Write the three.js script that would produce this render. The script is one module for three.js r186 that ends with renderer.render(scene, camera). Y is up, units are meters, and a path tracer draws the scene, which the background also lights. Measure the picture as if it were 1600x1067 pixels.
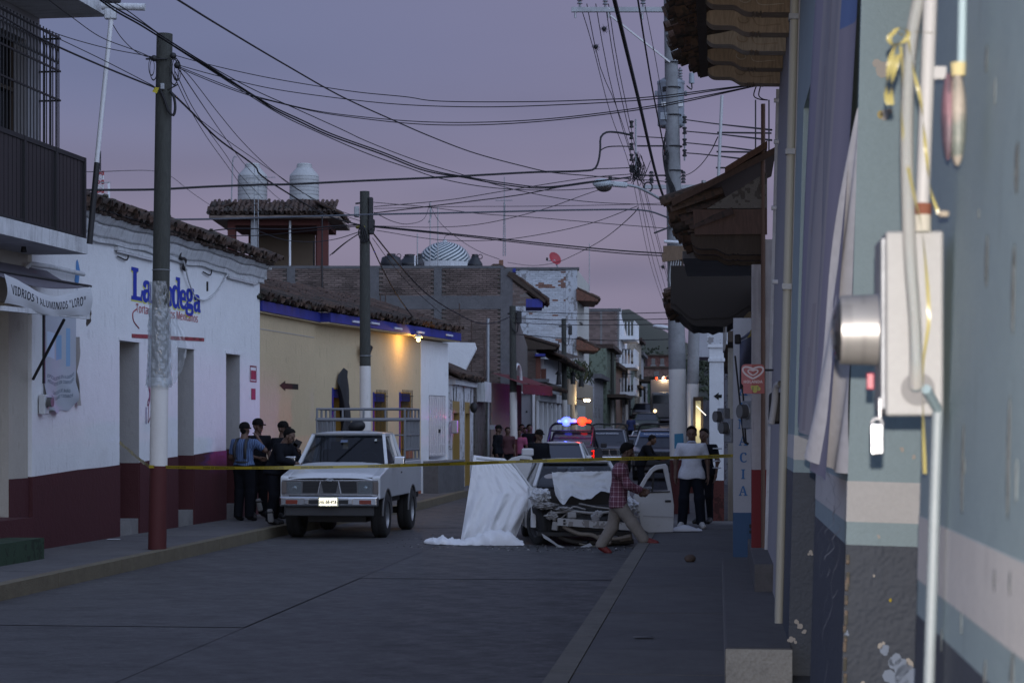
import * as THREE from 'three';
import { mergeGeometries } from 'three/addons/utils/BufferGeometryUtils.js';
import { RoundedBoxGeometry } from 'three/addons/geometries/RoundedBoxGeometry.js';
import { MarchingCubes } from 'three/addons/objects/MarchingCubes.js';
import { ImprovedNoise } from 'three/addons/math/ImprovedNoise.js';

// ---------------------------------------------------------------- camera, sky, sun, flash, exposure
const FPX = 3200, CX = 800, HY = 665, EYE = 1.89;      // focal length in photo pixels, image centre, horizon row, eye height
const scene = new THREE.Scene();
const camera = new THREE.PerspectiveCamera(2 * Math.atan(533.5 / FPX) * 180 / Math.PI, 1600 / 1067, 0.3, 4000);
camera.position.set(0, EYE, 0);
camera.lookAt(0, EYE, -10);
camera.setViewOffset(1600, 1067, 0, -(HY - 533.5), 1600, 1067);   // lens shifted up: verticals stay vertical
camera.focus = 23; camera.userData.fStop = 6.2;
camera.updateProjectionMatrix();
const renderer = new THREE.WebGLRenderer({ antialias: true });
renderer.setSize(1024, 682);
renderer.toneMapping = THREE.LinearToneMapping;
renderer.toneMappingExposure = 1;
renderer.shadowMap.enabled = true;

const V3 = (x, y, z) => new THREE.Vector3(x, y, z);
const clamp = (x, a = 0, b = 1) => Math.min(b, Math.max(a, x));
const sst = (a, b, x) => { const t = clamp((x - a) / (b - a)); return t * t * (3 - 2 * t); };
const lerp = (a, b, t) => a + (b - a) * t;
let seed = 7; const rnd = () => { seed = (seed * 1664525 + 1013904223) >>> 0; return seed / 4294967296; };
const rr = (a, b) => a + (b - a) * rnd();
const noise3 = new ImprovedNoise();
{ // ImprovedNoise is a fixed permutation: same scene each time
}
const fbm = (x, y, z = 0, o = 4) => { let s = 0, a = .5; for (let i = 0; i < o; i++) { s += a * noise3.noise(x, y, z); x *= 2.03; y *= 2.03; z *= 2.03; a *= .5; } return s; };

function makeSky() {   // dusk: blue-grey turning mauve towards the anti-solar horizon in view, bright afterglow behind the camera
  const W = 1024, H = 512, data = new Float32Array(W * H * 4);
  for (let j = 0; j < H; j++) for (let i = 0; i < W; i++) {
    const th = ((i + .5) / W - .5) * 2 * Math.PI, el = ((j + .5) / H - .5) * Math.PI;
    const x = Math.cos(th) * Math.cos(el), y = Math.sin(el), z = Math.sin(th) * Math.cos(el);
    const e = Math.max(0, el) * 180 / Math.PI;
    const az = Math.atan2(x, -z);                       // 0 straight ahead, positive to the right
    const pink = sst(-.25, .3, az) * (1 - sst(.9, 2.2, Math.abs(az)));
    // ahead
    let c = [.185, .168, .25];
    const mix = (d, t) => { c = c.map((v, k) => lerp(v, d[k], t)); };
    mix([.242, .214, .305], sst(0, 4.5, e));
    mix([lerp(.160, .238, pink), lerp(.186, .211, pink), lerp(.318, .322, pink)], sst(4.5, 10.5, e));
    mix([lerp(.150, .225, pink), lerp(.178, .204, pink), lerp(.305, .32, pink)], sst(10, 20, e));
    mix([.22, .28, .47], sst(16, 55, e));
    // behind: afterglow
    const ad = Math.abs(Math.atan2(Math.sin(az - 2.45), Math.cos(az - 2.45))), back = (1 - sst(.55, 1.55, ad)) * (1 - sst(44, 84, e));
    mix([1.05, 1.28, 1.8], back * .95);
    // thin cloud streaks, soft, over the whole sky
    const n = fbm(az * 3 + 5, e * .38, 3.1, 4) + .5 * fbm(az * 9, e * .9, 8.2, 3);
    const band = Math.exp(-Math.pow((e - 5) / 4.5, 2));
    const k = 1 + .34 * band * n;
    const k2 = sst(.12, .4, fbm(az * 5 + 2.2, e * .55 + 1, 1.7, 4)) * band * .45;
    c = c.map((v, q) => lerp(v * k, [.13, .14, .235][q], k2 * (1 - sst(9, 13, e))));
    const dn = el < 0 ? sst(0, -.12, el) : 0;
    mix([.05, .05, .06], dn);
    const p = (j * W + i) * 4; data[p] = c[0]; data[p + 1] = c[1]; data[p + 2] = c[2]; data[p + 3] = 1;
  }
  const t = new THREE.DataTexture(data, W, H, THREE.RGBAFormat, THREE.FloatType);
  t.mapping = THREE.EquirectangularReflectionMapping; t.magFilter = THREE.LinearFilter; t.minFilter = THREE.LinearFilter; t.needsUpdate = true;
  return t;
}
const sky = makeSky();
scene.background = sky; scene.environment = sky;
const sun = new THREE.DirectionalLight(0xffe2d0, 0.06);            // last glow of the set sun, behind the camera
sun.position.set(12, 16, 40); sun.target.position.set(-2, 0, -30);
sun.shadow.radius = 60; sun.castShadow = true;
Object.assign(sun.shadow.camera, { left: -60, right: 60, top: 60, bottom: -60, near: 1, far: 200 });
scene.add(sun, sun.target);

// ---------------------------------------------------------------- helpers
const ST = 0.1003, cST = Math.cos(ST), sST = Math.sin(ST);
const S = (t, y, s) => V3(s * sST + t * cST, y, -s * cST + t * sST);            // street frame: t to the right, s ahead
const P = (x, y, d) => V3((x - CX) / FPX * d, EYE - (y - HY) / FPX * d, -d);    // where a photo pixel lies at depth d
const sAt = (x, t) => { const k = (x - CX) / FPX; return t * (cST + k * sST) / (k * cST - sST); };
const gy = s => { s = Math.min(s, 200); return s < 86 ? 0 : s < 115 ? .042 * (s - 86) * (s - 86) / 58 : .609 + .042 * (s - 115); };   // the street climbs far off
const used = {};
const numbered = n => { const k = used[n] = (used[n] ?? -1) + 1; return k ? `${n}_${String(k).padStart(3, '0')}` : n; };
function tag(o, label, category, group) {
  o.userData.label = label; o.userData.category = category; if (group) o.userData.group = group; return o;
}
function thing(name, label, category, pos = [0, 0, 0], ry = 0, group) {
  const o = new THREE.Group(); o.name = numbered(name); scene.add(o);
  if (pos.isVector3) o.position.copy(pos); else o.position.set(...pos);
  o.rotation.y = ry; return tag(o, label, category, group);
}
function boxUV(g) {
  const p = g.attributes.position, n = p.count, uv = new Float32Array(n * 2), a = V3(), b = V3(), c = V3();
  for (let i = 0; i < n; i += 3) {
    a.fromBufferAttribute(p, i); b.fromBufferAttribute(p, i + 1); c.fromBufferAttribute(p, i + 2);
    const nx = Math.abs((b.y - a.y) * (c.z - a.z) - (b.z - a.z) * (c.y - a.y)), ny = Math.abs((b.z - a.z) * (c.x - a.x) - (b.x - a.x) * (c.z - a.z)), nz = Math.abs((b.x - a.x) * (c.y - a.y) - (b.y - a.y) * (c.x - a.x));
    const q = nx > ny && nx > nz ? 0 : ny > nz ? 1 : 2;
    [a, b, c].forEach((v, k) => { uv[(i + k) * 2] = q === 0 ? v.z : v.x; uv[(i + k) * 2 + 1] = q === 1 ? v.z : v.y; });
  }
  g.setAttribute('uv', new THREE.BufferAttribute(uv, 2)); return g;
}
const M4 = (x = 0, y = 0, z = 0, rx = 0, ry = 0, rz = 0, sx = 1, sy = 1, sz = 1) => new THREE.Matrix4().compose(V3(x, y, z), new THREE.Quaternion().setFromEuler(new THREE.Euler(rx, ry, rz, 'YXZ')), V3(sx, sy, sz));
const clean = (g, keep) => {
  let q = g.index ? g.toNonIndexed() : g.clone();
  for (const k of Object.keys(q.attributes)) if (!['position', 'normal', 'uv'].includes(k)) q.deleteAttribute(k);
  if (!q.attributes.normal) q.computeVertexNormals();
  if (!keep || !q.attributes.uv) boxUV(q);
  q.morphAttributes = {}; return q;
};
class MB {
  constructor(keep) { this.g = []; this.keep = keep; }
  add(g, m) { const q = clean(g, this.keep); if (m) { q.applyMatrix4(m); if (!this.keep) boxUV(q); } this.g.push(q); return this; }
  box(w, h, d, x, y, z, rx, ry, rz) { return this.add(new THREE.BoxGeometry(w, h, d), M4(x, y, z, rx, ry, rz)); }
  // box between two corners
  bb(x0, y0, z0, x1, y1, z1) { return this.box(Math.abs(x1 - x0), Math.abs(y1 - y0), Math.abs(z1 - z0), (x0 + x1) / 2, (y0 + y1) / 2, (z0 + z1) / 2); }
  rbox(w, h, d, r, x, y, z, rx, ry, rz, seg = 2) { return this.add(new RoundedBoxGeometry(w, h, d, seg, r), M4(x, y, z, rx, ry, rz)); }
  cyl(r0, r1, h, x, y, z, rx, ry, rz, n = 16, open = false) { return this.add(new THREE.CylinderGeometry(r1, r0, h, n, 1, open), M4(x, y, z, rx, ry, rz)); }
  sph(r, x, y, z, sx = 1, sy = 1, sz = 1, n = 12) { return this.add(new THREE.SphereGeometry(r, n, Math.ceil(n * .7)), M4(x, y, z, 0, 0, 0, sx, sy, sz)); }
  bar(a, b, r, n = 8, r2) { // round bar between points
    const d = b.clone().sub(a), L = d.length(), q = new THREE.Quaternion().setFromUnitVectors(V3(0, 1, 0), d.clone().normalize());
    return this.add(new THREE.CylinderGeometry(r2 ?? r, r, L, n), new THREE.Matrix4().compose(a.clone().add(b).multiplyScalar(.5), q, V3(1, 1, 1)));
  }
  beam(a, b, w, h, up = V3(0, 1, 0)) { // rectangular bar between points
    const d = b.clone().sub(a), L = d.length(), z = d.clone().normalize(), x = up.clone().cross(z).normalize(), y = z.clone().cross(x);
    const m = new THREE.Matrix4().makeBasis(x, y, z).setPosition(a.clone().add(b).multiplyScalar(.5));
    return this.add(new THREE.BoxGeometry(w, h, L), m);
  }
  tube(pts, r, seg = 24, n = 6, closed = false) { return this.add(new THREE.TubeGeometry(new THREE.CatmullRomCurve3(pts.map(p => p.isVector3 ? p : V3(...p)), closed), seg, r, n, closed)); }
  lathe(pts, n = 24, m) { return this.add(new THREE.LatheGeometry(pts.map(p => new THREE.Vector2(...p)), n), m); }
  ext(pts, depth, m, bevel = 0, holes = []) { // extruded polygon in xy, along +z
    const s = new THREE.Shape(pts.map(p => new THREE.Vector2(...p)));
    for (const h of holes) s.holes.push(h.isPath ? h : new THREE.Path(h.map(p => new THREE.Vector2(...p))));
    return this.add(new THREE.ExtrudeGeometry(s, { depth, bevelEnabled: bevel > 0, bevelThickness: bevel, bevelSize: bevel, bevelOffset: -bevel, bevelSegments: 2, curveSegments: 14 }), m);
  }
  quad(a, b, c, d) { // two triangles
    const g = new THREE.BufferGeometry(); const f = [a, b, c, a, c, d].flatMap(v => v.isVector3 ? v.toArray() : v);
    g.setAttribute('position', new THREE.Float32BufferAttribute(f, 3)); g.computeVertexNormals(); return this.add(g);
  }
  grid(nu, nv, f, smooth = true) { // surface f(u,v) -> [x,y,z]
    const pos = [], uv = [], idx = [];
    for (let j = 0; j <= nv; j++) for (let i = 0; i <= nu; i++) { pos.push(...f(i / nu, j / nv)); uv.push(i / nu, j / nv); }
    for (let j = 0; j < nv; j++) for (let i = 0; i < nu; i++) { const a = j * (nu + 1) + i, b = a + 1, c = a + nu + 1, d = c + 1; idx.push(a, b, d, a, d, c); }
    let g = new THREE.BufferGeometry(); g.setAttribute('position', new THREE.Float32BufferAttribute(pos, 3)); g.setAttribute('uv', new THREE.Float32BufferAttribute(uv, 2)); g.setIndex(idx);
    g.computeVertexNormals(); return this.add(g);
  }
  geo() { return this.g.length === 1 ? this.g[0] : mergeGeometries(this.g); }
  build(name, mat, parent) { const m = new THREE.Mesh(this.geo(), mat); m.name = parent ? name : numbered(name); (parent ?? scene).add(m); return m; }
}
const mb = k => new MB(k);
function struct(name, m, mat) { const o = m.build(name, mat); o.userData.kind = 'structure'; o.userData.label = name.replace(/_/g, ' '); return o; }
// a vertical plane through two ground points; local x runs p0 -> p1, z points to the viewer's side
function frame(p0, p1) {
  const dx = p1.x - p0.x, dz = p1.z - p0.z, len = Math.hypot(dx, dz), c = dx / len, s = -dz / len, th = Math.atan2(s, c);
  const f = { p0, th, len };
  f.u = (x, zo = 0) => { // photo column -> local x on the plane pushed out by zo
    const k = (x - CX) / FPX, ox = p0.x + s * zo, oz = p0.z + c * zo;   // local z axis = (s,0,c)
    return (-k * oz - ox) / (c - k * s);
  };
  f.d = (u, zo = 0) => -(p0.z + c * zo - s * u);
  f.y = (x, y, zo = 0) => EYE - (y - HY) / FPX * f.d(f.u(x, zo), zo);
  f.uy = (x, y, zo = 0) => [f.u(x, zo), f.y(x, y, zo)];
  f.at = (u, y, z = 0) => V3(p0.x + c * u + s * z, y, p0.z - s * u + c * z);
  f.thing = (name, label, cat, group) => thing(name, label, cat, [p0.x, 0, p0.z], th, group);
  return f;
}
// wall slab with openings: x0..x1, y0..y1, face at z0, thickness going back
function wallG(m, x0, x1, y0, y1, holes = [], z0 = 0, th = .3, y0b = y0, y1b = y1) {
  const hs = holes.map(h => [[h[0], h[1]], [h[2], h[1]], [h[2], h[3]], [h[0], h[3]]]);
  return m.ext([[x0, y0], [x1, y0b], [x1, y1b], [x0, y1]], th, M4(0, 0, z0 - th), 0, hs);
}
// wall with door openings that cut its lower edge: piers between them and a band above
function wallDoors(m, x0, x1, y0, y1, doors, z0 = 0, th = .3, y1b = y1) {
  const pts = [[x0, y0]];
  for (const [a, b, top] of doors) pts.push([a, y0], [a, top], [b, top], [b, y0]);
  pts.push([x1, y0], [x1, y1b], [x0, y1]);
  return m.ext(pts, th, M4(0, 0, z0 - th));
}

// ---------------------------------------------------------------- textures (grain, patches, wear) and materials
function tex(w, h, f, srgb = false, rep = 1) {
  const d = new Uint8Array(w * h * 4);
  for (let j = 0; j < h; j++) for (let i = 0; i < w; i++) { const c = f(i / w, j / h, i, j), p = (j * w + i) * 4; const q = typeof c === 'number' ? [c, c, c] : c; for (let k = 0; k < 3; k++) d[p + k] = clamp(q[k]) * 255; d[p + 3] = 255; }
  const t = new THREE.DataTexture(d, w, h); t.wrapS = t.wrapT = THREE.RepeatWrapping; t.magFilter = THREE.LinearFilter; t.minFilter = THREE.LinearMipmapLinearFilter; t.generateMipmaps = true;
  t.colorSpace = srgb ? THREE.SRGBColorSpace : THREE.NoColorSpace; t.repeat.set(rep, rep); t.needsUpdate = true; return t;
}
// tileable value noise
function vnoise(n, sd) { let s = sd; const a = Float32Array.from({ length: n * n }, () => { s = (s * 1664525 + 1013904223) >>> 0; return s / 4294967296; });
  return (u, v) => { const x = ((u % 1) + 1) % 1 * n, y = ((v % 1) + 1) % 1 * n, i = Math.floor(x), j = Math.floor(y), fx = x - i, fy = y - j, sx = fx * fx * (3 - 2 * fx), sy = fy * fy * (3 - 2 * fy), i1 = (i + 1) % n, j1 = (j + 1) % n;
    return lerp(lerp(a[j % n * n + i % n], a[j % n * n + i1], sx), lerp(a[j1 * n + i % n], a[j1 * n + i1], sx), sy); }; }
const N8 = vnoise(8, 11), N16 = vnoise(16, 12), N32 = vnoise(32, 13), N64 = vnoise(64, 14), N128 = vnoise(128, 15), N256 = vnoise(256, 16);
const fb = (u, v) => .35 * N8(u, v) + .25 * N16(u, v) + .18 * N32(u, v) + .12 * N64(u, v) + .1 * N128(u, v);
const T = {};
T.plaster = tex(512, 512, (u, v) => { const p = fb(u, v), g = N256(u, v), st = N64(u * 1, v * .12 + .3) * N16(u, v); return .93 + .12 * (p - .5) + .06 * (g - .5) - .1 * sst(.5, .72, st) - (N32(u + .3, v + .7) > .95 ? .12 * N128(u, v) : 0); }, false, 1 / 2.6);
T.concrete = tex(512, 512, (u, v) => { const p = fb(u, v), g = N256(u, v), q = N32(u + .21, v + .4); return .84 + .42 * (p - .5) + .16 * (g - .5) - .12 * sst(.62, .8, q) * N64(u, v); }, false, 1 / 2.2);
T.road = tex(1024, 1024, (u, v) => { const p = fb(u, v), g = N256(u, v), g2 = N256(u * 2, v * 2), pat = sst(.55, .68, .6 * N8(u + .3, v * 3) + .4 * N32(u, v * 3)); return .86 + .34 * (p - .5) + .3 * (g - .5) + .16 * (g2 - .5) - .22 * pat * (.6 + .4 * N64(u, v)); }, false, 1 / 6.3);
T.wood = tex(512, 512, (u, v) => { const s = N256(u, v * .06) * .5 + N64(u + .1 * N8(u, v), v * .08) * .5; return [.8 + .5 * (s - .5), .8 + .5 * (s - .5), .78 + .5 * (s - .5)]; }, false, 1 / .9);
T.clay = tex(256, 256, (u, v) => { const p = N8(u, v) * .5 + N32(u, v) * .3 + N128(u, v) * .2, l = sst(.52, .7, N16(u + .4, v)); return [.72 + .5 * (p - .5) - .3 * l, .72 + .5 * (p - .5) - .22 * l, .72 + .5 * (p - .5) - .2 * l]; }, false, 1 / .5);
T.peel = tex(512, 512, (u, v) => { const p = fb(u, v), ch = sst(.60, .64, .55 * N16(u, v * .7) + .45 * N64(u, v)); const b = .92 + .14 * (p - .5); return [b - .45 * ch, b - .48 * ch, b - .5 * ch]; }, false, 1 / 2);
T.grime = tex(512, 512, (u, v) => { const p = fb(u, v), st = N128(u, v * .08) * .6 + N32(u, v * .2) * .4; return .86 + .35 * (p - .5) - .16 * sst(.5, .75, st); }, false, 1 / 2.4);
T.cloth = tex(256, 256, (u, v) => .9 + .1 * Math.sin(u * 256 * 1.57) * Math.sin(v * 256 * 1.57) + .12 * (N16(u, v) - .5), false, 1 / .35);
T.bGrain = tex(512, 512, (u, v) => .5 * N256(u, v) + .3 * N64(u, v) + .2 * N16(u, v), false, 1 / 1.3);
T.bRough = tex(512, 512, (u, v) => .35 * N128(u, v) + .35 * N32(u, v) + .3 * N8(u, v), false, 1 / 1.8);
T.rVar = tex(256, 256, (u, v) => .75 + .5 * (fb(u, v) - .5), false, 1 / 1.7);
const col = c => Array.isArray(c) ? new THREE.Color().setRGB(...c) : new THREE.Color(c);
function mat(c, o = {}) {
  const K = o.phys ? THREE.MeshPhysicalMaterial : THREE.MeshStandardMaterial; const { map, bump, bs, rough = .85, metal = 0, phys, ...x } = o;
  const m = new K({ color: col(c), roughness: rough, metalness: metal, ...x });
  if (map) m.map = T[map] ?? map; if (bump) { m.bumpMap = T[bump]; m.bumpScale = bs ?? .004; }
  return m;
}
const K = {
  white: mat([.74, .76, .78], { map: 'plaster', bump: 'bRough', bs: .006 }),
  whiteOld: mat([.62, .64, .66], { map: 'grime', bump: 'bRough', bs: .008 }),
  whitePeel: mat([.58, .60, .63], { map: 'peel', bump: 'bRough', bs: .008 }),
  cream: mat([.42, .39, .34], { map: 'plaster', bump: 'bRough', bs: .005 }),
  greyBeige: mat([.36, .36, .36], { map: 'plaster', bump: 'bRough', bs: .005 }),
  maroon: mat([.062, .011, .015], { map: 'plaster', bump: 'bRough', bs: .005, rough: .7 }),
  yellow: mat([.56, .455, .285], { map: 'plaster', bump: 'bRough', bs: .006 }),
  blueEave: mat([.018, .028, .26], { map: 'grime', rough: .6 }),
  conc: mat([.22, .215, .21], { map: 'concrete', bump: 'bGrain', bs: .004 }),
  concDark: mat([.13, .13, .135], { map: 'concrete', bump: 'bGrain', bs: .005 }),
  kerb: mat([.17, .145, .095], { map: 'concrete', bump: 'bGrain', bs: .006 }),
  road: mat([.070, .069, .071], { map: 'road', bump: 'bGrain', bs: .004, roughnessMap: T.rVar, rough: .95 }),
  walk: mat([.112, .110, .113], { map: 'concrete', bump: 'bGrain', bs: .004 }),
  earth: mat([.08, .075, .06], { map: 'concrete' }),
  poleWood: mat([.055, .058, .052], { map: 'wood', bump: 'bGrain', bs: .004 }),
  poleConc: mat([.26, .27, .28], { map: 'concrete', bump: 'bGrain', bs: .003 }),
  polePaint: mat([.68, .66, .63], { map: 'plaster', bump: 'bGrain', bs: .003 }),
  poleRed: mat([.075, .012, .012], { map: 'plaster', rough: .75 }),
  black: mat([.012, .012, .014], { rough: .6 }), blackM: mat([.016, .016, .018], { rough: .45, metal: .2 }),
  wire: mat([.008, .008, .01], { rough: .7 }),
  steel: mat([.36, .37, .38], { rough: .4, metal: .8 }), galv: mat([.38, .40, .42], { rough: .55, metal: .5, map: 'concrete' }),
  chrome: mat([.62, .63, .65], { rough: .16, metal: 1 }),
  wood: mat([.17, .115, .075], { map: 'wood', bump: 'bGrain', bs: .004 }), woodDark: mat([.06, .042, .03], { map: 'wood', bump: 'bGrain', bs: .004 }),
  rubber: mat([.018, .018, .019], { rough: .85, bump: 'bGrain', bs: .002 }),
  glass: mat([.32, .35, .38], { phys: true, rough: .03, transmission: 1, thickness: 0 }),
  glassDark: mat([.012, .013, .016], { rough: .06 }),
  brickA: mat([.26, .15, .115], { map: 'clay' }), mortar: mat([.2, .18, .165], { map: 'concrete' }),
  brown: mat([.2, .1, .065], { map: 'plaster' }), redPaint: mat([.22, .03, .028], { map: 'plaster' }),
};
const clayM = [[.105, .062, .046], [.085, .055, .043], [.125, .078, .055], [.07, .052, .043]].map(c => mat(c, { map: 'clay', bump: 'bGrain', bs: .004, rough: .95 }));
// text or print on a canvas; draws with transparent ground unless bg is given
function print(w, h, draw, o = {}) {
  const cv = document.createElement('canvas'); cv.width = w; cv.height = h; const c = cv.getContext('2d');
  if (o.bg) { c.fillStyle = o.bg; c.fillRect(0, 0, w, h); }
  draw(c, w, h); const t = new THREE.CanvasTexture(cv); t.colorSpace = THREE.SRGBColorSpace;
  return new THREE.MeshStandardMaterial({ map: t, roughness: o.rough ?? .8, transparent: !o.bg, alphaTest: 0, side: o.bg ? THREE.FrontSide : THREE.DoubleSide });
}
function decal(parent, name, m, w, h, x, y, z, ry = 0, rx = 0, rz = 0) {
  const o = new THREE.Mesh(new THREE.PlaneGeometry(w, h), m); o.name = parent ? name : numbered(name); o.position.set(x, y, z); o.rotation.set(rx, ry, rz, 'YXZ'); (parent ?? scene).add(o); return o;
}
// barrel roof tiles: half pipes, covers over channels; the first `most` are parts, the rest one stuff part
const tileG = [0, 1, 2].map(k => { const m = mb(), r0 = .085 + .006 * k, r1 = .068 + .005 * k, L = .46, th = .013, n = 7, f = (u, v, rin) => { const a = Math.PI * u, r = lerp(r0, r1, v) - rin, wob = .004 * Math.sin(u * 7 + k * 2 + v * 3); return [-(r + wob) * Math.cos(a), (r + wob) * Math.sin(a) - .01, -v * L]; };
  m.grid(n, 2, (u, v) => f(1 - u, v, 0)); m.grid(n, 2, (u, v) => f(u, v, th)); m.grid(n, 1, (u, v) => f(u, 0, v * th)); m.grid(1, 2, (u, v) => f(0, v, u * th)); m.grid(1, 2, (u, v) => f(1, v, th - u * th)); return m.geo(); });
let tileBudget = {};
function tileRoof(parent, { o, along, up, nx, ny, px = .2, py = .36, most = 150, rag = 1 }) {
  const A = along.clone().normalize(), U = up.clone().normalize(), Nn = A.clone().cross(U).normalize(), rest = [];  // local tile: x along eave, y normal, -z up the slope
  if (Nn.y < 0) Nn.negate();
  let n = 0;
  for (let j = 0; j < ny; j++) for (let i = 0; i < nx * 2; i++) {
    const cover = i % 2 === 1, B = new THREE.Matrix4().makeBasis(A.clone().multiplyScalar(cover ? 1 : -1), Nn.clone().multiplyScalar(cover ? 1 : -1), U.clone().negate());
    const p = o.clone().addScaledVector(A, (i + .5) * px / 2 + rr(-.02, .02) * rag).addScaledVector(U, j * py + rr(-.06, .05) * rag).addScaledVector(Nn, (cover ? .075 : .07) + rr(-.012, .012) * rag + .012);
    const q = M4(0, 0, 0, rr(-.05, .05) * rag, rr(-.1, .1) * rag, rr(-.12, .12) * rag); q.premultiply(B).setPosition(p);
    const v = Math.floor(rr(0, 3)), c = Math.floor(rr(0, 4));
    if (n++ < most) { const t = new THREE.Mesh(tileG[v], clayM[c]); t.name = 'roof_tile'; t.matrixAutoUpdate = true; q.decompose(t.position, t.quaternion, t.scale); parent.add(t); }
    else rest.push(q);
  }
  if (rest.length) { const im = new THREE.InstancedMesh(tileG[0], clayM[0], rest.length); rest.forEach((q, i) => { im.setMatrixAt(i, q); im.setColorAt(i, new THREE.Color().setScalar(rr(.7, 1.35))); }); im.name = 'roof_tiles'; im.userData.kind = 'stuff'; parent.add(im); }
}
// brickwork on a local xy plane: real bricks in recessed mortar, one stuff part
function bricks(parent, x0, x1, y0, y1, z, colf, skip = () => false, bw = .25, bh = .072) {
  const g = clean(new THREE.BoxGeometry(1, 1, 1)), list = []; const nr = Math.floor((y1 - y0) / bh);
  for (let j = 0; j < nr; j++) for (let x = x0 - (j % 2) * bw / 2; x < x1; x += bw) {
    const a = Math.max(x, x0) + .006, b = Math.min(x + bw, x1) - .006, y = y0 + (j + .5) * bh; if (b - a < .03 || skip((a + b) / 2, y)) continue;
    list.push([M4((a + b) / 2, y + rr(-.004, .004), z + rr(-.006, .006), 0, rr(-.02, .02), rr(-.012, .012), b - a, bh - .014 - rr(0, .006), .05), colf((a + b) / 2, y)]);
  }
  const im = new THREE.InstancedMesh(g, mat([1, 1, 1], { rough: .95 }), list.length);
  list.forEach(([q, c], i) => { im.setMatrixAt(i, q); im.setColorAt(i, col(c)); }); im.name = 'bricks'; im.userData.kind = 'stuff'; parent.add(im); return im;
}
// ---------------------------------------------------------------- ground, road, kerbs, pavements
const lin = (pts, s) => { if (s <= pts[0][0]) return pts[0][1]; for (let i = 1; i < pts.length; i++) if (s <= pts[i][0]) return lerp(pts[i - 1][1], pts[i][1], (s - pts[i - 1][0]) / (pts[i][0] - pts[i - 1][0])); return pts[pts.length - 1][1]; };
const kerbL = s => lin([[0, -7.78], [22, -7.67], [35, -7.43], [46, -6.62], [60, -6.6], [100, -6.4], [230, -6.4]], s);
const KR = -1.17, MID = -4.41, WH = .17;
function structGroup(name, label) { const g = new THREE.Group(); g.name = name; g.userData = { kind: 'structure', label }; scene.add(g); return g; }
{ // base ground, one sheet to the horizon
  const m = mb(); m.grid(24, 90, (u, v) => { const t = lerp(-500, 500, u), s = -60 + 1600 * v * v; const p = S(t, gy(Math.min(s, 200)) - .06 - (s > 220 ? 0 : 0), s); return p.toArray(); });
  struct('ground', m, K.earth);
}
{ const road = structGroup('road', 'worn grey concrete street');
  const shades = [K.road, mat([.066, .065, .067], { map: 'road', bump: 'bGrain', bs: .004, roughnessMap: T.rVar, rough: .95 }), mat([.075, .074, .075], { map: 'road', bump: 'bGrain', bs: .004, roughnessMap: T.rVar, rough: .95 })];
  let n = 0;
  for (let s = -6; s < 204; ) { const L = s < 70 ? 6.2 : 12, e = Math.min(s + L, 206), g = .007;
    for (const side of [0, 1]) { const m = mb(), k = Math.max(1, Math.round((e - s) / 2));
      m.grid(2, k, (u, v) => { const ss = lerp(s + g, e - g, v), a = side ? MID + g : kerbL(ss) - .02, b = side ? KR + .02 : MID - g; return S(lerp(a, b, u), gy(ss) + .004 * (s < 70 ? (n % 3) * .5 : 0), ss).toArray(); });
      m.build('concrete_slab', shades[n++ * 7 % 3], road); }
    s = e; }
  const b = mb(); b.grid(1, 60, (u, v) => { const s = lerp(-8, 206, v); return S(lerp(-8, KR + .1, u), gy(s) - .02, s).toArray(); }); b.build('joint_filler', mat([.046, .045, .046], { map: 'road' }), road);
}
function strip(m, s0, s1, ta, tb, y, thick, n) { // solid strip following the street between ta(s) and tb(s)
  const f = (u, v, yy) => { const s = lerp(s0, s1, v); return S(lerp(ta(s), tb(s), u), gy(s) + yy, s).toArray(); };
  m.grid(1, n, (u, v) => f(u, v, y)); m.grid(1, n, (u, v) => { const s = lerp(s0, s1, v); return S(tb(s), gy(s) + lerp(y, y - thick, u), s).toArray(); }); m.grid(1, n, (u, v) => { const s = lerp(s0, s1, v); return S(ta(s), gy(s) + lerp(y - thick, y, u), s).toArray(); });
  for (const [s, a] of [[s0, 0], [s1, 1]]) { const q = [S(ta(s), gy(s) + y - thick, s), S(tb(s), gy(s) + y - thick, s), S(tb(s), gy(s) + y, s), S(ta(s), gy(s) + y, s)]; if (a) q.reverse(); m.quad(...q); }
}
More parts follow.
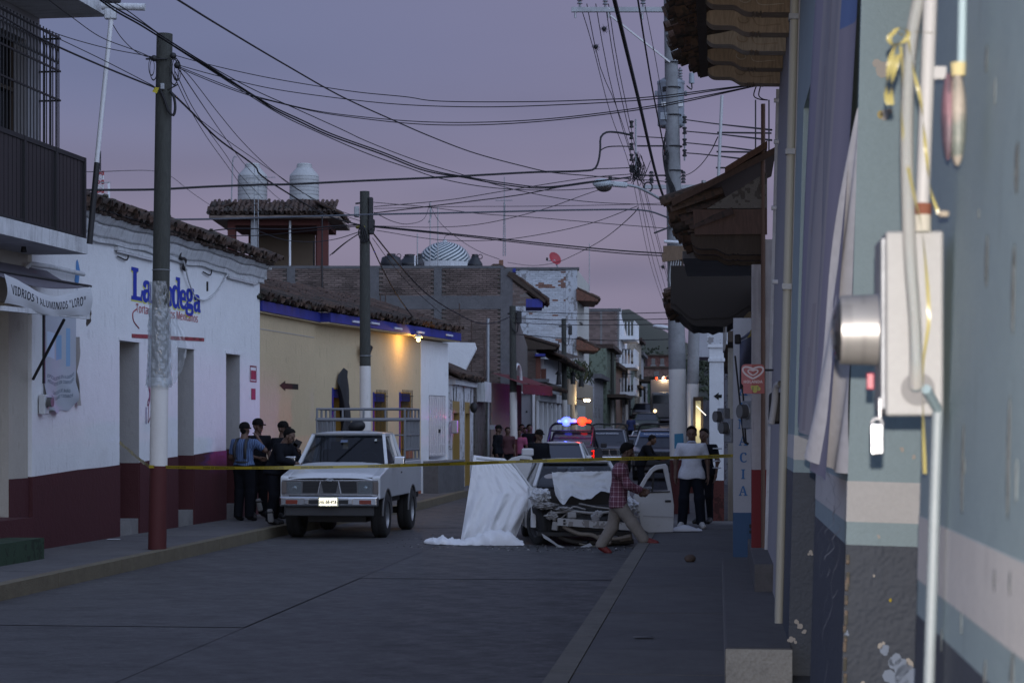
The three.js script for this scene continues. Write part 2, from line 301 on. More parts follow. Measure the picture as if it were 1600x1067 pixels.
{ const kl = structGroup('left_kerb', 'dull yellow painted kerb along the left pavement'), kr = structGroup('right_kerb', 'plain concrete kerb along the right pavement');
  const kr2 = mat([.17, .16, .14], { map: 'concrete', bump: 'bGrain', bs: .005 });
  for (let s = 4; s < 200; ) { const L = s < 70 ? 2.4 : 10, e = s + L - .012;
    const m = mb(); strip(m, s, e, q => kerbL(q) - .17, q => kerbL(q), WH + .004, .22, L > 5 ? 5 : 2); m.build('kerb_stone', K.kerb, kl);
    const r = mb(); strip(r, s + .7, e + .7, q => KR, q => KR + .17, WH + .004, .22, L > 5 ? 5 : 1); r.build('kerb_stone', kr2, kr); s += L; }
  const wl = structGroup('left_pavement', 'grey concrete pavement beside the white shop'), wr = structGroup('right_pavement', 'grey concrete pavement beside the teal wall');
  const ws = [K.walk, mat([.105, .103, .107], { map: 'concrete', bump: 'bGrain', bs: .004 }), mat([.12, .117, .118], { map: 'concrete', bump: 'bGrain', bs: .004 })];
  let n = 0;
  for (let s = 8; s < 200; ) { const L = s < 60 ? 1.55 : 10, e = s + L - .014;
    const m = mb(); strip(m, s, e, q => kerbL(q) - 4.5, q => kerbL(q) - .175, WH - rr(0, .004), .12, L > 5 ? 5 : 1); m.build('paving_slab', ws[n % 3], wl);
    const r = mb(); strip(r, s, e, q => KR + .175, q => 2.2, WH - rr(0, .004), .12, L > 5 ? 5 : 1); r.build('paving_slab', ws[(n + 1) % 3], wr); n += 1 + Math.floor(rr(0, 2)); s += L; }
}
// ---------------------------------------------------------------- left side of the street
const LF = frame(V3(-6.62, 0, -28.2), V3(-4.92, 0, -39.9));          // facade line of the white shop
{ // the white single-storey shop with the painted name
  const L = LF.len, b = LF.thing('white_shop_house', 'long white one-storey house with maroon base, tiled eave and blue painted shop name', 'house');
  const doors = [[LF.u(186), LF.u(217)], [LF.u(277), LF.u(302.6)], [LF.u(352.6), LF.u(374.5)]];
  const wy = u => 1.185 + .0265 * u;                                   // top of the maroon base, slightly rising
  const top = 3.23;
  const up = mb(); // upper wall with the door heads cut out
  { const pts = [[0, wy(0)]]; for (const [a, c] of doors) pts.push([a, wy(a)], [a, top], [c, top - .01], [c, wy(c)]); pts.push([L, wy(L)], [L, 4.72], [0, 4.68]); up.ext(pts, .55, M4(0, 0, -.55)); }
  up.build('wall', K.white, b);
  { const lo = mb(); let x = 0; for (const [a, c] of [...doors, [L, L]]) { lo.ext([[x, .1], [a, .1], [a, wy(a) + .01 * Math.sin(a * 3)], [(x + a) / 2, wy((x + a) / 2) + .012], [x, wy(x)]], .562, M4(0, 0, -.55)); x = c; } lo.build('painted_base', K.maroon, b); }
  for (const [i, [a, c]] of doors.entries()) {
    const w = wy((a + c) / 2);
    for (const q of [c, a]) mb().bb(q - (q === c ? .012 : .004), w, -.56, q + (q === c ? .004 : .012), top - .012, -.004).build('door_jamb', K.greyBeige, b);
    for (const q of [c, a]) mb().bb(q - (q === c ? .014 : .004), .1, -.56, q + (q === c ? .004 : .014), w, -.006).build('door_jamb', K.maroon, b);
    const d = mb().bb(a, .4, -.52, c, top, -.46).build('door', K.woodDark, b);
    const p = mb(); for (const k of [0, 1]) for (const q of [0, 1]) p.box((c - a) * .36, 1.1, .02, lerp(a, c, .27 + .46 * k), 1.1 + 1.3 * q, -.452); p.build('door_panel', K.woodDark, d);
    mb().bb(a + .016, .1, -.5, c - .016, .17 + [.24, .26, .26][i], -.015).build('doorstep', K.conc, b);
    mb().bb(a - .06, top - .015, .0, c + .06, top + .035, .012).build('lintel_edge', K.white, b);
  }
  // cornice: three mouldings, wavering with age
  const mould = (y0, y1, z0, z1, name) => { const m = mb(); m.grid(60, 5, (u, v) => { const x = lerp(-.02, L + .1, u), w = .018 * Math.sin(x * 1.7) + .012 * Math.sin(x * 4.1 + 1); const q = [[0, 0], [z0, 0], [z0 + .01, .25], [z1 - .02, .75], [z1, 1], [0, 1]][Math.round(v * 5)]; return [x, lerp(y0, y1, q[1]) + w, q[0]]; }); m.bb(L + .08, y0, 0, L + .1, y1, z1 * .9); m.build(name, K.whiteOld, b); };
  mould(4.66, 4.74, .05, .07, 'cornice_moulding'); mould(4.74, 4.93, .07, .13, 'cornice_moulding'); mould(4.93, 5.06, .14, .24, 'cornice_moulding');
  mb().bb(0, 4.68, -.55, L, 5.07, 0).build('parapet', K.whiteOld, b);
  mb().quad([-.1, 5.05, .22], [L + .12, 5.05, .22], [L + .12, 6.6, -4.2], [-.1, 6.6, -4.2]).quad([L, .1, -.55], [L, .1, -4.2], [L, 6.5, -4.2], [L, 5.0, -.55]).build('roof_deck', K.woodDark, b);
  { const roof = new THREE.Group(); roof.name = 'roof'; b.add(roof);
    tileRoof(roof, { o: V3(-.25, 5.06, .33), along: V3(1, 0, 0), up: V3(0, 1.5, -4.3), nx: 62, ny: 3, px: .2, most: 300, rag: 1.5 });
    const m = mb(); for (let i = 0; i < 60; i++) m.rbox(.17, .06, .3, .02, i * .2 + .05, 5.04 + rr(-.012, .012), .12, 0, rr(-.1, .1), 0, 1); m.build('eave_bricks', clayM[1], roof).userData.kind = 'stuff';
    for (let i = 0; i < 26; i++) { const t = new THREE.Mesh(new THREE.IcosahedronGeometry(rr(.02, .055), 0), K.earth); t.visible = true; t.name = 'moss_clump'; const mm = t; mm.position.set(rr(0, L), 5.3 + rr(-.02, .04), rr(.05, .25)); mm.scale.set(1.6, .7, 1); roof.add(mm); } }
  // painted lettering and marks (flat print)
  const [x0] = LF.uy(203, 420), [x1] = LF.uy(311, 470);
  const yT = LF.y(206, 413), yB = LF.y(300, 482);
  const W = x1 - x0;
  decal(b, 'painted_name', print(1024, 420, (c, w, h) => {
    const put = (s, x, y, k, sx = .82) => { c.save(); c.translate(x, y); c.scale(sx, 1); c.font = `bold ${k}px serif`; c.lineJoin = 'round'; c.fillStyle = '#c9c94e'; c.fillText(s, -10, 16); c.fillStyle = '#16309c'; c.strokeStyle = '#16309c'; c.lineWidth = 12; c.strokeText(s, 0, 0); c.fillText(s, 0, 0); c.restore(); };
    put('L', 20, 300, 330, .75); put('a', 162, 302, 290); put('B', 330, 300, 320, .75); put('o', 470, 300, 280, .8); put('d', 574, 305, 320, .72); put('e', 686, 300, 270, .8); put('g', 788, 285, 280, .82); put('a', 906, 305, 250, .82);
  }), W * 1.03, yT - yB + .36, (x0 + x1) / 2, (yT + yB) / 2 - .1, .006);
  const [s0] = LF.uy(211, 480), s1 = LF.u(308);
  decal(b, 'painted_line', print(1024, 128, (c, w, h) => { c.fillStyle = '#a3242c'; c.font = '92px sans-serif'; c.save(); c.scale(1024 / c.measureText('Tortas y Antojitos Mexicanos').width, 1); c.fillText('Tortas y Antojitos Mexicanos', 0, 92); c.restore(); }), s1 - s0, .27, (s0 + s1) / 2, LF.y(258, 490), .007);
  mb().tube([[LF.u(212), LF.y(212, 483), .004], [LF.u(206), LF.y(206, 490), .004], [LF.u(207), LF.y(207, 500), .004], [LF.u(216), LF.y(216, 513), .004]], .012, 16, 5).build('painted_swirl', mat('#8d3a44'), b);
  { const a = LF.u(205), z = LF.u(318); const m = mb(); m.ext([[a, LF.y(206, 528)], [z, LF.y(318, 533.5)], [z, LF.y(318, 528)], [a, LF.y(206, 521.5)]], .006, M4(0, 0, 0)); m.build('painted_stripe', mat([.3, .05, .06], { map: 'peel' }), b); }
  decal(b, 'blue_paint_mark', print(64, 128, (c) => { c.fillStyle = '#4f83b8'; c.beginPath(); c.moveTo(26, 10); c.lineTo(34, 2); c.lineTo(42, 14); c.lineTo(52, 40); c.lineTo(44, 86); c.lineTo(34, 100); c.lineTo(32, 124); c.lineTo(28, 98); c.lineTo(14, 84); c.lineTo(22, 54); c.fill(); }), .38, .5, LF.u(119), LF.y(119, 431), .006);
  decal(b, 'graffiti_scribble', print(128, 256, (c) => { c.strokeStyle = '#6e1a3e'; c.lineWidth = 7; c.beginPath(); c.moveTo(70, 10); c.bezierCurveTo(10, 60, 130, 90, 60, 120); c.bezierCurveTo(0, 160, 120, 150, 90, 60); c.bezierCurveTo(60, 200, 20, 250, 110, 180); c.stroke(); c.fillStyle = '#32407c'; c.fillRect(12, 150, 12, 70); }), .35, 1.0, LF.u(231), LF.y(231, 628), .006);
  decal(b, 'red_painted_notice', print(64, 128, c => { c.strokeStyle = '#7a1d28'; c.lineWidth = 4; c.strokeRect(6, 8, 50, 46); c.fillStyle = '#8d2430'; c.fillRect(12, 20, 40, 28); c.fillRect(14, 76, 36, 34); }), .55, .8, LF.u(395), LF.y(395, 601), .006);
  // thin fittings on the wall
  const ht = (xa, xb, ya, yb) => { const a = LF.u(xa), z = LF.u(xb), y = (LF.y(xa, ya) + LF.y(xb, yb)) / 2; const g = new THREE.Group(); g.name = 'tube_lamp'; b.add(g); mb().bb(a, y + .015, 0, z, y + .07, .07).build('lamp_housing', K.whiteOld, g); mb().cyl(.018, .018, z - a - .1, (a + z) / 2, y, .05, 0, 0, Math.PI / 2, 10).build('unlit_tube', mat([.6, .62, .65], { rough: .3 }), g); };
  ht(177, 238, 393, 407); ht(352, 397, 432, 446);
  for (const [x, y] of [[190, 403], [322, 427]]) mb().tube([[LF.u(x) - .3, LF.y(x, y) , .03], [LF.u(x) + .15, LF.y(x, y) - .01, .04], [LF.u(x) + .18, LF.y(x, y) + .08, .04]], .012, 8, 5).build('bent_bracket', K.black, b);
  mb().tube([[LF.u(272), LF.y(272, 392), .05], [LF.u(277), LF.y(277, 405), .09], [LF.u(290), LF.y(290, 440), .05], [LF.u(302), LF.y(302, 464), .04], [LF.u(318), LF.y(318, 468), .04], [LF.u(338), LF.y(338, 452), .04], [LF.u(351), LF.y(351, 428), .05]], .014, 40, 5).build('hanging_cord', K.whiteOld, b);
  mb().tube([[LF.u(276), LF.y(276, 392), .06], [LF.u(273), LF.y(273, 402), .08], [LF.u(282), LF.y(282, 407), .08], [LF.u(281), LF.y(281, 418), .05], [LF.u(285), LF.y(285, 422), .05]], .03, 20, 6).build('dark_cable_knot', K.black, b);
  mb().bb(LF.u(322) - .01, LF.y(322, 455), 0, LF.u(322) + .015, LF.y(322, 440), .03).build('wall_hook', K.black, b);
  // gutter pipe under the balcony
}
{ // the corner building with balcony at the left edge
  const b = LF.thing('balcony_building', 'two-storey building with black slatted balcony at the left edge', 'building');
  const U0 = -4.6;
  wallG(mb(), U0, -.02, .1, 4.24, [[U0 + .3, .42, LF.u(18), 3.55]], -.05, .4).build('wall', K.cream, b);
  { const m = mb(); m.bb(LF.u(18), .1, -.05, -.02, 1.17, -.035); m.build('painted_base', K.maroon, b); }
  { const sh = new THREE.Group(); sh.name = 'roller_shutter'; b.add(sh); const sm = mat([.44, .45, .47], { rough: .5, metal: .3, map: 'grime' });
    for (let i = 0; i < 30; i++) mb().rbox(LF.u(18) - U0 - .3, .1, .03, .014, (U0 + .3 + LF.u(18)) / 2, .5 + i * .104, -.2, .22, 0, 0, 1).build('shutter_slat', sm, sh); }
  // balcony
  const bz = .8;
  mb().bb(U0, 4.24, -.05, 0, 4.45, bz).build('balcony_slab', K.whiteOld, b);
  { const r = new THREE.Group(); r.name = 'balcony_railing'; b.add(r);
    const z = bz - .05; for (let x = U0; x < -.02; x += .135) mb().bb(x, 4.5, z, x + .118, 5.5, z + .012).build('railing_slat', K.blackM, r);
    for (let q = 0; q < 6; q++) mb().bb(-.04, 4.5, z - .13 - q * .13, -.028, 5.5, z - .015 - q * .13).build('railing_slat', K.blackM, r);
    mb().bb(U0, 5.5, z - .02, 0, 5.56, z + .03).bb(U0, 4.47, z - .02, 0, 4.5, z + .02).bb(-.05, 5.5, 0, 0, 5.56, z).bb(-.05, 4.47, 0, -.01, 4.5, z).build('railing_rail', K.black, r);
    for (const x of [-.03, -1.1, -2.2]) mb().bb(x - .03, 4.33, z - .02, x + .03, 5.56, z + .035).build('railing_post', K.black, r); }
  mb().cyl(.04, .03, .07, -1.3, 4.2, .4, 0, 0, 0).build('soffit_lamp', K.black, b);
  // upper floor with the grilled window bay
  wallG(mb(), U0, -.02, 4.45, 7.5, [[-3.2, 5.2, -.5, 7.1]], .12, .35).build('upper_wall', mat([.28, .28, .3], { map: 'plaster' }), b);
  mb().bb(-3.2, 5.2, -.16, -.5, 7.1, -.12).build('window_pane', K.glassDark, b);
  { const fr = mb(); for (const x of [-3.2, -2.3, -1.4, -.5]) fr.bb(x - .03, 5.2, -.11, x + .03, 7.1, -.05); fr.bb(-3.2, 6.4, -.11, -.5, 6.45, -.05); fr.build('window_frame', K.woodDark, b); }
  { const g = new THREE.Group(); g.name = 'window_grille'; b.add(g); const z0 = .2, z1 = .42;
    for (let x = -3.3; x <= -.04; x += .115) mb().bar(V3(x, 4.75, z1), V3(x, 7.25, z1), .009, 6).build('grille_bar', K.black, g);
    for (let q = 0; q < 3; q++) mb().bar(V3(-.04, 4.75, z0 + q * .09), V3(-.04, 7.25, z0 + q * .09), .009, 6).build('grille_bar', K.black, g);
    for (const y of [4.78, 5.15, 5.55, 6.35, 6.75, 7.2]) mb().bb(-3.3, y - .012, z1 - .012, -.03, y + .012, z1 + .012).bb(-.05, y - .012, .1, -.03, y + .012, z1).build('grille_rail', K.black, g);
    const ring = new THREE.TorusGeometry(.052, .008, 5, 14);
    for (const [y, sy] of [[5.35, 1.8], [6.95, 2.0]]) for (let x = -3.24; x < -.06; x += .115) { const o = new THREE.Mesh(ring, K.black); o.name = 'grille_scroll'; o.position.set(x, y, z1); o.scale.y = sy; g.add(o); } }
  mb().bb(U0, 7.49, -.05, 0, 7.66, 1.09).build('roof_slab', K.whiteOld, b);
  mb().bb(U0, 7.66, -.05, 0, 8.2, 1.0).build('roof_parapet', K.whiteOld, b);
  // rain pipe elbow and steps
  mb().tube([[-1.0 + .75, 3.55, .02], [-.28, 4.0, .02], [-.24, 4.08, .04], [.1, 4.1, .1], [1.7, 4.1, .12]], .035, 30, 8).build('drain_pipe', K.whiteOld, b);
  mb().bb(U0, .1, -.4, LF.u(45, .25), .66, .3).build('red_step', K.maroon, b);
  mb().bb(U0, .1, .3, LF.u(45, .6), .44, .8).build('green_step', mat([.022, .05, .026], { map: 'peel' }), b);
  // awning arm
}
{ // awning with the shop banner
  const a = LF.thing('shop_awning', 'grey canvas awning with hand-painted white banner above the left shutter', 'awning');
  // hangs over the pavement: back edge on the wall, front bar further out
  const zf = .95, xA = LF.u(2, zf), xB = LF.u(137, zf), yA = LF.y(4, 428, zf), yB = LF.y(132, 448, zf);
  const xb0 = -2.6, xb1 = LF.u(62);
  mb().grid(16, 6, (u, v) => { const X = lerp(lerp(xb0, xb1 + .25, u), lerp(xA - .5, xB - .02, u), v), y = lerp(lerp(4.05, LF.y(62, 421), u), lerp(yA, yB, u), v) - .05 * Math.sin(v * Math.PI) - .1 * v * Math.sin(u * Math.PI); return [X, y, lerp(.0, zf, v)]; }).build('canvas', mat([.16, .15, .18], { map: 'cloth', rough: .95, side: THREE.DoubleSide }), a);
  const ban = print(1024, 256, (c, w, h) => { c.fillStyle = 'rgba(90,88,90,.25)'; for (let i = 0; i < 40; i++) c.fillRect((i * 379) % w, (i * 131) % h, 60, 2); c.fillStyle = '#20222c'; c.font = 'bold 100px sans-serif'; c.save(); c.translate(60, 165); const s = 'VIDRIOS Y ALUMINIOS "LORO"'; c.scale(880 / c.measureText(s).width, 1.25); c.fillText(s, 0, 0); c.restore(); }, { bg: '#b9bcc0', rough: .95 });
  ban.side = THREE.DoubleSide;
  { const m = mb(true); m.grid(60, 16, (u, v) => { const X = lerp(xA, xB, u), yt = lerp(yA, yB, u) - .17 * Math.sin(u * Math.PI), yb = lerp(LF.y(18, 476, zf), LF.y(130, 494, zf), u) - .05 * Math.sin(u * Math.PI); return [X, lerp(yb, yt, v) + .02 * Math.sin(u * 9), zf + .03 + .012 * Math.sin(u * 17 + v * 5) * (1 - v * .6) + .004 * Math.sin(u * 41 + v * 3) + .03 * Math.sin(v * 3.1)]; });
    m.build('banner', ban, a); }
  mb().grid(10, 8, (u, v) => [xB + .28 * u * (1 - v * .5), lerp(LF.y(130, 494, zf), yB - .05, v) - .12 * u, zf + .02 - .12 * u + .03 * Math.sin(v * 9 + u * 4)]).build('banner_tail', mat([.4, .37, .34], { map: 'grime', side: THREE.DoubleSide }), a);
  mb().bar(V3(xA - .6, yA + .02, zf), V3(xB + .1, yB + .02, zf), .018).build('front_bar', K.black, a);
  mb().beam(V3(xA + .0, LF.y(18, 480, zf) - .03, zf), V3(xB, LF.y(128, 494, zf), zf), .05, .06).build('lower_batten', K.whiteOld, a);
  mb().bar(V3(LF.u(99, .9), LF.y(99, 500, .9), .9), V3(LF.u(51, .02), LF.y(51, 592, .02), .02), .022).build('support_arm', K.black, a);
}
{ const p = LF.thing('wall_poster', 'torn white plastic poster with pale blue pictures on the white wall under the awning', 'poster');
  const x0 = LF.u(66), x1 = LF.u(115.5), yb = LF.y(90, 644), yt = LF.y(90, 487);
  const pm = print(512, 1024, (c, w, h) => { c.fillStyle = '#7fa2c4'; c.fillRect(190, 240, 96, 250); c.fillRect(350, 160, 60, 400); c.fillStyle = '#b4c6d8'; c.fillRect(40, 220, 120, 260); c.fillStyle = '#4c5766'; c.font = 'bold 46px sans-serif'; const tl = (s, y, k) => { c.save(); c.translate(256, y); c.scale(k / c.measureText(s).width, 1); c.textAlign = 'center'; c.fillText(s, 0, 0); c.restore(); };
    tl('ESPECIALISTAS EN ALUMINIO', 690, 430); tl('PRESUPUESTOS SIN COMPROMISO', 745, 420); tl('CANCELES DE BAÑO', 835, 260); tl('VENTANAS Y DOMOS', 890, 330); }, { bg: '#a9b0ba' }); pm.side = THREE.DoubleSide;
  mb(true).grid(16, 40, (u, v) => { const fold = v < .45 ? .06 * Math.sin((u * 1.4 + v * 2.2) * 5) * (1 - v / .45) : 0; const yy = lerp(yb + (u > .6 ? .14 * (u - .6) * 2.5 : 0) + .03 * Math.sin(u * 14), yt, v); return [lerp(x0, x1 - .1 * (v < .5 ? (0.5 - v) * .1 : 0), u), yy, .02 + Math.max(0, fold) + .01 * Math.sin(u * 9)]; }).build('poster_sheet', pm, p);
  mb().bb(x0 - .02, yb + .4, .0, x0 + .02, yt, .03).build('poster_edge', K.black, p);
  mb().grid(6, 20, (u, v) => [x1 + .12 * u * (1 - v), lerp(yb + .1, yb + 1.1, v), .03 + .05 * Math.sin(u * 3 + v * 6)]).build('loose_flap', mat([.34, .32, .31], { side: THREE.DoubleSide }), p);
}
function meterBox(name, label, pos, ry, s = 1, group) { // round electricity meter in its socket box
  const g = thing(name, label, 'electricity meter', pos, ry, group);
  mb().rbox(.22 * s, .34 * s, .11 * s, .012, 0, 0, .055 * s).build('socket_box', K.galv, g);
  mb().cyl(.088 * s, .085 * s, .1 * s, 0, .04 * s, .16 * s, Math.PI / 2, 0, 0, 24).build('meter_cover', mat([.10, .10, .10], { rough: .2 }), g);
  mb().add(new THREE.TorusGeometry(.09 * s, .012 * s, 6, 24), M4(0, .04 * s, .115 * s)).build('meter_ring', K.steel, g);
  return g;
}
{ const p = LF.at(LF.u(61), LF.y(61, 632), .02); const g = meterBox('electric_meter', 'small grey meter box below the torn wall poster', p, LF.th, .8); g.children[0].material = K.whiteOld; }
{ // conduit mast at the corner
  const g = thing('conduit_mast', 'thin leaning white conduit mast with black lower end beside the balcony', 'mast', P(142, 380, 27.6), 0);
  const o = g.position, v = (x, y) => P(x, y, 27.6).sub(o);
  mb().bar(v(176, 0), v(150, 256), .032, 10).build('white_pipe', mat([.6, .61, .63], { rough: .5 }), g);
  mb().bar(v(151, 254), v(139, 381), .04, 10).build('black_pipe', K.black, g);
  mb().bar(v(158, 9), v(226, 11), .05, 12).build('cross_pipe', K.whiteOld, g);
  mb().rbox(.16, .14, .1, .02, ...v(172, 22).toArray()).build('clamp_block', K.whiteOld, g);
  mb().rbox(.2, .08, .1, .02, ...v(176, 1).toArray()).build('weather_head', K.black, g);
}
// ---------------------------------------------------------------- yellow house: first wall in line with the shop, second wall turned
const Y1 = frame(LF.at(11.88, 0, -.12), V3(-4.29, 0, -44.35)), Y2 = frame(V3(-4.29, 0, -44.35), V3(-1.70, 0, -54.3));
{ const b = Y1.thing('yellow_house', 'yellow one-storey house with royal blue eave and tiled roof', 'house');
  const th2 = Y2.th - Y1.th, o2 = V3(Y1.len, 0, 0);
  const w2 = new THREE.Group(); w2.name = 'street_wing'; w2.position.copy(o2); w2.rotation.y = th2; b.add(w2);
  const topH = 4.13;
  mb().ext([[0, .1], [Y1.len, .1], [Y1.len, topH], [0, topH]], .4, M4(0, 0, -.4)).build('wall', K.yellow, b);
  decal(b, 'painted_arrow', print(256, 96, c => { c.fillStyle = '#0b0a0a'; c.fillRect(70, 28, 180, 44); c.beginPath(); c.moveTo(4, 48); c.lineTo(80, 8); c.lineTo(80, 90); c.fill(); }), Y1.u(466) - Y1.u(435), .25, (Y1.u(466) + Y1.u(435)) / 2, Y1.y(450, 603), .006);
  mb().bb(0, Y1.y(440, 520), 0, Y1.len, Y1.y(440, 520) + .02, .008).build('plaster_seam', K.cream, b);
  const mk = K.yellow, split = Y2.u(657), L2 = Y2.len;
  const wins = [[519, 534, 606], [583, 602, 613], [624, 641.5, 613]].map(([a, c, t]) => [Y2.u(a), Y2.u(c), Y2.y((a + c) / 2, t)]);
  wallG(mb(), 0, split, .1, topH, wins.map(([a, c, t]) => [a, 1.0, c, t]), 0, .45).build('wall', mk, w2);
  wallG(mb(), split, L2, .1, topH - .06, [[Y2.u(669), 1.0, Y2.u(696), Y2.y(683, 618)]], .012, .45).build('white_wall', K.white, w2);
  mb().bb(0, .1, .0, split, .62, .012).build('painted_base', mat([.34, .09, .04], { map: 'plaster' }), w2); mb().bb(0, .62, .0, split, .82, .013).build('painted_base', K.blueEave, w2);
  mb().bb(0, .1, .0, Y1.len, .62, .012).build('painted_base', mat([.34, .09, .04], { map: 'plaster' }), b); mb().bb(0, .62, .0, Y1.len, .82, .013).build('painted_base', K.blueEave, b);
  wins.forEach(([a, c, t], i) => { const g = new THREE.Group(); g.name = 'window'; w2.add(g);
    mb().bb(a, 1.0, -.4, c, t, -.36).build('pane', K.glassDark, g);
    mb().bb(c - .03, 1.0, -.4, c, t, 0).bb(a, t - .03, -.4, c, t, 0).build('reveal', mat([.42, .25, .05]), g);
    mb().bb(a, t - .22, -.05, c, t, -.02).bb(a - .04, 1, -.06, a + .05, t, .012).build('frame', K.blueEave, g);
    if (i) { const m = mb(); for (let x = a + .06; x < c; x += .1) m.bar(V3(x, 1.05, .06), V3(x, t + .06, .06), .008, 5); for (const y of [1.3, 2.0, t - .1]) m.bb(a, y, .05, c, y + .02, .07); m.build('grille', K.black, g); }
    else { mb().grid(6, 10, (u, v) => { const k = v; return [lerp(a + .15, c - .1, u) + .1 * (1 - v), lerp(1.7, t + .45 * (u < .5 ? u * 2 : 1) - (u > .5 ? (u - .5) * .4 : 0), k), .12 + .1 * Math.sin(u * 7 + v * 3)]; }).build('hanging_rag', mat([.035, .035, .04], { side: THREE.DoubleSide }), g); } });
  // eave band and soffit
  const eave = (L, par, z0, xa = -.02, xe = L) => { mb().bb(xa, topH, -.35, xe, topH + .2, z0).build('eave_band', K.blueEave, par); mb().bb(xa, topH - .03, -.3, xe, topH - .002, z0 - .04).build('soffit', K.yellow, par); };
  eave(Y1.len, b, .16, 0, Y1.len + .02); eave(L2, w2, .38, -.0, L2 - .05);
  for (const [x, y] of [[557, 503], [586, 505.5], [622, 513.5], [657, 519.5], [702, 524]]) { const u = Y2.u(x, .4); mb().bb(u - .28, Y2.y(x, y, .4) - .02, .385, u + .28, Y2.y(x, y, .4) + .025, .42).build('lamp_tube', mat([.55, .58, .66], { rough: .4 }), w2); }
  // roof
  { const r1 = new THREE.Group(); r1.name = 'roof'; b.add(r1); const r2 = new THREE.Group(); r2.name = 'roof'; w2.add(r2);
    const up = V3(0, .31, -1);
    mb().quad([-.1, topH + .2, .14], [Y1.len + .1, topH + .2, .14], [Y1.len + 2.2, topH + 1.12, -2.8], [-.1, topH + 1.12, -2.8]).build('roof_deck', K.woodDark, r1);
    mb().quad([-.1, topH + .2, .36], [L2, topH + .2, .36], [L2, topH + 1.15, -2.8], [-1.0, topH + 1.15, -2.8]).build('roof_deck', K.woodDark, r2);
    tileRoof(r1, { o: V3(-.1, topH + .22, .2), along: V3(1, 0, 0), up, nx: 24, ny: 8, most: 120, rag: 1.4 });
    tileRoof(r2, { o: V3(-.2, topH + .22, .42), along: V3(1, 0, 0), up, nx: 52, ny: 8, most: 150, rag: 1.4 });
    const m = mb(); for (let x = -.2; x < Y1.len; x += .13) m.sph(rr(.05, .09), x, topH + .25 + rr(0, .05), .1 + rr(-.06, .06), 1.3, .7, 1, 6); m.build('weeds', mat([.03, .032, .02]), r1).userData.kind = 'stuff'; }
  // lamp under the eave
}
{ const p = Y2.at(Y2.u(653.5, .5), Y2.y(653.5, 531, .5), .5), g = thing('bare_bulb_lamp', 'lit bare bulb hanging below the blue eave of the yellow house', 'lamp', p, Y2.th);
  mb().sph(.05, 0, 0, 0).build('bulb', new THREE.MeshStandardMaterial({ color: 0xffe0a0, emissive: 0xffd890, emissiveIntensity: 7 }), g);
  mb().cyl(.025, .025, .07, 0, .08, 0).build('lamp_holder', K.black, g);
  mb().tube([[0, .11, 0], [-.05, .2, -.05], [-.1, .26, -.08]], .008, 8, 5).build('flex', K.black, g);
  mb().add(new THREE.SphereGeometry(.11, 16, 6, 0, Math.PI * 2, 0, 1.2), M4(0, .02, 0)).build('shade', mat([.5, .5, .45], { rough: .4, side: THREE.DoubleSide }), g).visible = true;
  const l = new THREE.PointLight(0xffc470, 2.4, 0, 2); l.position.set(0, -.0, .0); l.castShadow = true; g.add(l);
}
{ const g = Y2.thing('security_light', 'small dark floodlight fixed to the yellow wall beside the second pole', 'floodlight'); const x = Y2.u(561), y = Y2.y(561, 546); mb().rbox(.34, .22, .2, .03, x, y, .2, .4, .3, 0).build('lamp_body', K.black, g); mb().bar(V3(x + .1, y - .1, .15), V3(x - .1, y - .3, .05), .015).build('bracket', K.black, g); }
{ // white metal gate with small glinting panels
  const g = Y2.thing('white_gate', 'white pierced metal gate catching pink and blue police light', 'gate'); const a = Y2.u(669), c = Y2.u(696), t = Y2.y(683, 618);
  const m = mat([.66, .66, .70], { rough: .16, metal: .3 });
  mb().bb(a, 1.1, -.06, c, t, -.04).build('sheet', m, g);
  const n = 9; for (let i = 0; i <= n; i++) mb().cyl(.022, .022, t - 1.12, lerp(a + .02, c - .02, i / n), (t + 1.1) / 2, -.01, 0, 0, 0, 14).build('upright', m, g);
  for (let j = 0; j < 7; j++) mb().rbox(c - a, .03, .02, .006, (a + c) / 2, 1.15 + j * (t - 1.2) / 6, -.03, 0, 0, 0, 1).build('crossbar', m, g);
  mb().rbox(.12, .1, .05, .01, lerp(a, c, .6), 1.75, .01).build('lock', K.black, g);
}
{ const g = Y2.thing('grey_plinth', 'low grey plinth wall beneath the white pierced gate', 'step'); mb().bb(Y2.u(660), .1, 0.02, Y2.len + .1, .95, .42).build('block', K.concDark, g); mb().bb(Y2.u(660), .95, .02, Y2.len + .1, .99, .45).build('coping', K.conc, g); }
// ---------------------------------------------------------------- houses further along the left side
const sf = (t, s0, s1) => frame(S(t, 0, s0), S(t, 0, s1));            // facade parallel to the street on the left
function winUnit(par, x0, x1, y0, y1, z, o = {}) { // window: frame, pane, bars
  const g = new THREE.Group(); g.name = 'window'; par.add(g); const w = .05;
  mb().bb(x0, y0, z - .16, x1, y1, z - .13).build('pane', o.pane ?? K.glassDark, g);
  const f = mb().bb(x0, y0, z - .12, x0 + w, y1, z - .05).bb(x1 - w, y0, z - .12, x1, y1, z - .05).bb(x0, y1 - w, z - .121, x1, y1, z - .049).bb(x0, y0, z - .121, x1, y0 + w, z - .049); if (o.mull !== 0) f.bb((x0 + x1) / 2 - w / 2, y0 + w, z - .118, (x0 + x1) / 2 + w / 2, y1 - w, z - .052);
  f.build('frame', o.frame ?? K.woodDark, g);
  mb().bb(x0 - .06, y0 - .07, z - .1, x1 + .06, y0 - .002, z + .06).build('sill', K.conc, g);
  if (o.bars) { const m = mb(); for (let x = x0 + .08; x < x1; x += .13) m.bar(V3(x, y0, z + .04), V3(x, y1, z + .04), .009, 5); m.build('grille', K.black, g); }
  return g;
}
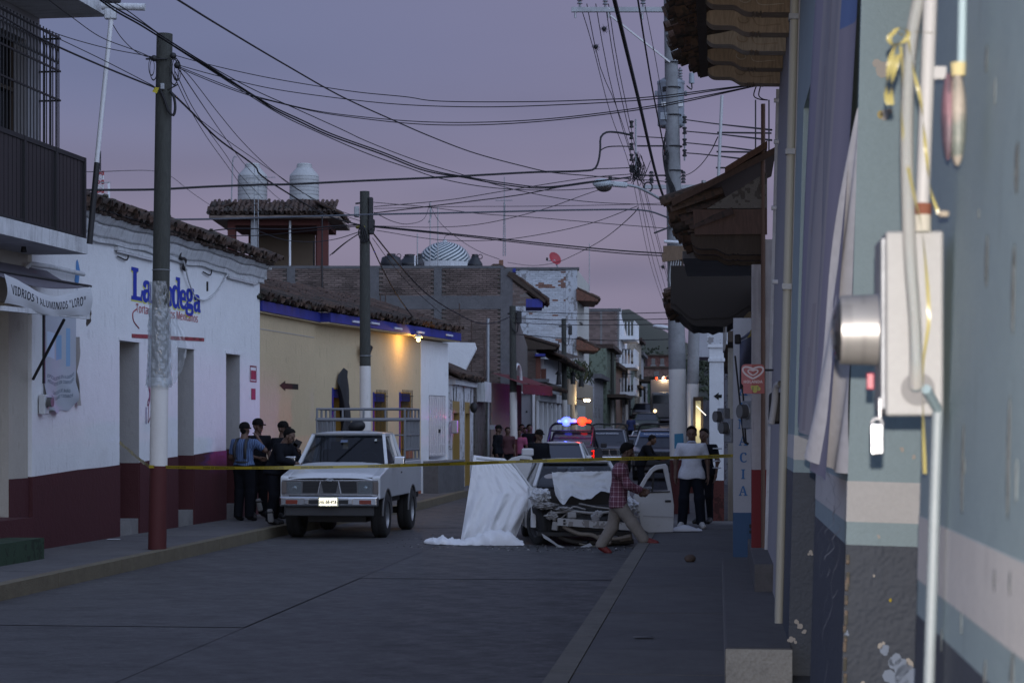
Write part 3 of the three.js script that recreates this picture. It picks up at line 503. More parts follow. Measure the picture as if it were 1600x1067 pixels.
{ // low white house with two narrow yellow-framed doors
  const t = -7.13, E = sf(t, 54.6, 59.5), b = E.thing('low_white_house', 'low stained white house with tiled roof and two narrow yellow-framed doors', 'house'), L = E.len;
  const d1 = [E.u(707), E.u(717)], d2 = [E.u(726), E.u(733)], tp = E.y(712, 644);
  wallDoors(mb(), 0, L, .1, 3.12, [[...d1, tp], [...d2, tp + .25]], 0, .4).build('wall', K.whitePeel, b);
  for (const [a, c] of [d1, d2]) { const g = new THREE.Group(); g.name = 'door'; b.add(g); mb().bb(a, .4, -.2, c, tp + (a > 1.9 && c > 3 ? .2 : 0), -.16).build('door_leaf', mat([.14, .13, .09], { map: 'wood' }), g); mb().bb(a - .02, .17, -.19, a + .06, tp, .02).build('door_frame', mat([.3, .2, .06]), g); mb().bb(c - .06, .17, -.19, c + .02, tp, .02).build('door_frame', mat([.3, .2, .06]), g); mb().bb(a, tp - .02, -.19, c, tp + .3, .02).build('door_head', mat([.3, .2, .06]), g); }
  mb().bb(-.1, 3.0, -.3, L + .1, 3.14, .12).build('cornice', K.whiteOld, b);
  { const r = new THREE.Group(); r.name = 'roof'; b.add(r); mb().quad([-.3, 3.14, .2], [L + .8, 3.14, .2], [L + .8, 4.6, -3.2], [-.3, 4.6, -3.2]).build('roof_deck', K.woodDark, r); tileRoof(r, { o: V3(-.3, 3.16, .24), along: V3(1, 0, 0), up: V3(0, .43, -1), nx: 29, ny: 8, most: 120 }); }
  const st = mat([.035, .035, .038]); for (const [x, y0, y1] of [[.3, 2.9, 2.2], [.9, 2.95, 2.5], [2.6, 2.98, 2.3], [4.2, 2.9, 2.4]]) mb().tube([[x, y0, .01], [x + .03, (y0 + y1) / 2, .012], [x - .04, y1, .01]], .012, 8, 4).build('hanging_wire', st, b);
  mb().rbox(.3, .35, .16, .03, E.u(703.5), E.y(703, 667), .12).build('service_box', K.greyBeige, b); mb().sph(.11, E.u(732), E.y(732, 637), .15, 1, 1.4, 1).build('wall_lamp', K.black, b);
  mb().bb(.4, 2.95, .125, .5, 3.0, .13).build('clip', K.black, b);
}
{ // angular grey canopy end between yellow house and roof
  const g = thing('white_wall_wedge', 'small white slanted wall end rising behind the low white house', 'wall', P(716, 552, 60), -ST);
  mb().ext([[-.45, -.55], [.2, -.55], [.55, .12], [.5, .3], [-.45, .33]], .2).build('slab', K.white, g);
}
{ // shuttered stone front, grey-beige wall, red awning
  const t = -7.13, E = sf(t, 59.55, 64.2), b = E.thing('shuttered_shop', 'narrow stone shop front with ribbed shutter, pipe and dark doors', 'shop');
  const L = E.len, xs = E.u(742.5);
  wallG(mb(), 0, L, .1, 3.2, [[.1, .3, xs, 2.75], [E.u(758), .2, E.u(766), 2.9]], 0, .4).build('wall', mat([.12, .11, .1], { map: 'peel', bump: 'bGrain', bs: .012 }), b);
  { const s = new THREE.Group(); s.name = 'roller_shutter'; b.add(s); for (let i = 0; i < 24; i++) mb().rbox(xs - .1, .1, .03, .012, (xs + .1) / 2, .36 + i * .1, -.06, .2, 0, 0, 1).build('shutter_slat', mat([.3, .3, .3], { rough: .5, metal: .3 }), s); }
  mb().bb(E.u(758), .2, -.3, E.u(766), 2.9, -.26).build('door_leaf', mat([.05, .055, .09], { rough: .4 }), b); { const m = mb(); for (let i = 1; i < 6; i++) m.bb(lerp(E.u(758), E.u(766), i / 6) - .03, .3, -.26, lerp(E.u(758), E.u(766), i / 6) + .03, 2.8, -.22); m.build('door_slats', mat([.09, .09, .14], { rough: .4 }), b); }
  mb().bar(V3(E.u(756.5), .2, .12), V3(E.u(756.5), E.y(756, 497), .12), .045, 8).build('pipe', K.galv, b);
  mb().bb(E.u(745), 2.6, .0, E.u(755), 3.2, .25).build('sign_box', K.whiteOld, b);
  mb().bb(E.u(758.5) - .14, E.y(759, 671), .05, E.u(758.5) + .16, E.y(759, 664), .3).build('meter', K.galv, b);
}
{ const F1 = frame(S(-7.13, 0, 64.3), S(-6.65, 0, 68.5)), g = F1.thing('pillar_house', 'beige wall with dark red pillar under a small red awning', 'house'), L = F1.len;
  mb().ext([[0, .1], [L - .9, .1], [L - .9, 3.25], [0, 3.25]], .4, M4(0, 0, -.4)).build('wall', mat([.26, .225, .16], { map: 'plaster' }), g);
  mb().bb(L - .9, .1, -.4, L, 3.25, .08).build('pillar', mat([.07, .016, .016], { map: 'plaster' }), g);
  const aw = mb(); aw.grid(12, 4, (u, v) => [lerp(-.4, L + .2, u), 3.55 - .35 * v + .03 * Math.sin(u * 12) * v, .1 + 1.0 * v]); aw.grid(20, 2, (u, v) => [lerp(-.4, L + .2, u), 3.2 - .28 * v - (v > .9 ? .05 * Math.abs(Math.sin(u * 24)) : 0), 1.1]); aw.build('red_awning', mat([.11, .016, .02], { side: THREE.DoubleSide }), g);
  mb().add(new THREE.TorusGeometry(.5, .05, 6, 20, Math.PI), M4(1.2, 3.35, .6)).build('arched_frame', K.whiteOld, g);
}
{ // tall unfinished brick building: side wall facing us, tiled gable, street front
  const d = 69, x0 = (395 - CX) / FPX * d, x1 = .02, H = y => EYE - (y - HY) / FPX * d;
  const b = thing('brick_building', 'tall unfinished brick building with grey concrete columns and beams behind the yellow house', 'building', [x0, 0, -d]);
  const W = x1 - x0, px = x => (x - 395) / FPX * d, top = H(418), bt = H(517), bb = H(535);
  mb().ext([[0, .1], [W, .1], [W, top - .03], [0, top - .03]], 1.5, M4(0, 0, -1.55)).build('mortar_wall', K.mortar, b);
  mb().bb(.02, top - .03, -1.5, W - .3, top + .06, .015).build('coping', K.concDark, b);
  const cols = [[448, 461, H(405), H(490)], [577, 592, top, .2], [678, 690, top, 0.2], [782, 800, top, .2]].map(([a, c, t, q]) => [px(a), px(c), t, q]);
  for (const [a, c, t, q] of cols.slice(0, 3)) mb().bb(a + rr(-.02, .02), q, -.2, c, Math.min(t, top - .02), .035).build('column', K.concDark, b);
  mb().bb(cols[3][0], .2, -.2, W, top - .02, .036).build('column', K.concDark, b);
  const B1 = H(483), B2 = H(462); mb().bb(0, B1, -.2, cols[3][0], B2, .028).build('beam', K.concDark, b);
  const inCol = x => cols.some(([a, c]) => x > a - .05 && x < c + .05);
  bricks(b, 0, cols[3][0], H(640), top - .02, .0, (x, y) => { const n = .72 + .5 * noise3.noise(x * 1.3, y * 2.1, 4) + rr(-.15, .15); return [.19 * n, .145 * n, .128 * n]; }, (x, y) => inCol(x) || (y > B1 && y < B2));
  // street front with tiled gable roof over it
  const f = new THREE.Group(); f.name = 'street_front'; f.position.set(W, 0, 0); f.rotation.y = Math.PI / 2 - ST + .02; b.add(f);   // local x runs away from us along the street
  mb().ext([[0, .1], [7.2, .1], [7.2, H(560) + .6], [0, 6.1]], .3, M4(0, 0, -.3)).build('wall', mat([.17, .15, .14], { map: 'concrete' }), f);
  // sloping roof seen end-on: brick infill and tiles, overhanging the street
  const g0 = px(795), e = .9;
  mb().ext([[g0, H(435)], [px(845), H(478)], [px(850), H(472)], [px(850), H(466)], [px(800), H(432)], [g0, H(432)]], .25, M4(0, 0, -.25)).build('gable_timber', K.woodDark, b);
  mb().ext([[W, H(440)], [px(842), H(470)], [px(835), H(478)], [W, H(478)]], .2, M4(0, 0, -.2)).build('gable_infill', K.mortar, b);
  bricks(b, W, px(836), H(477), H(443), -.02, () => { const n = rr(.6, 1); return [.18 * n, .135 * n, .118 * n]; }, (x, y) => y > H(440 + (x - W) / (px(842) - W) * 30) - .05);
  mb().bb(px(822), H(480), -2.2, px(848), H(467), .02).build('soffit', K.blueEave, b);
  mb().ext([[px(792), H(430)], [px(852), H(474)], [px(852), H(469)], [px(796), H(424)]], 3.2, M4(0, 0, -3.1)).build('roof_slab', K.woodDark, b);
  tileRoof(b, { o: V3(px(855), H(472), .05), along: V3(0, 0, -1), up: V3(-1, .74, 0), nx: 15, ny: 4, most: 120 });
  // roof block and little tiled roof, blue edge
  mb().bb(px(779), H(420), -2.2, px(786), H(399), -1.9).build('chimney', K.brown, b);
  mb().ext([[px(752), H(419)], [px(770), H(407)], [px(782), H(407)], [px(800), H(419)]], 1.2, M4(0, 0, -2.6)).build('roof_ridge', clayM[2], b);
  mb().bb(px(786), H(424), -1.8, px(806), H(418), -.4).build('blue_fascia', K.blueEave, b);
  // rusty starter bars standing against the wall
  for (const [x, ya, yb] of [[718, 475, 600], [737, 500, 600], [503, 405, 500], [595, 460, 520], [603, 460, 515], [757, 520, 640]]) mb().bar(V3(px(x), H(yb), .3), V3(px(x), H(ya), .3), .02, 5).build('steel_bar', mat([.07, .045, .035], { rough: .8 }), b);
  // lower storey front: brick, red posts, terrace edge
}
{ // second brick house just past it with tiled roof
  const d = 76, H = y => EYE - (y - HY) / FPX * d, X = x => (x - 800) / FPX * d;
  const b = thing('terrace_house', 'brick house with dark tiled roof and red-brown posts behind the utility pole', 'house', [0, 0, -d]);
  mb().ext([[X(790), .1], [X(838), .1], [X(838), H(545)], [X(790), H(545)]], 2, M4(0, 0, -2.02)).build('mortar_wall', K.mortar, b);
  bricks(b, X(800), X(837), H(593), H(548), 0, () => { const n = rr(.5, .85); return [.17 * n, .13 * n, .115 * n]; });
  mb().bb(X(796), H(597), -.3, X(858), H(592), .25).build('ledge', K.concDark, b);
  mb().bb(X(792), .1, -.5, X(836), H(597), -.1).build('lower_wall', mat([.22, .22, .235], { map: 'plaster' }), b);
  mb().bb(X(837), H(592), -.2, X(845), H(557), .03).build('post', mat([.13, .05, .035]), b); mb().bb(X(846), H(592), -1.2, X(854), H(575), -.9).build('post', mat([.13, .05, .035]), b);
  mb().bb(X(836), H(557), -1, X(852), H(553), .3).build('blue_capital', K.blueEave, b);
  mb().ext([[X(790), H(520)], [X(870), H(543)], [X(868), H(546)], [X(790), H(546)]], .25, M4(0, 0, -.1)).build('gable', K.woodDark, b);
  tileRoof(b, { o: V3(X(872), H(544), .1), along: V3(0, 0, -1), up: V3(-1, .3, 0), nx: 14, ny: 5, most: 90 });
  mb().ext([[X(790), H(521)], [X(872), H(546)], [X(872), H(543)], [X(790), H(518)]], 2.8, M4(0, 0, -2.8)).build('roof_slab', K.woodDark, b);
}
{ // white two-storey house with lanterns and the arcade below
  const t = -6.72, E = sf(t, 77, 90.3), b = E.thing('lantern_house', 'white house with tiled roofs, hanging lanterns and a row of white posts', 'house'), L = E.len, gl = .17;
  const xa = E.u(852), tp = E.y(866, 558);
  mb().ext([[xa - .5, 3.6], [L, 3.6], [L, E.y(884, 566)], [xa - .5, E.y(850, 560)]], .3, M4(0, 0, -.3)).build('upper_wall', K.white, b);
  for (const x of [873, 895.5]) { const g = new THREE.Group(); g.name = 'lantern'; b.add(g); const u = E.u(x, .5), y = E.y(x, 593, .5); mb().cyl(.11, .07, .4, u, y, .5, 0, 0, 0, 6).build('lantern_glass', K.blackM, g); mb().cyl(.16, .02, .16, u, y + .28, .5, 0, 0, 0, 6).build('lantern_cap', K.black, g); mb().bar(V3(u, y + .3, .5), V3(u, y + 1.5, .5), .02, 5).build('chain', K.black, g); }
  mb().quad([xa - 1.5, E.y(845, 560) - .05, .7], [L + 1, E.y(903, 566), .7], [L + 1, E.y(903, 566) + 1.0, -2.6], [xa - 1.5, E.y(845, 545) + .6, -2.6]).build('roof_deck', K.woodDark, b);
  tileRoof(b, { o: V3(xa - 1.5, E.y(850, 561), .75), along: V3(L + 2.5 - xa, -.2, 0), up: V3(0, .35, -1), nx: 58, ny: 4, px: .24, most: 150 });
  const at = E.y(856, 614);
  mb().bb(.2, gl, -2.4, L, 3.3, -2.2).build('inner_wall', mat([.36, .28, .24], { map: 'plaster' }), b);
  for (let i = 0; i < 9; i++) { const u = lerp(.9, L - 3, i / 8); mb().bb(u - .35, gl, -2.19, u + .2, 2.6, -2.15).build('door_leaf', K.woodDark, b); }
  mb().bb(.0, at - .35, -.3, L, at, .02).build('arcade_beam', K.whiteOld, b);
  for (let i = 0; i < 7; i++) { const u = i === 0 ? .1 : lerp(.1, L - .4, i / 6); mb().rbox(i % 6 ? .16 : .42, at - gl - .35, .24, .03, u, (at - .35 + gl) / 2, -.14).build('post', K.white, b); }
  { const r = new THREE.Group(); r.name = 'lower_roof'; b.add(r); mb().quad([-.6, at + .02, .5], [L * .62, at + .02, .5], [L * .55, at + .75, -2.2], [.6, at + .75, -2.2]).build('roof_deck', K.woodDark, r); tileRoof(r, { o: V3(-.4, at + .04, .5), along: V3(1, 0, 0), up: V3(0, .28, -1), nx: 36, ny: 6, px: .22, most: 100 }); }
}
{ // grey gate beside the pole, white post
  const g = thing('grey_sheet_gate', 'flat grey-blue sheet gate between the white-based pole and a white post', 'gate', [0, 0, -72]); const H = y => EYE - (y - HY) / FPX * 72, X = x => (x - 800) / FPX * 72;
  mb().bb(X(803), .1, -.3, X(811), H(614), -.1).build('red_jamb', mat([.09, .02, .02], { map: 'plaster' }), g);
  mb().bb(X(810), .15, -.2, X(833), H(615), -.12).build('sheet', mat([.3, .31, .34], { map: 'plaster', rough: .6 }), g); mb().bb(X(803), H(615), -.2, X(836), H(612), .02).build('lintel', K.white, g);
  mb().bb(X(832), .1, -.15, X(836), H(612), .08).build('white_post', K.white, g); mb().rbox(.06, .06, .05, .02, X(823), H(643), -.1).build('knob', K.black, g);
}
{ // white-painted brick building with the red dish
  const d = 98, H = y => EYE - (y - HY) / FPX * d, X = x => (x - 800) / FPX * d;
  const b = thing('white_brick_building', 'tall building with worn white-painted brick side wall', 'building', [0, 0, -d]);
  const top = H(421), x0 = X(775), x1 = X(902);
  mb().ext([[x0, .1], [x1, .1], [x1, top], [x0, top]], 3, M4(0, 0, -3.03)).build('mortar_wall', mat([.4, .42, .45], { map: 'peel' }), b);
  bricks(b, x0, x1, H(600), top, 0, (x, y) => { const bare = noise3.noise(x * .9, y * 2.6, 9) + .5 * noise3.noise(x * 3, y * 7, 3) > (y > H(450) ? .22 : .52); const n = rr(.82, 1.08); return bare ? [.23 * n, .13 * n, .1 * n] : [.5 * n, .53 * n, .57 * n]; }, (x, y) => false, .27, .09);
  for (const [a, c] of [[X(812), X(826)], [x1 - .55, x1]]) mb().bb(a, .1, -.2, c, top - .02, .04).build('column', mat([.46, .49, .53], { map: 'peel' }), b);
  mb().bb(x0, top, -3, x1 + .1, top + .1, .1).build('roof_edge', K.concDark, b);
  const f = new THREE.Group(); f.name = 'street_front'; f.position.set(x1, 0, 0); f.rotation.y = Math.PI / 2 - ST; b.add(f);
  mb().ext([[0, .1], [9, .1], [9, H(425)], [0, top]], .25, M4(0, 0, -.25)).build('wall', mat([.5, .5, .46], { map: 'plaster' }), f);
  for (const y of [H(458), H(535)]) { mb().ext([[x1 - .05, y + .2], [x1 + 1.0, y - .3], [x1 + 1.0, y - .4], [x1 - .05, y - .35]], 5, M4(0, 0, -4.8)).build('canopy', mat([.2, .09, .06], { map: 'clay' }), b); tileRoof(b, { o: V3(x1 + 1.05, y - .36, .1), along: V3(0, 0, -1), up: V3(-1, .5, 0), nx: 20, ny: 3, most: 60 }); }
  for (const y of [H(500), H(580)]) winUnit(f, 1.5, 3.2, y, y + 1.4, .02);
}
{ const d = 99, p = P(866, 412, d), g = thing('red_satellite_dish', 'red satellite dish on the roof of the white-painted brick building', 'dish', p);
  const pr = []; for (let i = 0; i <= 8; i++) pr.push([i / 8 * .34, i * i / 64 * .09]);
  mb().lathe(pr, 24, M4(0, .22, 0, 1.1, .9, .25, 1, 1, 1)).build('reflector', mat([.3, .02, .03], { rough: .5, side: THREE.DoubleSide }), g);
  mb().bar(V3(.0, .2, 0), V3(.25, -.3, 0), .035).build('mast', K.galv, g); mb().bar(V3(0, .15, .05), V3(-.33, .12, .3), .02).build('feed_arm', K.galv, g); mb().rbox(.1, .14, .1, .02, -.35, .2, .3).build('receiver', K.black, g);
}
{ // far brick building
  const d = 141, H = y => EYE - (y - HY) / FPX * d, X = x => (x - 800) / FPX * d;
  const b = thing('far_brick_building', 'brown brick building with white balconies further up the street', 'building', [0, 0, -d]);
  const x0 = X(890), x1 = X(968), top = H(482);
  mb().ext([[x0, .1], [x1, .1], [x1, top], [x0, top]], 3, M4(0, 0, -3.03)).build('mortar_wall', K.mortar, b);
  bricks(b, x0, x1, H(650), top, 0, (x, y) => { const n = rr(.7, 1.05); return [.2 * n, .15 * n, .135 * n]; }, () => false, .4, .16);
  for (const x of [938, 965]) mb().bb(X(x), .1, -.2, X(x + 3), top, .05).build('column', K.conc, b); for (const y of [482, 553, 592]) mb().bb(x0, H(y + 5), -.2, x1 + .1, H(y), .06).build('beam', K.concDark, b);
  const f = new THREE.Group(); f.name = 'street_front'; f.position.set(x1, 0, 0); f.rotation.y = Math.PI / 2 - ST; b.add(f);
  mb().ext([[0, .1], [12, .1], [12, H(515)], [0, top]], .25, M4(0, 0, -.25)).build('wall', K.white, f);
  for (const y of [H(524), H(568), H(612)]) { mb().bb(.5, y - .25, 0, 8, y, 1.05).build('balcony_slab', K.white, f); const r = new THREE.Group(); r.name = 'balcony_railing'; f.add(r); mb().bb(.5, y + .95, .97, 8, y + 1.02, 1.05).build('rail', K.white, r); const m = mb(); for (let x = .5; x < 8; x += .35) m.bb(x, y, .98, x + .06, y + .95, 1.04); for (let q = .05; q < 1; q += .22) m.bb(.5, y, q, .56, y + .95, q + .06); m.build('balusters', K.white, r); winUnit(f, 2, 4, y + .1, y + 2.0, .02, { frame: K.white }); }
}
{ // beige house with plants on the roof, lit lamps and a dark entrance
  const t = -6.7, E = sf(t, 92, 110), b = E.thing('beige_house', 'beige rendered house with plants on its roof and two bright wall lamps', 'house'), L = E.len, g0 = gy(100);
  const tp = E.y(905, 597);
  wallG(mb(), 0, L, g0, tp, [[.6, .6, 2.2, E.y(888, 632)], [4, .6, 12, E.y(905, 633)]], 0, .4).build('wall', mat([.38, .32, .24], { map: 'plaster' }), b);
  mb().bb(.3, .3, -1.4, L, tp - .4, -1.2).build('inner_wall', mat([.25, .2, .15]), b);
  mb().bb(E.u(887) - .2, .4, -.2, E.u(887) + .2, E.y(887, 632), .1).build('pale_post', K.whiteOld, b);  // post in plain worn white
  { const m = mb(); for (let i = 0; i < 420; i++) { const x = rr(.5, 10), h = rr(0, 1); m.box(.05, rr(.2, .5), .01, x, tp + h * .9 * (1 - .5 * Math.abs(x - 5) / 5) + .1, rr(-.6, .5), rr(-1, 1), rr(0, 3), rr(-.8, .8)); } const o = m.build('roof_plants', mat([.03, .042, .02], { rough: .9 }), b); o.userData.kind = 'stuff'; }
  { const g = new THREE.Group(); g.name = 'lantern'; b.add(g); const u = E.u(905, .3), y = E.y(905, 596, .3); mb().cyl(.14, .08, .5, u, y, .4, 0, 0, 0, 6).build('lantern_glass', K.black, g); mb().cyl(.2, .02, .2, u, y + .35, .4, 0, 0, 0, 6).build('lantern_cap', K.black, g); }
}
for (const [i, x] of [914.5, 920].entries()) { const d = 97, p = P(x, 625.5, d), g = thing('wall_floodlight', ['bright white floodlight on the beige house, left of the pair', 'bright white floodlight on the beige house, right of the pair'][i], 'lamp', p);
  mb().sph(.075, 0, 0, 0, 1, 1, .6).build('lamp_lens', new THREE.MeshStandardMaterial({ color: 0xfff2d8, emissive: 0xfff0d0, emissiveIntensity: 4 }), g); mb().rbox(.24, .2, .14, .03, 0, .02, -.12).build('lamp_body', K.black, g); mb().bar(V3(0, .02, -.12), V3(-.4, .1, -.5), .03).build('bracket', K.black, g);
  const l = new THREE.PointLight(0xffe2b0, 2); l.position.set(0, 0, .12); l.castShadow = true; g.add(l); }
// small fronts in the far street, left row
{ const cols = [[.36, .36, .37], [.16, .2, .15], [.3, .2, .16], [.4, .4, .42], [.2, .24, .2], [.34, .3, .24], [.4, .41, .42]], words = ['pale grey', 'green', 'brick red', 'white', 'sage', 'sand', 'chalk white'];
  let s = 112; cols.forEach((c, i) => { const w = 9 + (i * 37 % 5), h = [4.2, 5.8, 4.6, 5.4, 4.4, 6.2, 5][i], E = sf(-6.75 + (i % 2) * .2, s, s + w), y0 = gy(s) - .2, b = E.thing('distant_house', `far ${words[i]} house front on the left, ${['just past', 'second past', 'third past', 'fourth past', 'fifth past', 'sixth past', 'seventh past'][i]} the beige house`, 'house', 'small houses far up the left side');
    wallG(mb(), 0, E.len, y0, y0 + h, [[1, y0 + .3, 2.2, y0 + 2.6], [4, y0 + .3, 5.3, y0 + 2.6]], 0, .4).build('wall', mat(c, { map: 'peel' }), b);
    for (const a of [1, 4]) mb().bb(a, y0 + .2, -.2, a + 1.3, y0 + 2.6, -.15).build('door', K.woodDark, b);
    if (h > 5) winUnit(b, 2, 3.4, y0 + 3.4, y0 + 4.6, .02);
    if (i % 2) mb().bb(.4, y0 + 2.9, 0, E.len - .4, y0 + 3.1, 1.1).build('canopy', K.woodDark, b);
    mb().ext([[0, y0 + h], [E.len, y0 + h], [E.len, y0 + h + .2], [0, y0 + h + .25]], 1.2, M4(0, 0, -.8)).build('roof_edge', i % 3 ? clayM[1] : K.concDark, b);
    mb().bb(0, y0, -5, .3, y0 + h, -.4).build('side_wall', mat(c, { map: 'peel' }), b); s += w; }); }
{ // far cross-street houses closing the view
  const mk = (name, label, x0, x1, yt, yb, d, c, wins) => { const H = y => EYE - (y - HY) / FPX * d, X = x => (x - 800) / FPX * d, b = thing(name, label, 'house', [0, 0, -d]);
    mb().ext([[X(x0), H(yb)], [X(x1), H(yb)], [X(x1), H(yt)], [X(x0), H(yt)]], 4, M4(0, 0, -4)).build('wall', mat(c, { map: 'peel' }), b);
    for (const [a, cc, t, q] of wins) { const o = mb().bb(X(a), H(q), -.1, X(cc), H(t), .03).build('window', K.glassDark, b); mb().bb(X(a) - .1, H(q) - .15, .0, X(cc) + .1, H(q), .12).build('sill', K.conc, o); }
    mb().bb(X(x0) - .2, H(yt), -4, X(x1) + .2, H(yt - 2), .3).build('roof_edge', K.woodDark, b); return b; };
  mk('ochre_house', 'small ochre yellow house standing high behind the white balconies', 971, 1000, 535, 562, 196, [.34, .24, .06], [[973, 980, 541, 552], [989, 993, 539, 545]]);
  mk('brown_house', 'brown house directly below the ochre yellow house', 978, 1006, 562, 590, 192, [.2, .13, .1], [[984, 990, 566, 576]]);
  mk('green_house', 'pale green house front at the far end of the street', 984, 1000, 588, 632, 188, [.22, .28, .2], [[988, 993, 600, 625]]);
  mk('grey_house', 'pale grey house front at the far end, between green ones', 1000, 1012, 592, 634, 189, [.36, .36, .38], [[1004, 1009, 604, 628]]);
  mk('dark_green_house', 'dark green house front with black doorway at the far end', 1012, 1024, 590, 636, 190, [.08, .12, .08], [[1016, 1021, 598, 630]]);
  mk('tiled_roof_house', 'low house with broad brown roof below the wooded hill', 1005, 1062, 575, 596, 215, [.16, .1, .085], [[1022, 1030, 580, 590]]);
  mk('white_far_house', 'white house front near the lit street lamp far off', 1022, 1050, 596, 640, 200, [.42, .43, .45], [[1030, 1034, 610, 630]]);
  mk('red_brown_house', 'dark red-brown house half hidden under the trees on the slope', 1012, 1046, 556, 576, 228, [.13, .06, .05], [[1018, 1024, 560, 570], [1032, 1038, 560, 570]]);
}
{ // tower with water tanks
  const d = 84, X = x => (x - 800) / FPX * d, H = y => EYE - (y - HY) / FPX * d;
  const b = thing('tank_tower', 'open red rooftop tower with tiled eaves carrying two pale water tanks', 'tower', [0, 0, -d]); const dz = 4.0;
  const red = mat([.11, .034, .028], { map: 'plaster' }), y0 = H(430), y1 = H(345);
  for (const [a, c, z] of [[355, 367, 0], [495, 512, 0], [368, 378, -dz], [478, 490, -dz]]) mb().bb(X(a), y0, z - .4, X(c), y1, z).build('corner_post', red, b);
  mb().bb(X(356), H(352), -dz - .3, X(511), H(342), .03).build('ring_beam', red, b); mb().bb(X(380), y0, -dz + .1, X(478), y1, -dz + .2).build('back_wall', mat([.17, .13, .09], { map: 'plaster' }), b);
  mb().bb(X(330), H(343), -dz - .8, X(532), H(339), .75).build('ceiling_slab', mat([.25, .2, .17]), b);
  mb().bb(X(356), y0 - 3, -dz - .3, X(511), y0, .02).build('lower_body', red, b);
  mb().bar(V3(X(453), y0, .1), V3(X(453), H(345), .1), .045, 8).build('white_post', K.white, b); mb().bb(X(392), y0, .05, X(402), H(336), .12).build('metal_strip', K.galv, b);
  mb().bar(V3(X(488), y0, -.5), V3(X(488), H(375), -.5), .03, 5).build('ladder_rail', K.black, b);
  // hip roof
  const ex = .85; tileRoof(b, { o: V3(X(328), H(339) + .02, .85), along: V3(1, 0, 0), up: V3(0, .45, -1), nx: 26, ny: 4, most: 110 });
  tileRoof(b, { o: V3(X(534), H(339) + .02, .7), along: V3(0, 0, -1), up: V3(-1, .45, 0), nx: 20, ny: 3, most: 60 }); tileRoof(b, { o: V3(X(328), H(339) + .02, -3.6), along: V3(0, 0, 1), up: V3(1, .45, 0), nx: 20, ny: 3, most: 60 });
  mb().ext([[X(330), H(339)], [X(532), H(339)], [X(505), H(322)], [X(358), H(322)]], dz - .6, M4(0, 0, -dz + .4)).build('roof_core', K.woodDark, b);
  for (const x of [394, 475]) mb().cyl(.68, .66, H(313) - H(325), X(x), (H(313) + H(325)) / 2, -1.6, 0, 0, 0, 20).build('tank_base', mat([.12, .035, .03]), b);
  const a = thing('roof_aerial', 'thin rooftop television aerial in front of the left water tank', 'aerial', P(400, 400, 83)), q = (x, y) => P(x, y, 83).sub(a.position);
  mb().bar(q(397, 392), q(397, 258), .018, 6).build('mast', K.galv, a); mb().bar(q(403, 392), q(403, 270), .018, 6).build('mast', K.galv, a); mb().bar(q(384, 277), q(430, 277), .014, 5).build('crossbar', K.galv, a); for (let i = 0; i < 6; i++) mb().bar(q(397, 290 + i * 14), q(403, 290 + i * 14), .01, 4).build('rung', K.galv, a);
  const v = thing('vent_pipe', 'hooked thin vent pipe beside the left water tank', 'pipe', P(361, 318, 84)), w = (x, y) => P(x, y, 84).sub(v.position);
  mb().tube([w(361, 318), w(362.5, 270), w(363.5, 250), w(366, 244), w(369, 246)], .028, 20, 6).build('pipe', K.galv, v);
}
for (const [i, x] of [394, 475].entries()) { const d = 85.6, R = 23 / FPX * d, p = P(x, 315, d), g = thing('water_tank', ['pale ribbed water tank, left of the two on the red tower', 'pale ribbed water tank, right of the two on the red tower'][i], 'water tank', p, i * .7);
  const Hh = (314 - 258) / FPX * d, pr = [[0, 0], [R * .98, 0], [R, .05]]; for (let k = 0; k < 6; k++) { const y = .1 + k * (Hh * .68 - .1) / 6; pr.push([R, y], [R, y + .12], [R * .975, y + .145], [R * .975, y + .175]); } pr.push([R, Hh * .68], [R * .97, Hh * .74], [R * .55, Hh * .93], [R * .52, Hh * .93], [R * .52, Hh], [R * .48, Hh + .03], [0, Hh + .05]);
  mb().lathe(pr, 32).build('shell', mat([.42, .43, .43], { rough: .6, map: 'plaster' }), g); mb().cyl(R * .5, R * .46, .05, 0, Hh + .06, 0, 0, 0, 0, 20).build('lid', mat([.42, .44, .43], { rough: .55 }), g); mb().rbox(.1, .18, .06, .02, R, Hh * .5, 0).build('fitting', K.black, g); }
{ const d = 130, g = thing('striped_dome', 'church dome tiled in blue-green and white spiralling stripes', 'dome', P(695, 425, d)), R = 41 / FPX * d;
  const cm = tex(512, 256, (u, v) => { const k = Math.round(u * 48 * .999), a = (u * 24 + v * 9) % 1, b2 = ((u * 24 - v * 9) % 1 + 1) % 1; const q = (u * 2) % 1 < .5 ? a : b2; return q < .5 ? [.75, .77, .77] : [.16, .24, .28]; }, true, 1); cm.repeat.set(1, 1);
  const m = mb(true); const pr = []; for (let i = 0; i <= 14; i++) { const a = i / 14 * Math.PI / 2; pr.push([R * Math.cos(a), .62 + R * .78 * Math.sin(a)]); } m.lathe(pr, 48, M4(0, 0, 0, 0, 1.2, 0)); m.build('tiled_shell', mat([1, 1, 1], { map: cm, rough: .35 }), g);
  mb().cyl(R, R * 1.02, 3.6, 0, -1.2, 0, 0, 0, 0, 32).build('drum', K.whiteOld, g); mb().cyl(.2, .1, .3, 0, .62 + R * .78, 0).build('finial_base', K.whiteOld, g); mb().tube([[-.1, .6 + R * .78, 0], [.05, 1 + R * .78, 0], [.4, 1.05 + R * .78, 0]], .015, 10, 4).build('finial', K.black, g); }
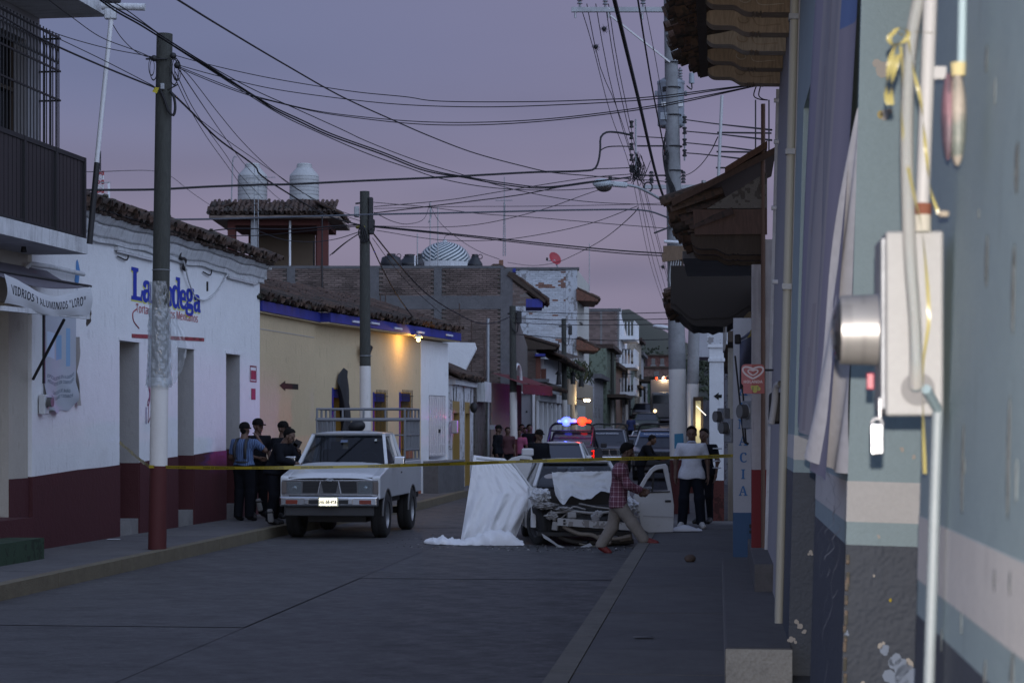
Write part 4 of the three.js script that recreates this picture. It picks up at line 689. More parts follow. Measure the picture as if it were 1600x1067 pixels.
for (const [i, [x, y, r, d]] of [[611, 415, 17, 96], [640, 416, 20, 97], [655, 416, 8, 98], [742, 417, 12, 96]].entries()) { const g = thing('black_water_tank', ['black roof tank with square lid, first right of the second pole', 'black roof tank with sloping shoulders, left of the striped dome', 'small black roof tank touching the left side of the striped dome', 'black roof tank right of the striped dome'][i], 'water tank', P(x, y + 12, d)), R = r / FPX * d, h = (i < 2 ? 27 : 28) / FPX * d;
  mb().lathe([[0, 0], [R, 0], [R, h * .55], [R * .98, h * .62], [R * (i === 0 ? .85 : .5), h * .92], [R * .5, h], [0, h * 1.02]], 18).build('shell', mat([.014, .016, .02], { rough: .5 }), g); mb().cyl(R * .42, R * .4, h * .16, 0, h * 1.05, 0, 0, 0, 0, 12).build('lid', K.blackM, g); mb().add(new THREE.TorusGeometry(.1, .02, 5, 12), M4(R * .7, h, 0)).build('handle', K.black, g); }
{ const g = thing('white_vent_stub', 'short white vent pipe between the black roof tanks', 'pipe', P(648, 414, 94)); mb().bar(V3(0, -.4, 0), V3(0, .42, 0), .035, 8).build('pipe', K.white, g); }
{ const g = thing('lattice_mast', 'distant red and white lattice radio mast behind the conduit mast', 'mast', P(156, 330, 300)), d = 300, k = d / FPX; const c = [mat([.3, .03, .03]), mat([.6, .6, .6])];
  for (let i = 0; i < 9; i++) { const y0 = i * 7 * k, y1 = y0 + 7 * k, w = 4.5 * k; const m = mb(); for (const s of [-1, 1]) m.bar(V3(s * w, y0, 0), V3(s * w, y1, 0), .12, 4); m.bar(V3(-w, y0, 0), V3(w, y1, 0), .08, 4).bar(V3(w, y0, 0), V3(-w, y1, 0), .08, 4); m.build('mast_section', c[i % 2], g); } mb().bar(V3(0, 63 * k, 0), V3(0, 94 * k, 0), .1, 4).build('whip', K.black, g); mb().bb(12 * k, 20 * k, 0, 15 * k, 45 * k, .2).build('antenna_panel', K.white, g); mb().bb(0, 44 * k, 0, 16 * k, 45.5 * k, .2).build('bracket', K.galv, g); }
for (const [i, [x, y0, y1, d, lab, yg]] of [[503, 330, 500, 60, 'thin dark steel rod standing in front of the brick wall', 0], [672, 316, 420, 80, 'thin bent aerial pole left of the striped dome', 0], [684, 324, 415, 80, 'straight thin aerial pole above the striped dome', 0], [788, 276, 400, 110, 'tall guyed lattice aerial with a cross arm near the sky centre', 1], [652, 365, 413, 82, 'television aerial with a long arm right of the second pole', 2], [921, 380, 455, 110, 'thin whip aerial above the white-painted brick building', 0]].entries()) {
  const g = thing('aerial_pole', lab, 'aerial', P(x, y1, d)), v = (xx, yy) => P(xx, yy, d).sub(g.position);
  if (yg === 1) { for (const s of [-1.2, 1.2]) mb().bar(v(x + s * 1.6, y1), v(x + s * .4, y0 + 40), .022, 4).build('leg', K.galv, g); const m = mb(); for (let y = y1; y > y0 + 45; y -= 4) m.bar(v(x - 1.8, y), v(x + 1.8, y - 4), .012, 4); m.build('lattice', K.galv, g); mb().bar(v(x, y0 + 45), v(x, y0), .02, 4).build('whip', K.galv, g); mb().bar(v(x - 14, 313), v(x + 13, 313), .02, 4).build('cross_arm', K.galv, g); }
  else mb().bar(v(x, y1), v(x, y0), .022, 5).build('rod', i === 0 ? K.black : K.steel, g);
  if (i === 1) { mb().tube([v(672, 318), v(673.5, 338), v(669, 348)], .02, 8, 4).build('bent_arm', K.steel, g); }
  if (yg === 2) { const p0 = P(594, 364, 82).sub(g.position); g.children[0].visible = true; }
}
// ---------------------------------------------------------------- hills and far trees
{ const m = mb(); m.grid(90, 26, (u, v) => { const X = lerp(-330, 330, u), d = 430 + 420 * v; const rx = CX + X / 720 * FPX; const crest = 25 + 15 * Math.exp(-Math.pow((X - 33) / 16, 2)) + 9 * Math.exp(-Math.pow((X + 160) / 90, 2)) - 8 * sst(55, 95, X) + 5 * fbm(X * .02, 3, 1); const h = 2 + crest * Math.sin(Math.min(1, v * 1.5) * Math.PI / 2) + 2.2 * fbm(X * .06, d * .03, 4); return [X, h, -d]; });
  struct('far_hill', m, mat([.05, .056, .036], { map: 'concrete' }));
  const g2 = mb(); g2.grid(60, 14, (u, v) => { const X = lerp(-60, 120, u), d = 232 + 120 * v; return [X, gy(200) - 1 + (6.5 + 5 * fbm(X * .05, 7, 2) + 2.0 * Math.exp(-Math.pow((X - 16) / 9, 2))) * Math.sin(Math.min(1, v * 1.6) * Math.PI / 2), -d]; }); struct('near_slope', g2, mat([.03, .033, .022], { map: 'concrete' }));
  const leaf = clean(new THREE.TetrahedronGeometry(1)), list = [];
  for (let i = 0; i < 260; i++) { const X = rr(-30, 70), v = Math.pow(rnd(), .7), d = 236 + 80 * v; const gh = gy(200) - 1 + (6.5 + 5 * fbm(X * .05, 7, 2)) * Math.sin(Math.min(1, v * .66 * 1.6) * Math.PI / 2), R = rr(1.2, 2.4); for (let k = 0; k < 46; k++) { const a = rr(0, 6.28), b = Math.acos(rr(-.6, 1)), r = R * Math.cbrt(rnd()) * (1 + .3 * Math.sin(a * 3)); list.push(M4(X + r * Math.sin(b) * Math.cos(a), gh + R * .7 + r * Math.cos(b) * 1.1, -d + r * Math.sin(b) * Math.sin(a), rr(0, 6), rr(0, 6), rr(0, 6), rr(.15, .42), rr(.15, .42), rr(.15, .42))); } }
  const im = new THREE.InstancedMesh(leaf, mat([.026, .034, .018], { rough: .9 }), list.length); list.forEach((q, i) => { im.setMatrixAt(i, q); im.setColorAt(i, new THREE.Color().setScalar(rr(.6, 1.5))); }); im.name = 'far_wood'; im.userData = { kind: 'stuff', label: 'dark trees covering the slope below the far hill' }; scene.add(im);
}
// ---------------------------------------------------------------- right side of the street
const LEAN = -.028;
const R1 = frame(S(.465, 0, 18), S(.465, 0, 1.5)); const X1 = s => 18 - s;   // local x grows towards the viewer, z towards the street
{ const b = R1.thing('teal_building', 'teal wall with white band and navy base right beside the viewpoint', 'building'); b.rotation.order = 'YXZ'; b.rotation.x = LEAN;
  const teal = mat([.33, .435, .455], { map: 'plaster', bump: 'bGrain', bs: .002, rough: .65 }), band = mat([.66, .65, .62], { map: 'plaster', bump: 'bGrain', bs: .002 }), navyN = mat([.06, .075, .1], { map: 'plaster', bump: 'bRough', bs: .005, rough: .6 });
  const HEAD = 4.04, TOP = 6.2;
  // wall pieces: [s0, s1, band top, band bottom, navy top]
  const seg = (s0, s1, tb, bb, nv, mt, mbd, z = 0) => { const a = X1(s1), c = X1(s0), D = .5;
    mb().bb(a, .05, z - D, c, nv, z).build('navy_base', navyN, b); mb().bb(a, nv, z - D, c, bb, z - .001).build('teal_strip', mt, b); mb().bb(a, bb, z - D, c, tb, z + .001).build('white_band', mbd, b); mb().bb(a, tb, z - D, c, TOP, z - .0015).build('wall', mt, b); };
  seg(2, 5.3, 1.66, 1.50, 1.41, teal, band);
  seg(8.2, 10.8, 1.67, 1.51, 1.42, teal, band);
  seg(14, 15.35, 1.83, 1.665, 1.575, teal, band);
  for (const [s0, s1] of [[5.3, 8.2], [10.8, 14]]) { mb().bb(X1(s1), HEAD, -.5, X1(s0), TOP, -.0015).build('lintel_wall', teal, b); mb().bb(X1(s1), .05, -.52, X1(s0), HEAD, -.47).build('roller_door', mat([.05, .06, .07], { rough: .5, metal: .3 }), b); mb().bb(X1(s1), .05, -.47, X1(s0), .2, -.01).build('threshold', K.walk, b); }
  // the jambs that face us carry their own paint
  for (const [s, tb, bb, nv] of [[8.2, 1.672, 1.511, 1.42], [14, 1.824, 1.66, 1.575]]) { const x = X1(s); for (const [y0, y1, m, e] of [[.2, nv, navyN, .002], [nv, bb, teal, .003], [bb, tb, band, .004], [tb, HEAD, teal, .003]]) mb().bb(x, y0, -.469, x + e, y1, -.0005).build('jamb_paint', m, b); }
  // chipped plaster and paint spots: small raised or sunk flakes
  const chip = (s, y, z, r, c, n) => { const m = mb(); m.add(new THREE.CylinderGeometry(r, r * 1.1, .003, 9), M4(X1(s) + .0055, y, z, 0, 0, Math.PI / 2, 1, 1, .8)); for (let i = 0; i < 3; i++) m.add(new THREE.CylinderGeometry(r * rr(.3, .6), r * .6, .003, 7), M4(X1(s) + .005, y + rr(-1, 1) * r, z + rr(-1, 1) * r, 0, 0, Math.PI / 2)); m.build(n, mat(c), b); };
  const pz = x => -((x - 1318) / 3200 * 8.2) , py = y => EYE - (y - HY) / 3200 * 8.2, ppale = [.3, .36, .45], off = [.5, .46, .4];
  for (const [x, y, r, c] of [[1388, 932, .006, [.5, .38, .03]], [1375, 1003, .012, off], [1380, 1008, .018, ppale], [1400, 1022, .022, ppale], [1408, 1035, .035, ppale], [1415, 1050, .05, ppale], [1405, 1062, .045, ppale], [1420, 1030, .018, off], [1362, 895, .005, off], [1323, 985, .008, ppale], [1350, 1062, .01, off], [1358, 185, .02, off], [1352, 184, .015, [.55, .45, .2]], [1353, 115, .03, off], [1368, 835, .006, off], [1400, 700, .008, off], [1418, 710, .008, off]]) chip(8.2, py(y), pz(x), r, c, 'paint_chip');
  const pz2 = x => -((x - 1232) / 3200 * 14), py2 = y => EYE - (y - HY) / 3200 * 14; for (const [x, y] of [[1243, 968], [1250, 975], [1256, 983], [1243, 1000], [1236, 996], [1262, 860], [1256, 640], [1252, 325]]) chip(14, py2(y), pz2(x), rr(.008, .02), off, 'paint_chip');
  { const e = mb(); for (let y = .3; y < 1.4; y += .05) e.rbox(.02, rr(.02, .06), .014, .004, X1(8.2) + .004, y + rr(-.02, .02), -.004 - rr(0, .008), 0, 0, rr(-.3, .3), 1); e.build('bare_plaster_edge', mat([.35, .27, .2], { map: 'clay' }), b).userData.kind = 'stuff'; }
  // scratches and scabs on the near wall
  for (const [s, y0, y1, w] of [[3.72, 2.05, 2.22, .018], [3.72, 1.72, 1.95, .016], [3.72, 2.3, 2.4, .012], [4.1, 2.16, 2.27, .014], [3.85, 1.58, 1.63, .012], [3.65, 1.59, 1.64, .012], [3.95, 1.35, 1.45, .014], [3.6, 1.4, 1.5, .02], [4.4, 1.7, 1.9, .012]]) mb().add(new THREE.IcosahedronGeometry(.5, 1), M4(X1(s), (y0 + y1) / 2, .0, 0, 0, .05, w, y1 - y0, .008)).build('plaster_scar', mat([.075, .085, .09], { map: 'peel', bump: 'bGrain', bs: .006 }), b);
  for (let i = 0; i < 14; i++) { const s = rr(3.2, 5), y = rr(1.2, 3.0); mb().add(new THREE.IcosahedronGeometry(.5, 1), M4(X1(s), y, 0, 0, 0, rr(-.2, .2), rr(.01, .04), rr(.02, .1), .005)).build('plaster_scar', mat([.17, .2, .21], { map: 'grime' }), b); }
}
{ // hanging banner on the pier between the two doorways
  const b = R1.thing('torn_banner', 'torn blue and purple printed banner with white underside hanging on the teal wall', 'banner'); b.rotation.order = 'YXZ'; b.rotation.x = LEAN;
  const pm = print(256, 1024, (c, w, h) => { c.fillStyle = '#6f82a0'; c.fillRect(0, 0, 8, h); c.fillStyle = '#98969c'; c.fillRect(30, 0, 196, h); c.fillStyle = '#5b73a4'; c.fillRect(226, 0, 30, 380); c.fillStyle = '#8b888f'; for (let i = 0; i < 26; i++) c.fillRect(30 + (i * 53) % 170, (i * 197) % h, 5, 150); }, { bg: '#8a889a' }); pm.side = THREE.DoubleSide;
  const a = X1(10.75), c = X1(8.25);
  mb(true).grid(24, 40, (u, v) => [lerp(a, c, u), lerp(1.92 - .25 * u, 4.6, v), .03 + .05 * Math.sin(u * 9 + v * 2) * (1 - .5 * v) + .04 * (1 - v) + .015 * Math.sin(u * 31)]).build('printed_sheet', pm, b);
  mb().grid(14, 40, (u, v) => { const k = Math.pow(1 - v, .8), w = .012 + .15 * k; return [c + .03 - .28 * u * k + .02 * Math.sin(v * 9), lerp(1.7 + .06 * u * u, 3.15, v), -.01 + w * u + .02 * k * Math.sin(u * 9 + v * 7)]; }).build('white_underside', mat([.62, .62, .64], { map: 'cloth', side: THREE.DoubleSide, rough: .85 }), b);
  const st = mat([.38, .37, .35], { map: 'cloth', side: THREE.DoubleSide });
  for (const [s, y0, y1, w] of [[8.26, 1.72, .62, .022], [8.3, 1.7, 1.3, .03], [8.9, 1.8, 1.05, .012], [9.4, 1.8, 1.2, .014], [8.27, 1.6, 1.2, .05]]) mb().grid(3, 24, (u, v) => [X1(s) + (u - .5) * w * (1 - .5 * v), lerp(y0, y1, v), .05 + .02 * Math.sin(v * 9 + s) + .012 * Math.sin(v * 31 + s * 4)]).build('frayed_strand', st, b);
}
{ // meter on the near wall
  const d = 4.62, sc = FPX / d;
  const p = P(1430, 505, d), g = thing('power_meter_box', 'light grey metal meter box with round steel-rimmed meter on the teal wall', 'electricity meter', p, -ST), gm = mat([.36, .365, .36], { rough: .5, map: 'plaster' });
  const w = 90 / sc, h = 290 / sc, dp = .2;
  mb().rbox(w, h, dp, .008, 0, 0, -dp / 2).build('box', gm, g);
  mb().rbox(.012, h * .93, dp * .9, .004, -w / 2 - .004, 0, -dp / 2).build('cover_rim', K.galv, g);
  for (const [x, y] of [[-.02, .02], [-.02, -.018]]) mb().cyl(.006, .006, .006, x, y, .001, Math.PI / 2).build('rivet', gm, g);
  const my = (505 - 512) / sc; // meter axis along -x
  mb().cyl(57 / sc, 55 / sc, 62 / sc, -w / 2 - 36 / sc, my, -dp / 2, 0, 0, Math.PI / 2, 40).build('meter_ring', mat([.50, .485, .46], { rough: .42, metal: .55, map: 'grime' }), g);
  mb().add(new THREE.SphereGeometry(52 / sc, 32, 12, 0, Math.PI * 2, 0, Math.PI / 2), M4(-w / 2 - 65 / sc, my, -dp / 2, 0, 0, Math.PI / 2, 1, .28, 1)).build('meter_glass', mat([.03, .03, .032], { rough: .08 }), g);
  mb().add(new THREE.TorusGeometry(57.5 / sc, 2.4 / sc, 8, 40), M4(-w / 2 - 6 / sc, my, -dp / 2, 0, Math.PI / 2, 0)).build('seal_band', K.steel, g);
  mb().rbox(12 / sc, 26 / sc, .01, .003, -w / 2 - 22 / sc, -(595 - 505) / sc, -.03).build('red_seal_tag', mat([.36, .03, .06], { rough: .4 }), g);
  mb().cyl(26 / sc, 26 / sc, .006, 5 / sc, (505 - 608) / sc, .002, Math.PI / 2, 0, 0, 24).build('knockout', mat([.2, .2, .2], { rough: .6 }), g);
  mb().rbox(.01, 40 / sc, .02, .004, -w / 2 - 8 / sc, (505 - 640) / sc, -.02).build('hasp', K.steel, g);
  const l = thing('padlock', 'small chrome padlock hanging below the grey meter box', 'padlock', P(1371, 678, 4.58), -ST);
  mb().rbox(20 / sc, 48 / sc, .018, .004, 0, -8 / sc, 0).build('body', K.chrome, l); mb().add(new THREE.TorusGeometry(8 / sc, 2.6 / sc, 8, 16, Math.PI), M4(0, 16 / sc, 0)).bar(V3(8 / sc, 12 / sc, 0), V3(8 / sc, 17 / sc, 0), 2.6 / sc).bar(V3(-8 / sc, 12 / sc, 0), V3(-8 / sc, 17 / sc, 0), 2.6 / sc).build('shackle', K.steel, l);
}
{ const d = 4.6, v = (x, y, z = 0) => P(x, y, d + z);
  const pv = mat([.46, .46, .45], { rough: .45 }), bl = mat([.3, .4, .43], { rough: .5 });
  const g = thing('white_riser_pipe', 'rigid white plastic pipe rising above the grey meter box', 'pipe', v(1448, 330)), q = (x, y, z) => v(x, y, z).sub(g.position);
  mb().bar(q(1456, -30), q(1442, 322), .016, 14).build('pipe', pv, g); mb().bar(q(1443, 318), q(1442, 336), .02, 14).build('rust_collar', mat([.2, .07, .04]), g); mb().bar(q(1441, 336), q(1441, 362), .021, 14).build('socket', mat([.5, .48, .4]), g); mb().rbox(.05, .03, .02, .004, ...q(1462, 114).toArray()).build('clip', pv, g);
  const f = thing('flexible_conduit', 'ribbed white flexible conduit running over the front of the grey meter box', 'conduit', v(1425, 300)), r = (x, y, z) => v(x, y, z).sub(f.position);
  const pts = [r(1440, -20, .02), r(1425, 60, .0), r(1418, 180, -.02), r(1420, 330, -.1), r(1424, 420, -.16), r(1430, 500, -.17), r(1432, 560, -.17), r(1432, 606, -.12)], cv = new THREE.CatmullRomCurve3(pts);
  mb().add(new THREE.TubeGeometry(cv, 90, .0115, 12)).build('core', bl, f); { const m = mb(), T0 = V3(), n = 150; for (let i = 0; i < n; i++) { const p = cv.getPointAt(i / n), t = cv.getTangentAt(i / n), qn = new THREE.Quaternion().setFromUnitVectors(V3(0, 0, 1), t); m.add(new THREE.TorusGeometry(.012, .0028, 5, 12), new THREE.Matrix4().compose(p, qn, V3(1, 1, 1))); } const o = m.build('ribs', mat([.38, .38, .36], { rough: .5 }), f); o.userData.kind = 'stuff'; }
  const k = thing('pale_downpipe', 'pale blue-white weathered pipe running down below the meter box to the ground', 'pipe', v(1462, 640)), s = (x, y, z) => v(x, y, z).sub(k.position);
  mb().bar(s(1466, 640), s(1451, 1110), .0125, 14).build('pipe', mat([.30, .35, .37], { rough: .45, map: 'plaster' }), k); mb().bar(s(1448, 608, -.1), s(1466, 640, 0), .011, 10).build('bend', bl, k);
  const u = thing('blue_paint_pipe', 'slim pale blue pipe above the oval fitting at the top right', 'pipe', P(1503, 60, 4.1)); mb().bar(V3(0, -.05, 0), V3(.004, .16, 0), .009, 10).build('pipe', bl, u); mb().rbox(.05, .03, .02, .005, .005, .18, 0).build('clip', bl, u);
  const o = thing('wall_fitting', 'oval weathered pink and cream wall fitting below the slim blue pipe', 'fitting', P(1492, 185, 4.1), -ST); mb().add(new THREE.SphereGeometry(1, 20, 14), M4(.006, 0, 0, 0, 0, 0, .018, .096, .03)).build('shell', mat([.52, .46, .38], { map: 'clay', rough: .5 }), o); mb().add(new THREE.SphereGeometry(1, 20, 14), M4(-.012, .005, -.005, 0, 0, 0, .013, .088, .028)).build('pink_side', mat([.34, .19, .22], { map: 'clay', rough: .5 }), o); mb().cyl(.014, .016, .026, .008, .098, 0).build('yellow_cap', mat([.5, .43, .22]), o);
  mb().rbox(.02, .012, .02, .004, -.02, -.19, -.01).build('screw', mat([.3, .26, .2]), o);
  const y = thing('yellow_ribbon', 'knotted yellow plastic ribbon tied around the white pipes, ends hanging loose', 'ribbon', v(1405, 60, -.05)), w = (x, yy, z = -.05) => v(x, yy, z).sub(y.position), ym = mat([.42, .37, .14], { rough: .3, side: THREE.DoubleSide });
  const rib = (pts, wd, name) => { const c2 = new THREE.CatmullRomCurve3(pts); const m = mb(); m.grid(2, 50, (a, t) => { const p = c2.getPointAt(t); return [p.x + (a - .5) * wd * Math.cos(t * 9 + wd * 99), p.y, p.z + (a - .5) * wd * Math.sin(t * 9 + wd * 99)]; }); m.build(name, ym, y); };
  rib([w(1412, 55), w(1398, 50), w(1390, 60), w(1396, 70), w(1412, 66), w(1420, 50), w(1404, 44), w(1394, 56)], .012, 'knot'); rib([w(1408, 62), w(1398, 75), w(1390, 110), w(1386, 150), w(1392, 165), w(1394, 130), w(1404, 85)], .014, 'loop'); rib([w(1408, 72), w(1411, 110), w(1409, 170), w(1416, 240), w(1428, 300, -.14), w(1440, 350, -.19), w(1446, 400, -.2), w(1452, 500, -.2), w(1444, 560, -.19), w(1443, 640, -.14), w(1446, 740, -.06)], .008, 'long_tail'); rib([w(1420, 60), w(1426, 100), w(1440, 160), w(1448, 240), w(1456, 300), w(1468, 335)], .008, 'long_tail'); rib([w(1414, 50), w(1440, 50), w(1466, 52)], .008, 'wrap');
}
// ---------------------------------------------------------------- pale house with the carved eave brackets
function corbelProfile(L, h) { // bracket in (outward, up): square root at the wall, moulded collar, S-curved nose
  const p = [[0, 0], [L * .34, 0], [L * .36, h * .06], [L * .39, .0], [L * .42, h * .06], [L * .46, 0], [L * .50, h * .02]];
  for (let i = 1; i <= 6; i++) p.push([L * (.5 + .03 * i), h * (.02 + .26 * sst(0, 6, i))]); for (let i = 1; i <= 4; i++) p.push([L * (.68 + .045 * i), h * .28]); for (let i = 1; i <= 6; i++) { const a = i / 6 * Math.PI / 2; p.push([L * (.86 + .14 * Math.sin(a)), h * (.28 + .5 * (1 - Math.cos(a)))]); } p.push([L, h], [0, h]); return p;
}
{ const R2 = frame(S(.47, 0, 20.3), S(.47, 0, 15.3)), b = R2.thing('carved_eave_house', 'pale house with carved wooden eave brackets and heavy tiled eave overhead', 'house'); b.rotation.order = 'YXZ'; b.rotation.x = LEAN * .9;
  const L = R2.len, lav = mat([.40, .39, .41], { map: 'plaster', bump: 'bRough', bs: .005 });
  mb().bb(0, .1, -.4, L, 5.6, 0).build('wall', lav, b);
  mb().bb(.0, .1, .0, .012, 5.2, .03).build('corner_strip', K.whiteOld, b);
  mb().bb(L - .5, .1, .0, L - .36, 4.4, .05).build('pilaster', K.cream, b);
  const h0 = 5.22, Lb = .72, hb = .21, top = h0 + hb;
  const wd = [mat([.42, .33, .25], { map: 'wood', bump: 'bGrain', bs: .004 }), mat([.33, .25, .18], { map: 'wood', bump: 'bGrain', bs: .004 }), mat([.48, .41, .34], { map: 'wood', bump: 'bGrain', bs: .004 })];
  let i = 0; const eL = 8;
  for (let x = .02; x < eL; x += .86, i++) { const g = new THREE.Group(); g.name = 'carved_bracket'; b.add(g); const m = mb(); m.ext(corbelProfile(Lb, hb), .2, new THREE.Matrix4().makeBasis(V3(0, 0, 1), V3(0, 1, 0), V3(-1, 0, 0)).setPosition(x + .2, h0, .0), .006); m.build('beam', wd[i % 3], g);
    const sc = mb(); const pts = []; for (let k = 0; k <= 22; k++) { const a = k / 22 * 4.6, r = .014 + .012 * a / 2; pts.push([x + .203, h0 + hb * .52 + r * Math.sin(a + 2.2), Lb * .52 + r * 1.5 * Math.cos(a + 2.2)]); } sc.tube(pts, .007, 30, 5); sc.tube([[x + .203, h0 + hb * .8, Lb * .5], [x + .203, h0 + hb * .55, Lb * .42], [x + .203, h0 + hb * .32, Lb * .38], [x + .203, h0 + hb * .34, Lb * .1]], .006, 20, 5); sc.build('scroll', wd[(i + 1) % 3], g);
    for (const z of [.28, .31, .35]) mb().bb(x - .003, h0 - .003, Lb * z / .34 * .4, x + .204, h0 + hb, Lb * z / .34 * .4 + .012).build('collar', wd[1], g); }
  for (let k = 0; k < 6; k++) mb().bb(-.05, top + .002, k * .125, eL, top + .03 + rr(0, .004), k * .125 + .118).build('ceiling_board', wd[(k + 1) % 3], b);
  mb().bb(-.06, top + .03, .0, eL, top + .06, .78).build('roof_deck', K.woodDark, b);
  { const r = new THREE.Group(); r.name = 'roof'; b.add(r); const dk = mat([.05, .04, .033], { map: 'wood' });
    mb().ext([[.7, top - .1], [.78, top - .12], [.78, top + .1], [.7, top + .1]], eL + .05, new THREE.Matrix4().makeBasis(V3(0, 0, 1), V3(0, 1, 0), V3(-1, 0, 0)).setPosition(eL, 0, 0)).build('fascia', K.woodDark, r);
    tileRoof(r, { o: V3(-.12, top + .0, .98), along: V3(1, 0, 0), up: V3(0, .42, -1), nx: 42, ny: 4, px: .2, most: 300, rag: 1.4 });
    for (let q = 0; q < 3; q++) tileRoof(r, { o: V3(-.12, top - .1 + q * .05, .8 + q * .05), along: V3(1, 0, 0), up: V3(0, .2, -1), nx: 42, ny: 1, px: .2, most: 30, rag: 1.8 }); }
  mb().tube([[L - .02, 0, .03], [L - .02, 2, .03], [L - .03, 6, .03]], .032, 20, 10).build('cream_pipe', mat([.42, .41, .34], { rough: .5 }), b);
  for (const y of [2.9, 3.9, 4.9]) mb().bb(L - .07, y, .0, L + .03, y + .04, .07).build('pipe_clip', K.galv, b);
  mb().rbox(.1, .24, .1, .03, L - .25, 2.02, .09).build('insulator', K.black, b); mb().tube([[L - .05, 2.2, .06], [L - .12, 2.18, .09], [L - .16, 2.05, .1], [L - .15, 1.9, .12]], .026, 16, 8).build('elbow', K.greyBeige, b);
  for (const [x, y] of [[.25, 5.05], [.3, 4.0], [1.5, 3.2], [.6, 4.6]]) { mb().cyl(.022, .022, .05, x, y, .03, Math.PI / 2, 0, 0, 8).build('peg_insulator', K.white, b); }
}
{ const st = thing('concrete_step', 'long raised concrete step with chipped white end along the right wall', 'step', S(0, 0, 13.6), -ST); mb().rbox(.44, .3, 9.3, .012, .27, .275, -4.66, 0, 0, 0, 1).build('step_top', K.walk, st); mb().bb(.052, .12, -.001, .488, .415, .004).build('white_end', mat([.42, .41, .37], { map: 'concrete', bump: 'bRough', bs: .012 }), st); mb().bb(.046, .12, -9, .05, .4, -.0).build('white_side', K.conc, st); mb().rbox(.2, .3, 4, .01, .42, .52, -6.6, 0, 0, 0, 1).build('ledge', K.walk, st); }
{ // second house: gable end with boards, tiled roof
  const Lh = 6.4, R3 = frame(S(.50, 0, 27), S(.47, 0, 20.6)), b = R3.thing('gable_eave_house', 'old house with brown boarded eave end and tiled roof below the carved eave', 'house'), L = R3.len;
  const lav = mat([.42, .41, .43], { map: 'grime', bump: 'bRough', bs: .006 });
  wallDoors(mb(), 0, L, .1, 3.75, [[1.0, 2.1, 2.75], [3.4, 4.6, 2.75]], 0, .4).build('wall', lav, b);
  for (const [a, c] of [[1.0, 2.1], [3.4, 4.6]]) { mb().bb(a, .1, -.3, c, 2.75, -.25).build('door', mat([.13, .12, .13], { map: 'wood' }), b); mb().bb(a - .1, .1, -.2, a + .02, 2.8, .04).build('door_post', K.wood, b); mb().bb(c - .02, .1, -.2, c + .1, 2.8, .04).build('door_post', K.cream, b); }
  mb().bb(L - .2, .1, -.38, L + .005, 1.45, .135).build('red_base', mat([.16, .018, .022], { map: 'plaster' }), b); mb().bb(L - .2, 1.45, -.38, L + .004, 3.5, .134).build('corner_pier', lav, b);
  // gable end, in the plane facing us (local y-z), near end at x = L
  const B = new THREE.Matrix4().makeBasis(V3(0, 0, 1), V3(0, 1, 0), V3(-1, 0, 0)), at = x => B.clone().setPosition(x, 0, 0);
  const o = .93, yb = 3.6, y1 = 4.06, yw = 4.56;
  mb().ext([[-.02, y1], [.58, y1], [-.02, 4.42]], .12, at(L + .03)).build('plaster_triangle', mat([.15, .135, .115], { map: 'peel', bump: 'bGrain', bs: .01 }), b);
  mb().ext([[-.02, 3.8], [.7, 3.8], [.72, y1 - .01], [-.02, y1 - .01]], .08, at(L + .035)).build('brown_board', mat([.11, .065, .05], { map: 'wood' }), b);
  const wd = [K.woodDark, mat([.075, .05, .038], { map: 'wood' })];
  for (let k = 0; k < 3; k++) { const m = mb(); m.ext(corbelProfile(.74, .22), .13, at(L - k * .7).multiply(M4(0, yb, 0))); m.build('eave_bracket', wd[k % 2], b); }
  for (let k = 0; k < 4; k++) mb().bb(L - 1.75, yb + .225 + k * .002, .02 + k * .19, L, yb + .25, .2 + k * .19).build('ceiling_board', wd[k % 2], b);
  mb().ext([[-.1, yw + .03], [o, y1 + .02], [o, y1 + .09], [-.1, yw + .1]], 1.85, at(L + .09)).build('roof_slab', mat([.085, .05, .035], { map: 'wood' }), b);
  mb().ext([[-.02, yw + .09], [.4, 4.4], [.4, 4.46], [-.02, yw + .16]], .3, at(L + .12)).build('verge_board', mat([.12, .06, .035], { map: 'wood' }), b);
  { const r = new THREE.Group(); r.name = 'roof'; b.add(r); for (let q = 0; q < 7; q++) tileRoof(r, { o: V3(L - 1.8, y1 - .3 + q * .05, .74 + q * .03), along: V3(1, 0, 0), up: V3(0, .3, -1), nx: 9, ny: 1, px: .2, most: 40, rag: 1.6 }); }
  mb().bb(2.1, 3.7, -.1, 4.75, 3.78, .86).build('grey_soffit', mat([.15, .15, .165], { map: 'wood' }), b);
  for (const z of [.02]) mb().bar(V3(L + .02, 0.2, z), V3(L + .02, 5.1, z), .022, 6).build('rusty_pipe', mat([.13, .08, .06]), b);
}
